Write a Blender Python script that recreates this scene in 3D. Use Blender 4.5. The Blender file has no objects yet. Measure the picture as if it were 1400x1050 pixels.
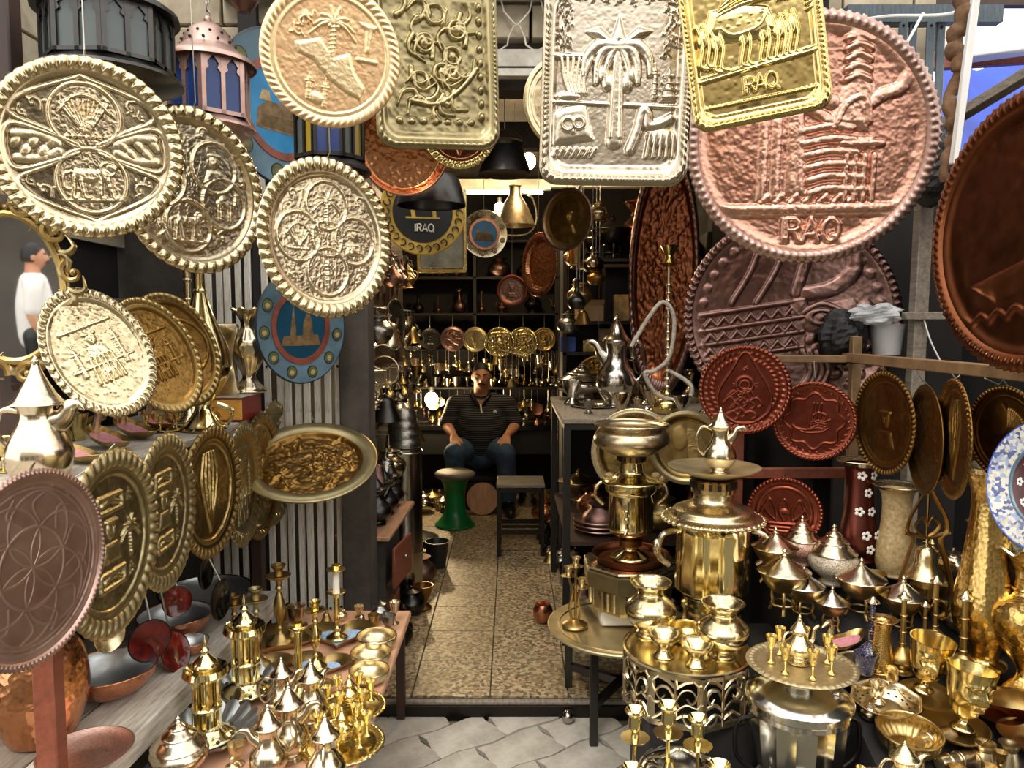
import bpy, bmesh, math, random
import numpy as np
from mathutils import Vector, Matrix, Euler
PI = math.pi
sin, cos, rad = math.sin, math.cos, math.radians
random.seed(7)
rng = np.random.default_rng(7)
SC = bpy.context.scene
COL = SC.collection

# ------------------------------------------------------------ camera, sky, light, exposure
EYE = Vector((0, 0, 1.6)); FPX = 1011.0; PITCH = rad(4.5)
cd = bpy.data.cameras.new('camera'); cd.sensor_width = 36; cd.lens = FPX / 1400 * 36; cd.clip_start = .05
cam = bpy.data.objects.new('camera', cd); COL.objects.link(cam)
cam.location = EYE; cam.rotation_euler = (PI / 2 - PITCH, 0, 0); SC.camera = cam

W = bpy.data.worlds.new('sky'); SC.world = W; W.use_nodes = True
_n, _l = W.node_tree.nodes, W.node_tree.links
_bg = _n['Background']
_tc = _n.new('ShaderNodeTexCoord'); _sx = _n.new('ShaderNodeSeparateXYZ'); _cr = _n.new('ShaderNodeValToRGB')
_l.new(_tc.outputs['Generated'], _sx.inputs[0]); _l.new(_sx.outputs['Z'], _cr.inputs[0]); _l.new(_cr.outputs[0], _bg.inputs[0])
_cr.color_ramp.elements[0].position = 0.0; _cr.color_ramp.elements[0].color = (.83, .81, .77, 1)
_cr.color_ramp.elements[1].position = 0.9; _cr.color_ramp.elements[1].color = (1.0, .99, .97, 1)
_bg.inputs[1].default_value = 2.3

_sd = bpy.data.lights.new('sun', 'SUN'); _sd.energy = 1.6; _sd.angle = rad(20); _sd.color = (1, .93, .82)
sun = bpy.data.objects.new('sun', _sd); COL.objects.link(sun)
sun.rotation_euler = (rad(38), 0, rad(-14))     # high and in front of the stall, under the canopy edge

vs = SC.view_settings
vs.view_transform = 'Standard'; vs.look = 'None'; vs.gamma = 1; vs.use_curve_mapping = False
vs.exposure = 0.3

# ------------------------------------------------------------ pixel -> place
def ray(px, py):
    dx, dy = (px - 700) / FPX, (525 - py) / FPX
    return Vector((dx, cos(PITCH) + dy * sin(PITCH), -sin(PITCH) + dy * cos(PITCH)))
def at(px, py, Y):
    d = ray(px, py); return EYE + d * (Y / d.y)
SLOPE = (.40, 1.9, .425)           # the right-hand display rises towards the back
def zs(Y): return SLOPE[0] + SLOPE[2] * (Y - SLOPE[1])
def onz(px, py, z):
    if z is None:
        d = ray(px, py); return EYE + d * ((SLOPE[0] - SLOPE[2] * SLOPE[1] - EYE.z) / (d.z - SLOPE[2] * d.y))
    d = ray(px, py); return EYE + d * ((z - EYE.z) / d.z)
def mpp(Y): return Y / FPX

# ------------------------------------------------------------ materials
MATS = {}
def _mat(name):
    m = bpy.data.materials.new(name); m.use_nodes = True
    MATS[name] = m
    return m, m.node_tree.nodes, m.node_tree.links, m.node_tree.nodes['Principled BSDF']
def c4(c): return (c[0], c[1], c[2], 1)
def hx(s):
    v = [int(s[i:i+2], 16) / 255 for i in (0, 2, 4)]
    return tuple(x / 12.92 if x <= .04045 else ((x + .055) / 1.055) ** 2.4 for x in v)
def _noise(n, l, scale, detail=4, co=None, rough=.6):
    t = n.new('ShaderNodeTexNoise'); t.inputs['Scale'].default_value = scale; t.inputs['Detail'].default_value = detail
    t.inputs['Roughness'].default_value = rough
    if co: l.new(co, t.inputs['Vector'])
    return t
def _ramp(n, l, src, p0, p1, c0=(0, 0, 0), c1=(1, 1, 1)):
    r = n.new('ShaderNodeValToRGB'); r.color_ramp.elements[0].position = p0; r.color_ramp.elements[1].position = p1
    r.color_ramp.elements[0].color = c4(c0); r.color_ramp.elements[1].color = c4(c1); l.new(src, r.inputs[0]); return r
def _mix(n, l, fac, a, b):
    m = n.new('ShaderNodeMix'); m.data_type = 'RGBA'
    if isinstance(fac, (int, float)): m.inputs[0].default_value = fac
    else: l.new(fac, m.inputs[0])
    for s, v in ((6, a), (7, b)):
        if isinstance(v, tuple): m.inputs[s].default_value = c4(v)
        else: l.new(v, m.inputs[s])
    return m.outputs[2]
def metal(name, col, rough=.25, patina=None, pat_amt=.85, dirt=.3, ns=14, hammer=0, hscale=60, tarnish=None):
    m, n, l, b = _mat(name)
    co = n.new('ShaderNodeTexCoord').outputs['Object']
    n1 = _noise(n, l, ns, 5, co)
    tar = tarnish or tuple(x * .55 for x in col)
    f = _ramp(n, l, n1.outputs[0], .38, .72)
    mul = n.new('ShaderNodeMath'); mul.operation = 'MULTIPLY'; mul.inputs[1].default_value = dirt; l.new(f.outputs[0], mul.inputs[0])
    c = _mix(n, l, mul.outputs[0], tuple(col), tuple(tar))
    if patina:
        a = n.new('ShaderNodeAttribute'); a.attribute_name = 'patina'
        m2 = n.new('ShaderNodeMath'); m2.operation = 'MULTIPLY'; m2.inputs[1].default_value = pat_amt; l.new(a.outputs['Fac'], m2.inputs[0])
        c = _mix(n, l, m2.outputs[0], c, tuple(patina))
    l.new(c, b.inputs['Base Color']); b.inputs['Metallic'].default_value = 1
    n2 = _noise(n, l, ns * 3, 3, co)
    mr = n.new('ShaderNodeMapRange'); mr.inputs[3].default_value = max(.04, rough - .08); mr.inputs[4].default_value = rough + .12
    l.new(n2.outputs[0], mr.inputs[0]); l.new(mr.outputs[0], b.inputs['Roughness'])
    if hammer:
        v = n.new('ShaderNodeTexVoronoi'); v.inputs['Scale'].default_value = hscale; l.new(co, v.inputs['Vector'])
        bp = n.new('ShaderNodeBump'); bp.inputs['Strength'].default_value = hammer; bp.inputs['Distance'].default_value = .004
        l.new(v.outputs['Distance'], bp.inputs['Height']); l.new(bp.outputs[0], b.inputs['Normal'])
    else:
        bp = n.new('ShaderNodeBump'); bp.inputs['Strength'].default_value = .12; bp.inputs['Distance'].default_value = .003
        l.new(n1.outputs[0], bp.inputs['Height']); l.new(bp.outputs[0], b.inputs['Normal'])
    return m
def paint(name, col, rough=.6, var=.25, ns=10, col2=None, bump=.15, stretch=None, spec=.5, lo=.35, hi=.7):
    m, n, l, b = _mat(name)
    co = n.new('ShaderNodeTexCoord').outputs['Object']
    if stretch:
        mp = n.new('ShaderNodeMapping'); mp.inputs['Scale'].default_value = stretch; l.new(co, mp.inputs[0]); co = mp.outputs[0]
    n1 = _noise(n, l, ns, 6, co, .65)
    f = _ramp(n, l, n1.outputs[0], lo, hi)
    c2 = col2 or tuple(x * (1 - var * 1.6) for x in col)
    l.new(_mix(n, l, f.outputs[0], tuple(col), tuple(c2)), b.inputs['Base Color'])
    b.inputs['Roughness'].default_value = rough; b.inputs['Specular IOR Level'].default_value = spec
    if bump:
        bp = n.new('ShaderNodeBump'); bp.inputs['Strength'].default_value = bump; bp.inputs['Distance'].default_value = .004
        l.new(n1.outputs[0], bp.inputs['Height']); l.new(bp.outputs[0], b.inputs['Normal'])
    return m
def speckle(name, cols, scale, rough=.5, rnd=1.0):
    """terrazzo and floral enamel: voronoi cells coloured by chance"""
    m, n, l, b = _mat(name)
    co = n.new('ShaderNodeTexCoord').outputs['Object']
    v = n.new('ShaderNodeTexVoronoi'); v.inputs['Scale'].default_value = scale; v.inputs['Randomness'].default_value = rnd; l.new(co, v.inputs['Vector'])
    s = n.new('ShaderNodeSeparateColor'); l.new(v.outputs['Color'], s.inputs[0])
    r = n.new('ShaderNodeValToRGB'); r.color_ramp.interpolation = 'CONSTANT'
    while len(r.color_ramp.elements) < len(cols): r.color_ramp.elements.new(.5)
    for i, c in enumerate(cols):
        r.color_ramp.elements[i].position = i / len(cols); r.color_ramp.elements[i].color = c4(c)
    l.new(s.outputs[0], r.inputs[0])
    n1 = _noise(n, l, 3, 4, co)
    f = _ramp(n, l, n1.outputs[0], .3, .75)
    l.new(_mix(n, l, f.outputs[0], r.outputs[0], tuple(sum(c[i] for c in cols) / len(cols) * .7 for i in range(3))), b.inputs['Base Color'])
    f.color_ramp.elements[1].color = (.55, .55, .55, 1)
    b.inputs['Roughness'].default_value = rough
    return m
def glass(name, col, rough=.15, trans=.7):
    m, n, l, b = _mat(name)
    b.inputs['Base Color'].default_value = c4(col); b.inputs['Roughness'].default_value = rough
    b.inputs['Transmission Weight'].default_value = trans
    return m
def glow(name, col, e):
    m, n, l, b = _mat(name)
    b.inputs['Base Color'].default_value = c4(col); b.inputs['Emission Color'].default_value = c4(col); b.inputs['Emission Strength'].default_value = e
    return m

metal('brass_pale', hx('e0cea6'), .24, hx('43351f'), .80, .25, 16)
metal('brass_antique', hx('dcc8a4'), .26, hx('2a1f16'), .93, .25, 16)
metal('brass_silvered', hx('decdab'), .28, hx('55452c'), .7, .25, 16)
metal('brass_gold', hx('e6d08e'), .15, hx('6b4a14'), .6, .25, 12)
metal('brass_bright', hx('e8d8a2'), .10, None, 0, .15, 10)
metal('brass_old', hx('b99e66'), .32, hx('2c2010'), .75, .4, 16)
metal('brass_olive', hx('b5a67c'), .36, hx('2a2214'), .75, .4, 18)
metal('brass_brown', hx('94713c'), .34, hx('20140a'), .7, .5, 14)
metal('brass_hammered', hx('cfae6a'), .20, hx('503816'), .6, .35, 14, .25, 40)
metal('brass_polished', hx('dccda4'), .16, None, 0, .35, 7, tarnish=hx('b39e6c'))
metal('brass_table', hx('d6c69c'), .46, None, 0, .4, 9, tarnish=hx('8f7f58'))
metal('tin', hx('c6cacb'), .36, None, 0, .3, 9)
metal('gold_copper', hx('f6dcae'), .46, hx('e0a676'), .8, .2, 14)
metal('silver', hx('d9d5cc'), .14, hx('5a5650'), .7, .2, 12)
metal('silver_tray', hx('dccfba'), .24, hx('a3968a'), .5, .25, 12)
metal('pewter', hx('9d9a92'), .26, None, 0, .4, 14)
metal('steel', hx('b5b2aa'), .18, None, 0, .3, 8)
metal('silver_warm', hx('d6c8ae'), .16, hx('4d4232'), .6, .3, 12)
metal('copper', hx('c98a68'), .26, hx('4a2012'), .6, .35, 12)
metal('copper_pink', hx('d6a691'), .30, hx('8a4a34'), .8, .3, 12, .25, 70)
metal('copper_bright', hx('d9986c'), .20, None, 0, .3, 12, .5, 60)
metal('copper_red', hx('7e4434'), .34, hx('5a2018'), .75, .3, 14)
metal('copper_dark', hx('8e6f66'), .34, hx('2e1c18'), .7, .4, 12, .3, 50)
metal('copper_brown', hx('7d4a30'), .30, hx('200e08'), .7, .4, 8)
metal('copper_plum', hx('c4a69a'), .42, hx('553830'), .8, .6, 8, tarnish=hx('8a6258'))
metal('rose_copper', hx('6e3c34'), .34, None, 0, .3, 12)
metal('iron', hx('3a3734'), .42, None, 0, .4, 14)
metal('dark_pewter', hx('4c4a48'), .30, None, 0, .4, 10)
metal('wire', hx('b9b4a8'), .4, None, 0, .3, 20)
paint('wood_dark', hx('3c261a'), .55, .3, 6, stretch=(9, 9, 1.2))
paint('wood_pillar', hx('6e4b35'), .5, .25, 5, stretch=(8, 8, .8))
paint('wood_rail', hx('8a6a48'), .6, .3, 8, stretch=(2, 2, 2))
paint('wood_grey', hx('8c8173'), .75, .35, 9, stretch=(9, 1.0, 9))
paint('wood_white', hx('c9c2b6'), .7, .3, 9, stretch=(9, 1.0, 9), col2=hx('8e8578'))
paint('wood_light', hx('b98a68'), .6, .25, 8, stretch=(6, 1, 6))
paint('wood_red', hx('8a4a34'), .5, .25, 8, stretch=(6, 1, 6))
paint('slab_pink', hx('d9ab8b'), .55, .15, 6, col2=hx('c08f70'))
paint('stone', hx('b7ab95'), .85, .22, 7, col2=hx('8f836c'), bump=.4)
paint('paving', hx('b4aea4'), .8, .2, 9, col2=hx('8e877b'), bump=.3)
paint('joint_dark', hx('55503f'), .9, .2, 9)
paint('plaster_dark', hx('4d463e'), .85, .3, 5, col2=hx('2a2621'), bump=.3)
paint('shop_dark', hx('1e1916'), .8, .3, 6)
paint('black', hx('131211'), .45, .2, 8)
paint('black_gloss', hx('0e0d0d'), .15, .2, 8)
paint('gate_white', hx('d8d3c8'), .55, .25, 12, stretch=(20, 20, 1.5), col2=hx('8a8378'), lo=.5, hi=.75)
paint('gate_blue', hx('5d6a74'), .5, .25, 12, stretch=(20, 20, 1.5), col2=hx('3c444a'))
paint('white_paint', hx('d9d4c8'), .6, .2, 9, col2=hx('a39b8b'))
paint('white_plastic', hx('d8d6d2'), .45, .05, 9)
paint('tarp_blue', hx('0b3fb0'), .6, .2, 3, col2=hx('083090'), bump=.3)
paint('canvas', hx('8f8474'), .9, .2, 3, bump=.3)
paint('facade', hx('c6beb0'), .9, .2, 2, bump=.2)
paint('facade_dark', hx('5c564e'), .8, .2, 2)
paint('enamel_grey_blue', hx('66808f'), .35, .2, 8, col2=hx('48606f'))
paint('enamel_blue', hx('2f8dc0'), .3, .12, 6, col2=hx('1f6fa4'))
paint('enamel_deep', hx('1a4a62'), .3, .2, 6, col2=hx('123f58'))
paint('enamel_red', hx('93503f'), .4, .2, 10, col2=hx('6a3428'))
paint('enamel_green', hx('66703a'), .5, .3, 20, col2=hx('3a4224'))
paint('enamel_brown', hx('8d7048'), .5, .35, 25, col2=hx('4a3820'))
paint('enamel_sand', hx('c2a878'), .5, .3, 25, col2=hx('8a7048'))
paint('enamel_dark', hx('1b2430'), .4, .2, 10)
paint('enamel_pink', hx('d79aa2'), .3, .15, 14, col2=hx('b76a74'))
paint('enamel_pale', hx('b4cdea'), .25, .15, 14, col2=hx('7fa6d6'))
paint('enamel_maroon', hx('4a1f22'), .3, .2, 14)
paint('ladle_red', hx('7a1c14'), .10, .5, 14, col2=hx('14080a'))
paint('gold_paint', hx('b8963c'), .45, .3, 20, col2=hx('7e6220'))
paint('picture_dark', hx('4a463c'), .3, .4, 6, col2=hx('8d8670'))
paint('cloth_dark', hx('1d1a18'), .9, .2, 10)
paint('cloth_blue', hx('8ba0b8'), .8, .2, 8)
paint('plastic_green', hx('12803c'), .3, .25, 6, col2=hx('0b5a2a'))
paint('seat_grey', hx('7d7466'), .6, .25, 9)
paint('plastic_black', hx('211f1e'), .4, .2, 9)
paint('carton', hx('c9b08c'), .8, .15, 8)
paint('box_red', hx('8e2a1e'), .35, .3, 8, col2=hx('6a1b14'))
paint('box_orange', hx('d98a30'), .4, .4, 18, col2=hx('f0c060'))
paint('box_blue', hx('2a4fb0'), .5, .15, 8)
paint('candle', hx('ece6d8'), .5, .05, 9)
paint('skin', hx('cf9674'), .55, .12, 14, col2=hx('b97f60'), bump=.05)
paint('hair', hx('17120f'), .6, .2, 30)
paint('denim', hx('3f5874'), .85, .3, 14, col2=hx('253850'))
paint('shoe', hx('15120f'), .35, .2, 10)
paint('rope', hx('7a5a3e'), .9, .4, 40, col2=hx('4a3424'), bump=.6)
paint('hose', hx('c9c0b2'), .6, .25, 40, col2=hx('8d8272'))
paint('foam_white', hx('e6e2da'), .7, .05, 10)
speckle('terrazzo', [hx('a89474'), hx('443828'), hx('867252'), hx('b8a886'), hx('665640'), hx('a08a6a'), hx('7e6a4e')], 75, .45)
paint('shelf_black', hx('1c1511'), .6, .3, 6)
speckle('floral_enamel', [hx('2b3f86'), hx('d8d4cc'), hx('8fa0c4'), hx('d8d4cc'), hx('c9c0a0')], 150, .25, .9)
speckle('floral_blue_dark', [hx('141c34'), hx('5a2040'), hx('1f4a5c'), hx('141c34'), hx('141c34'), hx('8a8494')], 60, .25)
speckle('mosaic_red', [hx('9a4a44'), hx('d8c0a8'), hx('7a3030'), hx('c9a890')], 90, .3)
speckle('mosaic_white', [hx('c9bda4'), hx('8f7a5a'), hx('d8cdb8'), hx('6a5a58')], 90, .3)
glass('glass_blue', hx('2a4f9a'), .2, .55)
glass('glass_yellow', hx('d0b040'), .2, .55)
glass('glass_clear', hx('66706e'), .25, .5)
_m, _n, _l, _b = _mat('mirror'); _b.inputs['Metallic'].default_value = 1; _b.inputs['Roughness'].default_value = .02; _b.inputs['Base Color'].default_value = (.9, .9, .9, 1)
_m, _n, _l, _b = _mat('bag_plastic'); _b.inputs['Base Color'].default_value = (.85, .86, .88, 1); _b.inputs['Roughness'].default_value = .3; _b.inputs['Transmission Weight'].default_value = .45
glow('bulb_glow', (1, .86, .5), 30); glow('tube_glow', (1, .95, .85), 6); glow('screen_glow', (.93, .97, 1), 2.2)
# striped shirt: thin pale lines on near-black knit
_m, _n, _l, _b = _mat('shirt')
_co = _n.new('ShaderNodeTexCoord'); _wv = _n.new('ShaderNodeTexWave'); _wv.bands_direction = 'Z'; _wv.inputs['Scale'].default_value = 17
_wv.inputs['Distortion'].default_value = .6; _wv.inputs['Detail Scale'].default_value = 1
_l.new(_co.outputs['Object'], _wv.inputs[0])
_r = _ramp(_n, _l, _wv.outputs[0], .72, .9, hx('101114'), hx('5c5c60')); _l.new(_r.outputs[0], _b.inputs['Base Color']); _b.inputs['Roughness'].default_value = .9

# ------------------------------------------------------------ mesh building
class MB:
    def __init__(s): s.v = []; s.f = []; s.M = None
    def add(s, vs, fs, M=None):
        o = len(s.v)
        if M is not None: vs = [M @ Vector(v) for v in vs]
        s.v += [tuple(v) for v in vs]; s.f += [tuple(i + o for i in f) for f in fs]; return s
    def box(s, sx, sy, sz, c=(0, 0, 0), rot=(0, 0, 0), bev=0):
        bm = bmesh.new(); bmesh.ops.create_cube(bm, size=1); bmesh.ops.scale(bm, vec=(sx, sy, sz), verts=bm.verts)
        if bev: bmesh.ops.bevel(bm, geom=bm.edges[:], offset=bev, segments=1, affect='EDGES', profile=.5)
        bm.verts.index_update()
        s.add([v.co.copy() for v in bm.verts], [[v.index for v in f.verts] for f in bm.faces], Matrix.Translation(c) @ Euler(rot).to_matrix().to_4x4()); bm.free(); return s
    def beam(s, a, b, w, h=None, up=(0, 0, 1), bev=0):
        a, b = Vector(a), Vector(b); d = b - a; L = d.length; h = h or w
        x = d.normalized(); z = Vector(up)
        if abs(x.dot(z)) > .98: z = Vector((0, 1, 0))
        y = z.cross(x).normalized(); z = x.cross(y)
        R = Matrix((x, y, z)).transposed().to_4x4(); R.translation = (a + b) / 2
        t = MB(); t.box(L, w, h, bev=bev); return s.add(t.v, t.f, R)
    def lathe(s, prof, seg=28, M=None, rf=None, a0=0, a1=2 * PI):
        full = abs(a1 - a0 - 2 * PI) < 1e-6; n = seg if full else seg + 1
        vs, fs, idx = [], [], []
        for r, z in prof:
            if r < 1e-6 and full: idx.append([len(vs)] * n); vs.append((0, 0, z)); continue
            row = []
            for i in range(n):
                t = a0 + (a1 - a0) * i / seg; q = rf(r, z, t) if rf else r
                if isinstance(q, tuple): q, zz = q
                else: zz = z
                row.append(len(vs)); vs.append((q * cos(t), q * sin(t), zz))
            idx.append(row)
        for j in range(len(prof) - 1):
            A, B = idx[j], idx[j + 1]
            for i in range(seg):
                k = (i + 1) % n if full else i + 1
                q = [A[i], A[k], B[k], B[i]]; u = []
                for w in q:
                    if w not in u: u.append(w)
                if len(u) > 2: fs.append(u)
        return s.add(vs, fs, M)
    def tube(s, pts, r, seg=8, closed=False, flat=1.0, cap=True):
        P = [Vector(p) for p in pts]; n = len(P); rr = r if isinstance(r, (list, tuple)) else [r] * n
        T = []
        for i in range(n):
            a = P[(i - 1) % n] if closed or i > 0 else P[i]; b = P[(i + 1) % n] if closed or i < n - 1 else P[i]
            T.append((b - a).normalized())
        u = T[0].orthogonal().normalized(); vs = []; fs = []
        for i in range(n):
            u = (u - T[i] * u.dot(T[i])).normalized() if (u - T[i] * u.dot(T[i])).length > 1e-6 else T[i].orthogonal().normalized()
            w = T[i].cross(u)
            for k in range(seg):
                t = 2 * PI * k / seg; vs.append(P[i] + u * (cos(t) * rr[i]) + w * (sin(t) * rr[i] * flat))
        m = n if closed else n - 1
        for i in range(m):
            j = (i + 1) % n
            for k in range(seg):
                q = (k + 1) % seg; fs.append((i * seg + k, i * seg + q, j * seg + q, j * seg + k))
        if cap and not closed: fs.append(tuple(range(seg - 1, -1, -1))); fs.append(tuple((n - 1) * seg + k for k in range(seg)))
        return s.add(vs, fs)
    def ball(s, c, r, seg=12, rings=8, sc=(1, 1, 1)):
        pr = [(sin(PI * i / rings), -cos(PI * i / rings)) for i in range(rings + 1)]
        pr[0] = (0, -1); pr[-1] = (0, 1)
        M = Matrix.Translation(c) @ Matrix.Diagonal((r * sc[0], r * sc[1], r * sc[2], 1)); return s.lathe(pr, seg, M)
    def prism(s, pts, t, M=None, back=0):
        """outline in the XY plane, thickness t along +Z"""
        n = len(pts); vs = [(x, y, back) for x, y in pts] + [(x, y, back + t) for x, y in pts]
        fs = [tuple(range(n - 1, -1, -1)), tuple(range(n, 2 * n))] + [(i, (i + 1) % n, n + (i + 1) % n, n + i) for i in range(n)]
        return s.add(vs, fs, M)
    def mesh(s, name, mat=None, sharp=38):
        me = bpy.data.meshes.new(name); me.from_pydata(s.v, [], s.f); me.update()
        if mat: me.materials.append(MATS[mat])
        if sharp:
            me.polygons.foreach_set('use_smooth', [True] * len(me.polygons)); me.set_sharp_from_angle(angle=rad(sharp))
        return me
    def obj(s, name, mat, parent=None, loc=(0, 0, 0), rot=(0, 0, 0), sharp=38):
        return link(name, s.mesh(name, mat, sharp), parent, loc, rot)
def link(name, me, parent=None, loc=(0, 0, 0), rot=(0, 0, 0)):
    o = bpy.data.objects.new(name, me); COL.objects.link(o); o.location = loc; o.rotation_euler = rot
    if parent: o.parent = parent
    return o
def tag(o, label, cat, group=None, kind=None):
    o['label'] = label; o['category'] = cat
    if group: o['group'] = group
    if kind: o['kind'] = kind
    return o
def thing(name, label, cat, loc=(0, 0, 0), rot=(0, 0, 0), group=None, s=1):
    o = bpy.data.objects.new(name, None); COL.objects.link(o); o.location = loc; o.rotation_euler = rot; o.scale = (s, s, s); o.empty_display_size = .05
    return tag(o, label, cat, group)
def struct(name, mb, mat, parent=None, sharp=38):
    o = mb.obj(name, mat, parent, sharp=sharp)
    if not parent: o['kind'] = 'structure'
    return o
def cm(pts, n=5, closed=False):
    """Catmull-Rom through 2-D or 3-D points"""
    P = [np.array(p, float) for p in pts]; N = len(P); out = []
    rg = range(N) if closed else range(N - 1)
    g = (lambda i: P[i % N]) if closed else (lambda i: P[min(max(i, 0), N - 1)])
    for i in rg:
        a, b, c, d = g(i - 1), g(i), g(i + 1), g(i + 2)
        for k in range(n):
            t = k / n; out.append(tuple(.5 * ((2 * b) + (c - a) * t + (2 * a - 5 * b + 4 * c - d) * t * t + (3 * b - 3 * c + d - a) * t ** 3)))
    if not closed: out.append(tuple(P[-1]))
    return out
def prof(pts, n=4):
    out = cm(pts, n)
    return [(max(0, r), z) for r, z in out]
def hollow(outer, t=.004, zmin=None):
    """outer wall bottom->top; adds the rim and the inside going back down"""
    zb = outer[0][1] + t if zmin is None else zmin
    inner = [(max(r - t, 0.0), max(z, zb)) for r, z in reversed(outer)]
    return [(0, outer[0][1])] + outer + inner + [(0, zb)]
# ------------------------------------------------------------ beaten relief for trays
def vnoise(X, Y, f, seed=1):
    r = np.random.default_rng(seed).random((97, 97))
    x, y = X * f + 400.3, Y * f + 400.7
    xi, yi = np.floor(x).astype(int), np.floor(y).astype(int); fx, fy = x - xi, y - yi
    fx, fy = fx * fx * (3 - 2 * fx), fy * fy * (3 - 2 * fy)
    g = lambda i, j: r[(xi + i) % 97, (yi + j) % 97]
    return (g(0, 0) * (1 - fx) + g(1, 0) * fx) * (1 - fy) + (g(0, 1) * (1 - fx) + g(1, 1) * fx) * fy
class Rel:
    def __init__(s, X, Y): s.X, s.Y = X, Y; s.H = np.zeros_like(X)
    def _m(s, x0, y0, x1, y1): return np.nonzero((s.X > x0) & (s.X < x1) & (s.Y > y0) & (s.Y < y1))[0]
    def seg(s, a, b, w=.03, h=1, w2=None):
        w2 = w if w2 is None else w2; q = max(w, w2)
        i = s._m(min(a[0], b[0]) - q, min(a[1], b[1]) - q, max(a[0], b[0]) + q, max(a[1], b[1]) + q)
        if not len(i): return
        x, y = s.X[i] - a[0], s.Y[i] - a[1]; dx, dy = b[0] - a[0], b[1] - a[1]
        t = np.clip((x * dx + y * dy) / (dx * dx + dy * dy + 1e-9), 0, 1)
        d = np.hypot(x - t * dx, y - t * dy) / (w + (w2 - w) * t)
        s.H[i] = np.maximum(s.H[i], h * np.sqrt(np.clip(1 - d * d, 0, 1)))
    def line(s, pts, w=.03, h=1, closed=False, taper=None):
        n = len(pts); m = n if closed else n - 1
        for k in range(m):
            wa = w if taper is None else w + (taper - w) * k / m
            wb = w if taper is None else w + (taper - w) * (k + 1) / m
            s.seg(pts[k], pts[(k + 1) % n], wa, h, wb)
    def curve(s, pts, w=.03, h=1, closed=False, taper=None, n=4): s.line(cm(pts, n, closed), w, h, closed, taper)
    def ring(s, cx, cy, r, w=.03, h=1, ry=None):
        ry = ry or r; d = np.abs(np.hypot((s.X - cx) / r, (s.Y - cy) / ry) - 1) * min(r, ry) / w
        s.H = np.maximum(s.H, h * np.sqrt(np.clip(1 - d * d, 0, 1)))
    def dome(s, cx, cy, rx, ry=None, h=1, a=0):
        ry = ry or rx; x, y = s.X - cx, s.Y - cy; u, v = (x * cos(a) + y * sin(a)) / rx, (-x * sin(a) + y * cos(a)) / ry
        s.H = np.maximum(s.H, h * np.sqrt(np.clip(1 - u * u - v * v, 0, 1)))
    def disc(s, cx, cy, r, h=.4, soft=.03):
        s.H = np.maximum(s.H, h * np.clip((r - np.hypot(s.X - cx, s.Y - cy)) / soft, 0, 1))
    def poly(s, pts, h=.6, soft=.04):
        xs, ys = [p[0] for p in pts], [p[1] for p in pts]
        i = s._m(min(xs), min(ys), max(xs), max(ys))
        if not len(i): return
        x, y = s.X[i], s.Y[i]; ins = np.zeros(len(i), bool); dm = np.full(len(i), 9.)
        n = len(pts)
        for k in range(n):
            (ax, ay), (bx, by) = pts[k], pts[(k + 1) % n]
            if ay != by: ins ^= ((ay > y) != (by > y)) & (x < (bx - ax) * (y - ay) / (by - ay) + ax)
            dx, dy = bx - ax, by - ay; t = np.clip(((x - ax) * dx + (y - ay) * dy) / (dx * dx + dy * dy + 1e-9), 0, 1)
            dm = np.minimum(dm, np.hypot(x - ax - t * dx, y - ay - t * dy))
        q = np.clip(dm / soft, 0, 1); s.H[i] = np.maximum(s.H[i], np.where(ins, h * np.sqrt(q), 0))
    def rough(s, f=12, a=.3, seed=1, mask=None):
        n = vnoise(s.X, s.Y, f, seed) * .6 + vnoise(s.X, s.Y, f * 2.2, seed + 1) * .4
        s.H += a * n * (1 if mask is None else mask)
    def inside(s, cx, cy, r): return np.clip((r - np.hypot(s.X - cx, s.Y - cy)) / .03, 0, 1)
    # ---- motifs; (cx, cy) centre and s size
    def palm(s, cx, cy, q, w=.09):
        f = lambda x, y: (cx + x * q, cy + y * q)
        s.seg(f(0, -1), f(0, .25), w * q * 1.3, .8, w * q * .9)
        for y in np.arange(-.9, .2, .16): s.seg(f(-.1, y), f(.1, y + .05), .035 * q, 1)
        for a in (-1.5, -1.1, -.65, -.2, .2, .65, 1.1, 1.5):
            pts = [f(sin(a) * t, .25 + cos(a) * t * .8 - .75 * t * t * abs(sin(a))) for t in (0, .3, .6, .9)]
            s.curve(pts, .1 * q, .9, taper=.04 * q, n=3)
        for k in (-.16, .16): s.dome(cx + k * q, cy + .12 * q, .09 * q, h=1)
    def lion(s, cx, cy, q, m=1):
        f = lambda x, y: (cx + m * x * q, cy + y * q)
        s.poly([f(-.75, .1), f(-.6, .42), f(.2, .38), f(.65, .5), f(.8, .2), f(.55, -.1), f(-.5, -.12)], .8, .14 * q)
        s.dome(*f(.75, .48), .24 * q, .2 * q, h=1); s.ring(*f(.62, .4), .26 * q, .05 * q, .9)
        for x, b in ((-.65, -.1), (-.42, .12), (.3, -.05), (.58, .16)): s.curve([f(x, .1), f(x + b * .4, -.35), f(x + b, -.75), f(x + b + .14, -.76)], .1 * q, .9)
        s.curve([f(-.72, .3), f(-1, .15), f(-1, -.3), f(-.85, -.4)], .06 * q, .8)
        s.seg(f(-1.1, -.84), f(1.1, -.84), .06 * q, .9)
    def scroll(s, cx, cy, q, a=0, w=.07):
        pts = [(cx + q * (1 - t * .16) * .6 * cos(a + t * 1.05) * (1 - t / 9), cy + q * .6 * (1 - t * .13) * sin(a + t * 1.05) * (1 - t / 9)) for t in range(7)]
        s.curve(pts, w * q, .9, n=3, taper=w * q * .6); s.dome(pts[-1][0], pts[-1][1], w * q * 1.6, h=1)
        for t in (1, 3): s.dome(pts[t][0] * 1.6 - cx * .6, pts[t][1] * 1.6 - cy * .6, .16 * q, .08 * q, .8, a + t)
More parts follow.
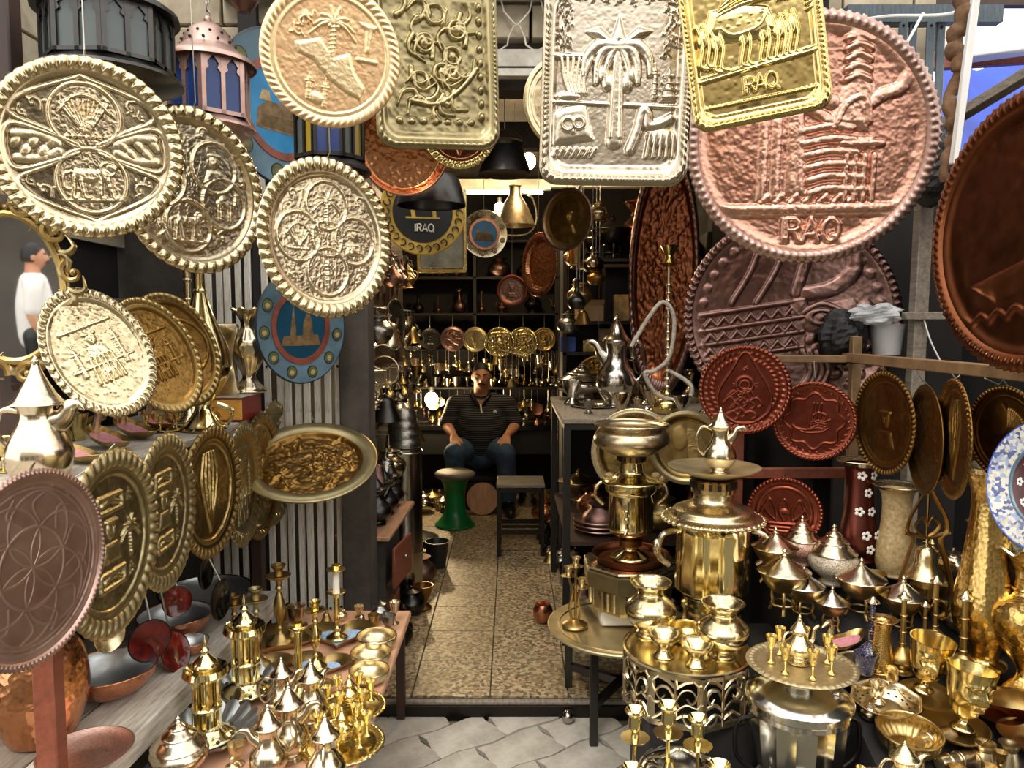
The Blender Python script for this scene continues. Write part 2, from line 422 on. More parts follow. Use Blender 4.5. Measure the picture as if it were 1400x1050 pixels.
    def fan(s, cx, cy, q, n=11):
        for k in range(n):
            a = PI * (.16 + .68 * k / (n - 1)); s.seg((cx + .1 * q * cos(a), cy - .55 * q), (cx + .85 * q * cos(a), cy + (.3 + .22 * sin(a)) * q), .05 * q, .85)
        s.curve([(cx - .8 * q, cy + .1 * q), (cx - .4 * q, cy + .55 * q), (cx, cy + .7 * q), (cx + .4 * q, cy + .55 * q), (cx + .8 * q, cy + .1 * q)], .06 * q, 1)
        for k in range(7): s.dome(cx + (k - 3) * .2 * q, cy - .7 * q, .09 * q, h=.9)
    def minaret(s, cx, cy, q, w=.1):
        f = lambda x, y: (cx + x * q, cy + y * q)
        s.poly([f(-w, -1), f(w, -1), f(w * .8, .4), f(-w * .8, .4)], .8, .06 * q); s.seg(f(-w * 1.4, .4), f(w * 1.4, .4), .05 * q, 1)
        s.dome(*f(0, .55), w * q, .18 * q, 1); s.seg(f(0, .7), f(0, 1), .03 * q, .9)
        for y in (-.7, -.4, -.1, .2): s.seg(f(-w, y), f(w, y), .025 * q, 1)
    def camel(s, cx, cy, q, m=1):
        f = lambda x, y: (cx + m * x * q, cy + y * q)
        s.dome(*f(0, 0), .5 * q, .26 * q, .9); s.dome(*f(-.05, .25), .22 * q, .25 * q, .9)
        s.curve([f(.4, .05), f(.62, -.02), f(.7, .3), f(.72, .55), f(.9, .55)], .09 * q, .9)
        for x in (-.38, -.25, .22, .36): s.seg(f(x, -.1), f(x, -.85), .06 * q, .85)
    def bust(s, cx, cy, q):
        f = lambda x, y: (cx + x * q, cy + y * q)
        s.dome(*f(0, .35), .3 * q, .4 * q, 1); s.poly([f(-.7, -.9), f(-.45, -.15), f(.45, -.15), f(.7, -.9)], .8, .15 * q)
        for k in (-.12, .12): s.dome(*f(k, .42), .06 * q, .04 * q, 1.3)
        s.seg(f(-.34, .66), f(.34, .66), .07 * q, 1.2); s.seg(f(0, .42), f(0, .25), .05 * q, 1.3)
    def text(s, cx, cy, q, w=.14, h=1, sp=1.0):
        """the four letters I R A Q; cap height q"""
        L = {'I': [[(0, -.5), (0, .5)]], 'R': [[(-.25, -.5), (-.25, .5), (.1, .5), (.27, .38), (.27, .14), (.1, 0), (-.25, 0)], [(.02, 0), (.3, -.5)]],
             'A': [[(-.34, -.5), (0, .5), (.34, -.5)], [(-.2, -.18), (.2, -.18)]],
             'Q': [[(.36 * cos(t), .5 * sin(t)) for t in np.linspace(0, 2 * PI, 15)], [(.12, -.25), (.4, -.58)]]}
        for ch, x in zip('IRAQ', (-1.05, -.62, .18, 1.05)):
            for st in L[ch]: s.line([(cx + (x * sp + p[0]) * q, cy + p[1] * q) for p in st], w * q, h)

def circ(R): return lambda t: (R * np.cos(t), R * np.sin(t))
def oval(a, b): return lambda t: (a * np.cos(t), b * np.sin(t))
def rrect(w, h, r):
    def f(t):
        c, s_ = np.cos(t), np.sin(t); out = np.minimum((w / 2) / np.maximum(np.abs(c), 1e-6), (h / 2) / np.maximum(np.abs(s_), 1e-6))
        x, y = out * c, out * s_; ix, iy = w / 2 - r, h / 2 - r
        k = (np.abs(x) > ix) & (np.abs(y) > iy)
        # corner: ray meets the corner circle
        cx, cy = ix * np.sign(c), iy * np.sign(s_); bq = c * cx + s_ * cy; cq = cx * cx + cy * cy - r * r
        rr = bq + np.sqrt(np.maximum(bq * bq - cq, 0)); o = np.where(k, rr, out); return (o * c, o * s_)
    return f
def raw_mesh(name, V, F, mat, pat=None, sharp=None):
    me = bpy.data.meshes.new(name); V = np.ascontiguousarray(V, dtype=np.float32); F = np.ascontiguousarray(F, dtype=np.int32)
    me.vertices.add(len(V)); me.vertices.foreach_set('co', V.ravel()); n = len(F)
    me.loops.add(n * 4); me.loops.foreach_set('vertex_index', F.ravel())
    me.polygons.add(n); me.polygons.foreach_set('loop_start', np.arange(0, n * 4, 4, dtype=np.int32))
    me.polygons.foreach_set('use_smooth', [True] * n)
    if pat is not None:
        a = me.attributes.new('patina', 'FLOAT', 'POINT'); a.data.foreach_set('value', np.ascontiguousarray(pat, dtype=np.float32))
    me.update(calc_edges=True); me.validate(); me.materials.append(MATS[mat]); return me
def grid_faces(nr, nt):
    i = np.arange(nr - 1)[:, None] * nt; k = np.arange(nt)[None, :]; k2 = (k + 1) % nt
    return np.stack([i + k, i + nt + k, i + nt + k2, i + k2], -1).reshape(-1, 4)[:, ::-1]
def face_rot(yaw, pitch=0, roll=0):
    """disc facing the street (-Y): yaw turns it towards +X, pitch tips its face up, roll spins it in its plane"""
    return Matrix.Rotation(yaw, 4, 'Z') @ Matrix.Rotation(PI / 2 - pitch, 4, 'X') @ Matrix.Rotation(roll, 4, 'Z')
def view_yaw(px, a, b, side):
    phi = math.atan((px - 700) / FPX); return -phi + side * math.acos(min(1, a / b))

TRAYMESH = {}
def tray(label, pos, size, yaw=0, pitch=0, roll=0, rel=None, dish='brass_pale', rim='brass_pale', kind='scallop', lobes=44, rim_w=.16, depth=.05,
         relh=.035, nr=70, nt=240, wire=None, name='round_tray', cat='tray', group=None, key=None, pat=1.0, border=None):
    bnd = size if callable(size) else circ(size)
    t = np.linspace(0, 2 * PI, nt, endpoint=False); bx, by = bnd(t); Rm = float(np.mean(np.hypot(bx, by)))
    si = 1 - rim_w
    if key is None or key not in TRAYMESH:
        s = np.linspace(0.004, si, nr)[:, None]; X, Y = (s * bx).ravel(), (s * by).ravel(); S = np.repeat(s.ravel(), nt)
        H = np.zeros_like(X)
        if rel:
            k = 1 / (np.max(np.hypot(bx, by)) * si) if not callable(size) else 1 / (np.max(np.abs(bx)) * si)
            r = Rel(X * k, Y * k); rel(r); H = r.H
        u = np.clip((S / si - .9) / .1, 0, 1); wall = u * u * (3 - 2 * u)
        Z = -depth * Rm * (1 - wall) + H * relh * Rm * (1 - wall)
        p = np.clip(1 - H / .55, 0, 1) * (1 - wall) * pat * (.55 + .45 * vnoise(X / Rm, Y / Rm, 9, 5))
        dm = raw_mesh('dish', np.stack([X, Y, Z], 1), grid_faces(nr, nt), dish, p)
        nu = 11; u = np.linspace(0, 1, nu)[:, None]; th = t[None, :]; ph = lobes * th
        b = np.sin(PI * u)
        if kind == 'scallop':
            q = np.abs(np.sin(ph / 2 + .9 * u)) ** .6; z = .055 * Rm * q * b ** .8; out = 1 + .022 * (np.abs(np.sin(ph / 2 + .9)) ** .6 - .6) * u; pr = (1 - q) * b
        elif kind == 'bead':
            q = np.clip(np.abs(np.sin(ph / 2)), 0, 1) ** .5; z = .05 * Rm * q * np.clip(np.sin(PI * np.clip((u - .25) / .75, 0, 1)), 0, 1) ** .7 + .01 * Rm; out = 1 + 0 * u * th; pr = 1 - q * b
        elif kind == 'zigzag':
            q = np.abs(((ph / (2 * PI) + .5 * np.abs(u - .5)) % 1) * 2 - 1); z = .05 * Rm * q * b ** .5; out = 1 + .012 * (np.abs(np.sin(ph / 2)) - .5) * u; pr = 1 - q
        elif kind == 'rope':
            q = .5 + .5 * np.sin(ph + 7 * u); z = .025 * Rm * q * b ** .5 + .02 * Rm * b; out = 1 + 0 * u * th; pr = .7 * (1 - q)
        elif kind == 'notch':
            e = np.clip((u - .72) / .28, 0, 1); q = .5 + .5 * np.sign(np.sin(ph)) * np.abs(np.sin(ph)) ** .4; fl = .5 + .5 * np.sin(ph); z = .04 * Rm * np.sin(PI * np.clip(u, 0, 1)) * (1 - .35 * fl * (u > .3)) + .012 * Rm * q * e; out = 1 + .012 * q * e; pr = .8 * (1 - fl) * b
        else:
            z = .03 * Rm * b + .02 * Rm * np.clip((u - .7) / .3, 0, 1) + 0 * th; out = 1 + 0 * u * th; pr = .3 * (1 - b) + 0 * th
            if border == 'beads':
                q = np.abs(np.sin(ph / 2)) * np.exp(-((u - .5) / .18) ** 2); z = z + .035 * Rm * q; pr = .8 * (1 - q) + 0 * th
        pr = np.broadcast_to(pr, (nu, nt)); z = np.broadcast_to(z, (nu, nt)); out = np.broadcast_to(out, (nu, nt))
        sc = (si + u * (1 - si)) * out; RX, RY, RZ = list(sc * bx), list(sc * by), list(z)
        for k2, zz in ((.99, -.010), (si, -.012), (si * .9, -depth - .02), (.004, -depth - .02)):
            RX.append(k2 * bx); RY.append(k2 * by); RZ.append(np.full(nt, zz * Rm))
        V = np.stack([np.array(RX).ravel(), np.array(RY).ravel(), np.array(RZ).ravel()], 1)
        pp = np.concatenate([pr.ravel() * pat * .8, np.zeros(4 * nt)])
        rm = raw_mesh('rim', V, grid_faces(nu + 4, nt), rim, pp)
        if key: TRAYMESH[key] = (dm, rm)
    else: dm, rm = TRAYMESH[key]
    M = face_rot(yaw, pitch, roll)
    e = thing(name, label, cat, pos, M.to_euler(), group)
    link('dish', dm, e); link('rim', rm, e)
    if wire:
        # from a hole at the top of the rim to whatever it hangs on
        up = (M.inverted() @ Vector((0, 0, 1))); an = math.atan2(up.y, up.x); tx, ty = bnd(np.array([an]))
        p0 = Vector((tx[0] * .96, ty[0] * .96, .004)); wp = Vector(pos) + (M @ p0)
        top = Vector(wire) if not isinstance(wire, (int, float)) else Vector((wp.x, wp.y, wire))
        inv = (Matrix.Translation(pos) @ M).inverted(); mb = MB()
        pts = [inv @ v for v in (wp + (M.to_3x3() @ Vector((0, 0, -.012))), wp + (M.to_3x3() @ Vector((0, 0, .006))) + Vector((0, 0, .02)), wp.lerp(top, .3), wp.lerp(top, .96), top)]
        mb.tube(pts, .0016, 6); mb.obj('hanging_wire', 'wire', e)
    return e

# ---- tray designs
def d_lobed(r):
    r.ring(0, .42, .42, .03, .9); r.ring(0, -.42, .42, .03, .9)
    for m in (1, -1):
        r.curve([(.1 * m, .02), (.45 * m, .22), (.85 * m, .42), (.62 * m, .68), (0, .92)], .028, .9); r.curve([(.1 * m, -.02), (.45 * m, -.22), (.85 * m, -.42), (.62 * m, -.68), (0, -.95)], .028, .9)
        r.curve([(.08 * m, 0), (.5 * m, .2), (.86 * m, .28), (.95 * m, 0), (.86 * m, -.28), (.5 * m, -.2)], .028, .9, True)
        for y in (.05, -.05): r.curve([(.35 * m, y), (.55 * m, y * 3), (.82 * m, y * 3)], .06, .8)
        for k in range(5): r.dome((.42 + .1 * k) * m, .06 * (-1) ** k, .06, .1, .9, .6 * m)
        for y in (.55, -.55): r.scroll(.58 * m, y, .2, .8 * m); r.scroll(.7 * m, y * .8, .14, 2)
    r.fan(0, .42, .38); r.lion(0, -.4, .33); r.rough(26, .35, 3, np.maximum(r.inside(0, .42, .4), r.inside(0, -.42, .4)) + .4)
def d_four(r):
    for k, (x, y) in enumerate(((0, .5), (.5, 0), (0, -.5), (-.5, 0))):
        r.ring(x, y, .36, .028, 1)
    r.ring(0, 0, .97, .03, .8); r.curve([(.2, .2), (0, .26), (-.2, .2), (-.26, 0), (-.2, -.2), (0, -.26), (.2, -.2), (.26, 0)], .025, .9, True)
    r.palm(0, .48, .27); r.minaret(0, -.52, .27, .13); r.bust(.5, .0, .25); r.fan(-.5, .0, .26, 7)
    for x, y in ((.6, .6), (.6, -.6), (-.6, .6), (-.6, -.6)): r.scroll(x, y, .19, x); r.scroll(x * 1.08, y * .78, .1, y)
    r.rough(24, .5, 8)
def d_four_b(r):
    for k, (x, y) in enumerate(((.35, .38), (.5, -.12), (-.1, -.5), (-.5, .1))):
        r.ring(x, y, .36, .028, 1)
    r.camel(.5, -.12, .28); r.bust(.35, .38, .26); r.lion(-.1, -.48, .28); r.palm(-.5, .1, .27)
    for x, y in ((.15, .82), (.8, .25), (.45, -.62), (-.55, -.55), (-.35, .65)): r.scroll(x, y, .2, x * 3)
    r.rough(22, .5, 18)
def d_map(r):
    r.poly([(-.62, .1), (-.2, .25), (.05, -.02), (.3, .1), (.42, -.2), (.62, -.42), (.55, -.62), (.3, -.55), (.02, -.4), (-.3, -.12), (-.55, -.05)], .7, .05)
    r.palm(0, .42, .42); r.scroll(-.5, .42, .24, .4); r.scroll(-.55, .3, .2, 2.4); r.camel(-.46, .55, .15)
    r.poly([(.4, .62), (.78, .62), (.66, .5), (.63, .15), (.55, .15), (.52, .5)], .9, .05)
    r.seg((.45, .03), (.75, .03), .04, .9); r.minaret(-.32, -.55, .22, .2); r.minaret(-.05, -.62, .24, .16); r.dome(-.18, -.72, .12, .1)
    r.ring(0, 0, .96, .04, .7); r.rough(16, .25, 4)
def d_floral(r):
    g = np.random.default_rng(5)
    for k in range(30):
        x, y, a = g.uniform(-.7, .55), g.uniform(-.75, .85), g.uniform(0, 6)
        r.curve([(x, y), (x + .14 * cos(a), y + .2 * sin(a)), (x + .3 * cos(a + .5), y + .33 * sin(a + .5)), (x + .4 * cos(a + 1.1), y + .42 * sin(a + 1.1))], .055, .9, taper=.02)
    for k in range(9): r.dome(.82, -.95 + .24 * k, .06, .07, 1)
    for k in range(7): r.dome(-.7 + .22 * k, -1.05, .06, .055, .8)
    for x, y in ((.3, .1), (.1, -.2), (.4, .55), (-.2, .3)): r.dome(x, y, .09); r.ring(x, y, .15, .04, .9)
    r.curve([(-.5, -.7), (0, -.75), (.45, -.45), (.75, -.1)], .05, 1); r.rough(7, .4, 6)
def d_palm_silver(r):
    f = .02
    r.seg((0, -.86), (0, .42), .13, .9, .09); r.seg((-.06, -.8), (-.03, .3), .05, 1.1); r.seg((.09, -.8), (.06, .2), .05, 1.1)
    r.poly([(-.12, .62), (0, 1.0), (.12, .62), (0, .5)], 1.1, .1)
    for m in (1, -1):
        r.poly([(.04 * m, .6), (.28 * m, .82), (.52 * m, .76), (.3 * m, .6), (.06 * m, .5)], 1.1, .1)
        r.curve([(.03 * m, .55), (.3 * m, .55), (.48 * m, .35), (.5 * m, .12)], .12, 1, taper=.05); r.curve([(.03 * m, .5), (.2 * m, .48), (.3 * m, .3), (.32 * m, -.0)], .1, 1, taper=.05)
        r.curve([(.03 * m, .5), (.12 * m, .36), (.18 * m, .15), (.16 * m, -.05)], .08, 1, taper=.04)
    for x, y in ((-.2, .12), (.2, .1), (-.14, .0), (.16, -.02)): r.dome(x, y, .1, .13, 1)
    r.seg((-1, -.28), (1, -.36), .03, .7)
    r.poly([(-.95, -.45), (-.8, -.35), (-.45, -.3), (-.4, -.55), (-.3, -.85), (-.95, -.95)], .6, .1); r.ring(-.72, -.62, .09, .03, 1.2); r.ring(-.55, -.6, .08, .03, 1.2); r.dome(-.64, -.72, .05, h=1.1)
    for k in range(7): r.seg((-.95 + .1 * k, -1.1), (-.88 + .1 * k, -.98), .025, .9)
    for k in range(6): r.curve([(-.85 + .09 * k, .35), (-.8 + .06 * k, .05), (-.72 + .05 * k, -.15)], .035, .9)
    r.seg((-.95, .4), (-.4, .38), .04, .8); r.dome(-.72, -.2, .2, .08, 1)
    r.curve([(.25, -1), (.36, -.7), (.42, -.42), (.5, -.45), (.52, -.62), (.7, -.6), (.85, -.52)], .08, 1); r.dome(.72, -.8, .24, .16, .8)
    for k in range(5): r.seg((.5 + .1 * k, -1.1), (.55 + .09 * k, -.75), .03, 1)
    r.minaret(.58, .02, .27, .15); r.poly([(.66, -.28), (.8, .2), (.93, -.28)], .8, .06)
    for k in range(4): r.seg((.66 + .02 * k, -.2 + .1 * k), (.92 - .02 * k, -.2 + .1 * k), .022, 1)
    for m, xx in ((1, .8), (-1, -.8)):
        g = np.random.default_rng(3)
        for k in range(9): r.scroll(xx + g.uniform(-.1, .1), .38 + .1 * k, .16, k)
    for k in range(7): r.scroll(-.6 + .2 * k, 1.22, .13, k)
    r.rough(20, .07, 7)
def d_winged_bull(r):
    b = lambda p: [(x, y) for x, y in p]
    r.poly([(-.8, .25), (-.65, .62), (-.1, .62), (.3, .5), (.42, .1), (.1, .0), (-.45, .05)], .9, .14)
    for x, y in ((-.82, .2), (-.6, .1), (-.15, .1), (.16, .1), (.42, .1), (.62, .12)):
        for d in (-.06, .06): r.curve([(x + d, y + .2), (x + d + .05, y - .12), (x + d - .02, y - .42), (x + d + .1, y - .5)], .04, .9)
        r.dome(x, y, .1, .16, .8)
    for k in range(6): r.curve([(-.55 + .05 * k, .5 + .07 * k), (-.1, .62 + .09 * k), (.35 + .05 * k, .62 + .1 * k)], .035, 1)
    for k in range(5): r.dome(-.55 + .17 * k, .3, .09, .07, 1); r.dome(-.5 + .17 * k, .42, .08, .06, 1)
    r.curve([(-.5, .3), (-.3, .15), (.1, .2), (.25, .35)], .05, 1)
    r.dome(.62, .85, .2, .24, .9); r.ring(.62, .9, .24, .04, 1)
    for k in range(9): r.seg((.46 + .04 * k, .55), (.47 + .04 * k, .8), .018, 1.1)
    for k in range(8): r.seg((.9, .3 + .09 * k), (.97, .32 + .09 * k), .03, .9)
    r.seg((-.95, -.5), (1.0, -.36), .035, 1); r.seg((-.95, -.44), (1.0, -.3), .02, .8)
    r.text(.0, -.7, .25, .10, 1.0, .85); r.rough(8, .12, 9)
    for k in range(26): r.dome(-.96 + .075 * k, -.95, .035, .03, .8)
def d_monument(r):
    for x in (-.42, -.3): r.poly([(x - .05, -.55), (x + .05, -.55), (x + .05, .2), (x - .05, .2)], .7, .05)
    r.poly([(-.22, -.5), (-.02, -.5), (-.06, .25), (-.2, .25)], .6, .05)
    r.dome(-.38, .27, .1, .06, .9)
    for k in range(6): r.curve([(.02 - .02 * k, -.48 + .11 * k), (.18, -.44 + .11 * k), (.5 - .03 * k, -.46 + .11 * k)], .042, 1)
    for x in (.32, .4, .48, .56): r.seg((x, -.55), (x, -.15), .03, 1.0)
    r.seg((.28, -.05), (.62, -.05), .04, 1.1); r.poly([(.34, .02), (.58, .02), (.46, -.12)], .9, .05)
    r.poly([(.12, .1), (.5, .05), (.56, .42), (.48, .6), (.42, .95), (.34, 1), (.28, .9), (.28, .5)], .8, .08)
    for k in range(5): r.curve([(.28, .5 + .09 * k), (.38, .54 + .09 * k), (.48, .5 + .09 * k)], .035, 1.15)
    r.curve([(.18, .32), (.0, .42), (-.08, .6)], .07, .9); r.curve([(.25, .1), (.1, .2), (-.12, .32)], .05, .9); r.curve([(.5, .3), (.62, .38), (.75, .42), (.82, .55)], .06, .9)
    r.curve([(.2, .1), (.3, .3), (.45, .35), (.5, .15)], .04, 1.2)
    for k in range(7): r.seg((-.42 + .13 * k, -.56), (-.36 + .13 * k, -.5), .03, .8)
    r.seg((-.86, -.62), (.86, -.62), .05, 1.0); r.seg((-.82, -.67), (.82, -.67), .03, .6)
    r.text(.0, -.815, .205, .13, 1.1, 1.0); r.rough(22, .28, 11); r.rough(7, .2, 12)
def d_bull(r):
    for y, t in ((.12, .0), (-.05, .02), (-.2, .02), (-.36, .03)):
        r.seg((-.92, y - .1), (.12, y + .06), .025, .9)
    for row, y in enumerate((.02, -.14, -.3)):
        n = 15
        r.line([(-.88 + k * .068, y - .1 + .01 * k + (.05 if k % 2 else -.03)) for k in range(n)], .02, 1)
    r.dome(.3, -.02, .2, .16, .8); r.ring(.3, .0, .12, .03, 1.2, .07); r.dome(.3, .0, .05, h=1.3)
    r.curve([(.12, .05), (.3, .14), (.52, .06)], .035, 1.1); r.poly([(.2, .12), (.62, .2), (.8, -.02), (.62, -.32), (.4, -.4), (.3, -.2)], .7, .14)
    r.curve([(.15, .25), (.4, .3), (.62, .5), (.6, .85)], .08, 1); r.curve([(.05, .25), (.12, .5), (.2, .75)], .06, 1)
    r.dome(.08, .1, .1, .13, 1); r.dome(.74, .05, .1, .13, 1)
    for k in range(5): r.dome(.2 + .06 * k, -.22 - .09 * k, .07, .06, 1, .5)
    for k in range(4): r.curve([(.12 + .07 * k, -.35), (.2 + .06 * k, -.55), (.1 + .06 * k, -.75)], .04, 1)
    r.curve([(.55, -.5), (.75, -.3), (.95, -.22)], .04, 1)
    for x in (-.6, -.35): r.curve([(x, .15), (x + .2, .5), (x + .3, .8)], .03, .9)
    for k in range(36): r.dome(.9 * cos(k * PI / 18), .9 * sin(k * PI / 18), .05, h=.6)
    r.rough(9, .35, 13)
def d_drop(r):
    r.curve([(0, .95), (.34, .45), (.62, -.05), (.6, -.5), (.3, -.78), (0, -.85), (-.3, -.78), (-.6, -.5), (-.62, -.05), (-.34, .45)], .03, 1, True)
    r.ring(0, .12, .2, .035, 1); r.ring(0, .12, .11, .03, 1)
    g = np.random.default_rng(2)
    for k in range(12):
        x, y = g.uniform(-.42, .42), g.uniform(-.65, -.1); a = g.uniform(-.6, .8)
        r.curve([(x - .15, y), (x, y + .1 + .1 * a), (x + .12, y - .05), (x + .05, y - .14)], .03, 1)
    for x, y in ((0, .5), (-.25, .1), (.28, .1)): r.scroll(x, y, .13, x * 4)
    for k in range(40):
        a = k * 2 * PI / 40
        for q in (.78, .93): 
            x, y = q * cos(a + q), q * sin(a + q)
            if abs(x) > .62 - max(0, y) * .55 or y < -.8: r.dome(x, y, .06, .04, .9, a)
def d_tughra(r):
    pts = [(.72 * (1 + .1 * cos(8 * t)) * cos(t), .72 * (1 + .1 * cos(8 * t)) * sin(t)) for t in np.linspace(0, 2 * PI, 64, endpoint=False)]
    r.line(pts, .028, .9, True)
    r.curve([(-.5, -.2), (-.2, -.25), (.1, -.1), (.3, .15), (.1, .25), (-.05, .1), (.1, -.05), (.4, .05)], .026, 1)
    r.curve([(-.55, -.15), (-.25, -.32), (.15, -.3), (.35, -.2)], .024, 1)
    for x in (-.05, .05, .15): r.seg((x, -.1), (x + .03, .5), .02, 1)
    for k in range(4): r.curve([(-.1, -.25 + .07 * k), (.1, -.18 + .07 * k), (.3, -.22 + .07 * k)], .018, .9)
    g = np.random.default_rng(9)
    for k in range(30):
        a = k * 2 * PI / 30; r.scroll(.9 * cos(a), .9 * sin(a), .09, a)
def d_lotus(r):
    for x, a in ((-.42, .5), (0, 0), (.42, -.5)): r.curve([(x * .6, -.25), (x - .16, .1), (x * 1.1, .45), (x + .16, .1), (x * .6, -.25)], .035, 1)
    r.curve([(-.6, .2), (-.75, -.1), (-.5, -.3)], .05, 1); r.curve([(.6, .2), (.75, -.1), (.5, -.3)], .05, 1)
    r.seg((-.5, -.35), (.5, -.35), .05, 1); r.seg((-.4, -.48), (.4, -.48), .04, .9); r.seg((-.45, -.6), (.45, -.6), .04, .9); r.ring(0, 0, .84, .05, .8); r.dome(0, .05, .14, .1); r.rough(10, .2, 3)
def d_cartouche(r):
    for y in (.52, -.5): r.line([(-.3, y - .1), (.3, y - .1), (.3, y + .1), (-.3, y + .1)], .035, .9, True); r.curve([(-.2, y), (0, y + .04), (.2, y - .02)], .04, .9)
    r.ring(0, 0, .92, .04, .8); r.bust(0, .05, .36); r.minaret(-.5, -.02, .32, .12); r.palm(.5, .0, .3)
    for x, y in ((-.5, .55), (.5, .5), (-.55, -.5), (.5, -.55)): r.scroll(x, y, .16, x)
    r.rough(14, .45, 21)
def d_figure(r):
    r.bust(.0, .25, .4); r.minaret(.5, .0, .5, .12); r.minaret(-.5, -.05, .45, .14)
    for k in range(6): r.seg((-.3 + .12 * k, -.75), (-.25 + .1 * k, -.1), .04, .9)
    r.seg((-.6, .72), (.6, .72), .04, 1); r.seg((-.7, -.3), (.7, -.3), .03, .9); r.camel(.0, -.5, .3); r.rough(12, .5, 31)
def d_leaf(r):
    r.ring(0, 0, .92, .035, 1)
    for k in range(5):
        r.curve([(.0, -.75), (-.2 + .1 * k, -.2), (-.32 + .16 * k, .3), (-.2 + .1 * k, .75)], .045, .9, taper=.02)
    r.rough(8, .5, 41)
def d_scene(r):
    g = np.random.default_rng(12)
    for k in range(26):
        x, y, a = g.uniform(-.8, .8), g.uniform(-.8, .8), g.uniform(0, 6); r.curve([(x, y), (x + .1, y + .12 * sin(a)), (x + .25 * cos(a), y + .2)], .05, .9, taper=.02)
    r.rough(10, .8, 51)
def d_circles(r):
    for k in range(6): r.ring(.42 * cos(k * PI / 3), .42 * sin(k * PI / 3), .42, .016, .5)
    r.ring(0, 0, .45, .02, .7); r.ring(0, 0, .93, .02, .7); r.ring(0, 0, .87, .015, .5)
    for k in range(20): r.scroll(.9 * cos(k * PI / 10), .9 * sin(k * PI / 10), .07, k)
    for k in range(12): r.curve([(.5 * cos(k * .5236), .5 * sin(k * .5236)), (.7 * cos(k * .5236 + .2), .7 * sin(k * .5236 + .2)), (.82 * cos(k * .5236), .82 * sin(k * .5236))], .016, .5)
def d_rays(r):
    r.ring(0, 0, .9, .03, .8)
    for k in range(16): r.seg((.1, -.5), (.75 * cos(.3 + k * .08), -.5 + 1.1 * sin(.3 + k * .08)), .02, .8)
    r.dome(-.2, .3, .25, .4, .7); r.rough(6, .3, 61)
def d_old(r):
    r.ring(0, 0, .9, .03, .6); r.bust(0, -.1, .5); r.rough(7, .5, 71)
def d_hammer(r): r.rough(10, .8, 81)
def d_boat(r):
    r.poly([(-.7, -.3), (.8, -.1), (.6, -.45), (-.4, -.5)], .7, .08); r.seg((.1, -.2), (.15, .8), .04, 1); r.poly([(.18, .75), (.7, .0), (.2, -.05)], .5, .08)
    for k in range(9): r.curve([(-.9 + .2 * k, -.65), (-.8 + .2 * k, -.58), (-.7 + .2 * k, -.66)], .03, .8)
    r.rough(6, .5, 82)
# ============================================================ THE SETTING
TOPZ = 3.02
STREET = -.06
# street pavers: S-edged grey blocks, laid one by one where they show
street = struct('street_ground', MB().box(14, 9.4, .06, (0, -1.42, STREET - .05)), 'joint_dark')
def paver_mesh(l, w, seed):
    g = random.Random(seed); A = []
    for x, y, nx, ny in ((-l/2, -w/2, 1, 0), (l/2, -w/2, 0, 1), (l/2, w/2, -1, 0), (-l/2, w/2, 0, -1)):
        for k in range(4):
            t = k / 4 * (l if nx else w); wob = .010 * sin(2 * PI * k / 4)
            A.append((x + nx * t + abs(ny) * wob, y + ny * t + abs(nx) * wob))
    m = MB().prism(A, .03); return m.mesh('paver', 'paving')
_pm = [paver_mesh(.292, .192, k) for k in range(3)]
Mh = Matrix.Rotation(rad(33), 3, 'Z'); n_ = 0
for i in range(-16, 17):
    for j in range(-16, 17):
        p = Mh @ Vector((i * .3 + (.15 if j % 2 else 0), j * .2, 0)) + Vector((0, 2.3, 0))
        if -.95 < p.x < .95 and 1.85 < p.y < 3.1:
            o = link('paver', _pm[(i + 2 * j) % 3], street, (p.x, p.y, STREET - .031 + random.uniform(-.002, .003)), (random.uniform(-.006, .006), random.uniform(-.006, .006), rad(33)))
# shop floor with terrazzo tiles and a worn threshold
floor = struct('floor', MB().box(5.2, 4.3, .2, (.05, 5.22, -.106)), 'joint_dark')
ts = .34; _tm = MB().box(ts - .006, ts - .006, .012, bev=.0015).mesh('tile', 'terrazzo')
for i in range(-4, 4):
    for j in range(12):
        o = link('tile', _tm, floor, (-.02 + (i + .28) * ts, 3.08 + ts * (j + .5), .0), (random.uniform(-.002, .002), random.uniform(-.002, .002), rad(90) * random.randrange(4)))
struct('trim_1', MB().beam((-1.3, 3.06, -.024), (1.3, 3.06, -.024), .03, .045, bev=.004), 'wood_grey')
struct('trim_2', MB().beam((-1.3, 3.035, -.045), (1.3, 3.035, -.045), .02, .06), 'iron')
# shop shell
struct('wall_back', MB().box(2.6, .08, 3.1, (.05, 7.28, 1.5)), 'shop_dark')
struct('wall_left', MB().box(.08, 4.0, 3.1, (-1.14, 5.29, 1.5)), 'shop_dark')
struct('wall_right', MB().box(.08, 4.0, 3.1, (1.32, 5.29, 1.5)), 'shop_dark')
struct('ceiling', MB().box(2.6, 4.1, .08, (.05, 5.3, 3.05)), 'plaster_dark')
# street front of the building, stone blocks above the opening
fac = struct('wall_front', MB().box(2.6, .14, 4.2, (-2.44, 3.46, 1.95)).box(.52, .14, 4.2, (1.60, 3.46, 1.95)).box(2.6, .14, 1.4, (.07, 3.46, 3.35)), 'plaster_dark')
def course(x0, x1, z, h, yy):
    x = x0
    while x < x1 - .02:
        w = random.uniform(.30, .52); w = min(w, x1 - x)
        MB().box(w - .012, .07, h - .014, (0, 0, 0), bev=.005).obj('stone_block', 'stone', fac, (x + w / 2, yy + random.uniform(-.004, .004), z)); x += w
for k in range(6):
    course(-1.72, -.72, 2.36 + .155 * k, .155, 3.365); course(.98, 1.85, 2.36 + .155 * k, .155, 3.365)
for k in range(5): course(-.72, .98, 2.92 + .155 * k, .155, 3.365)
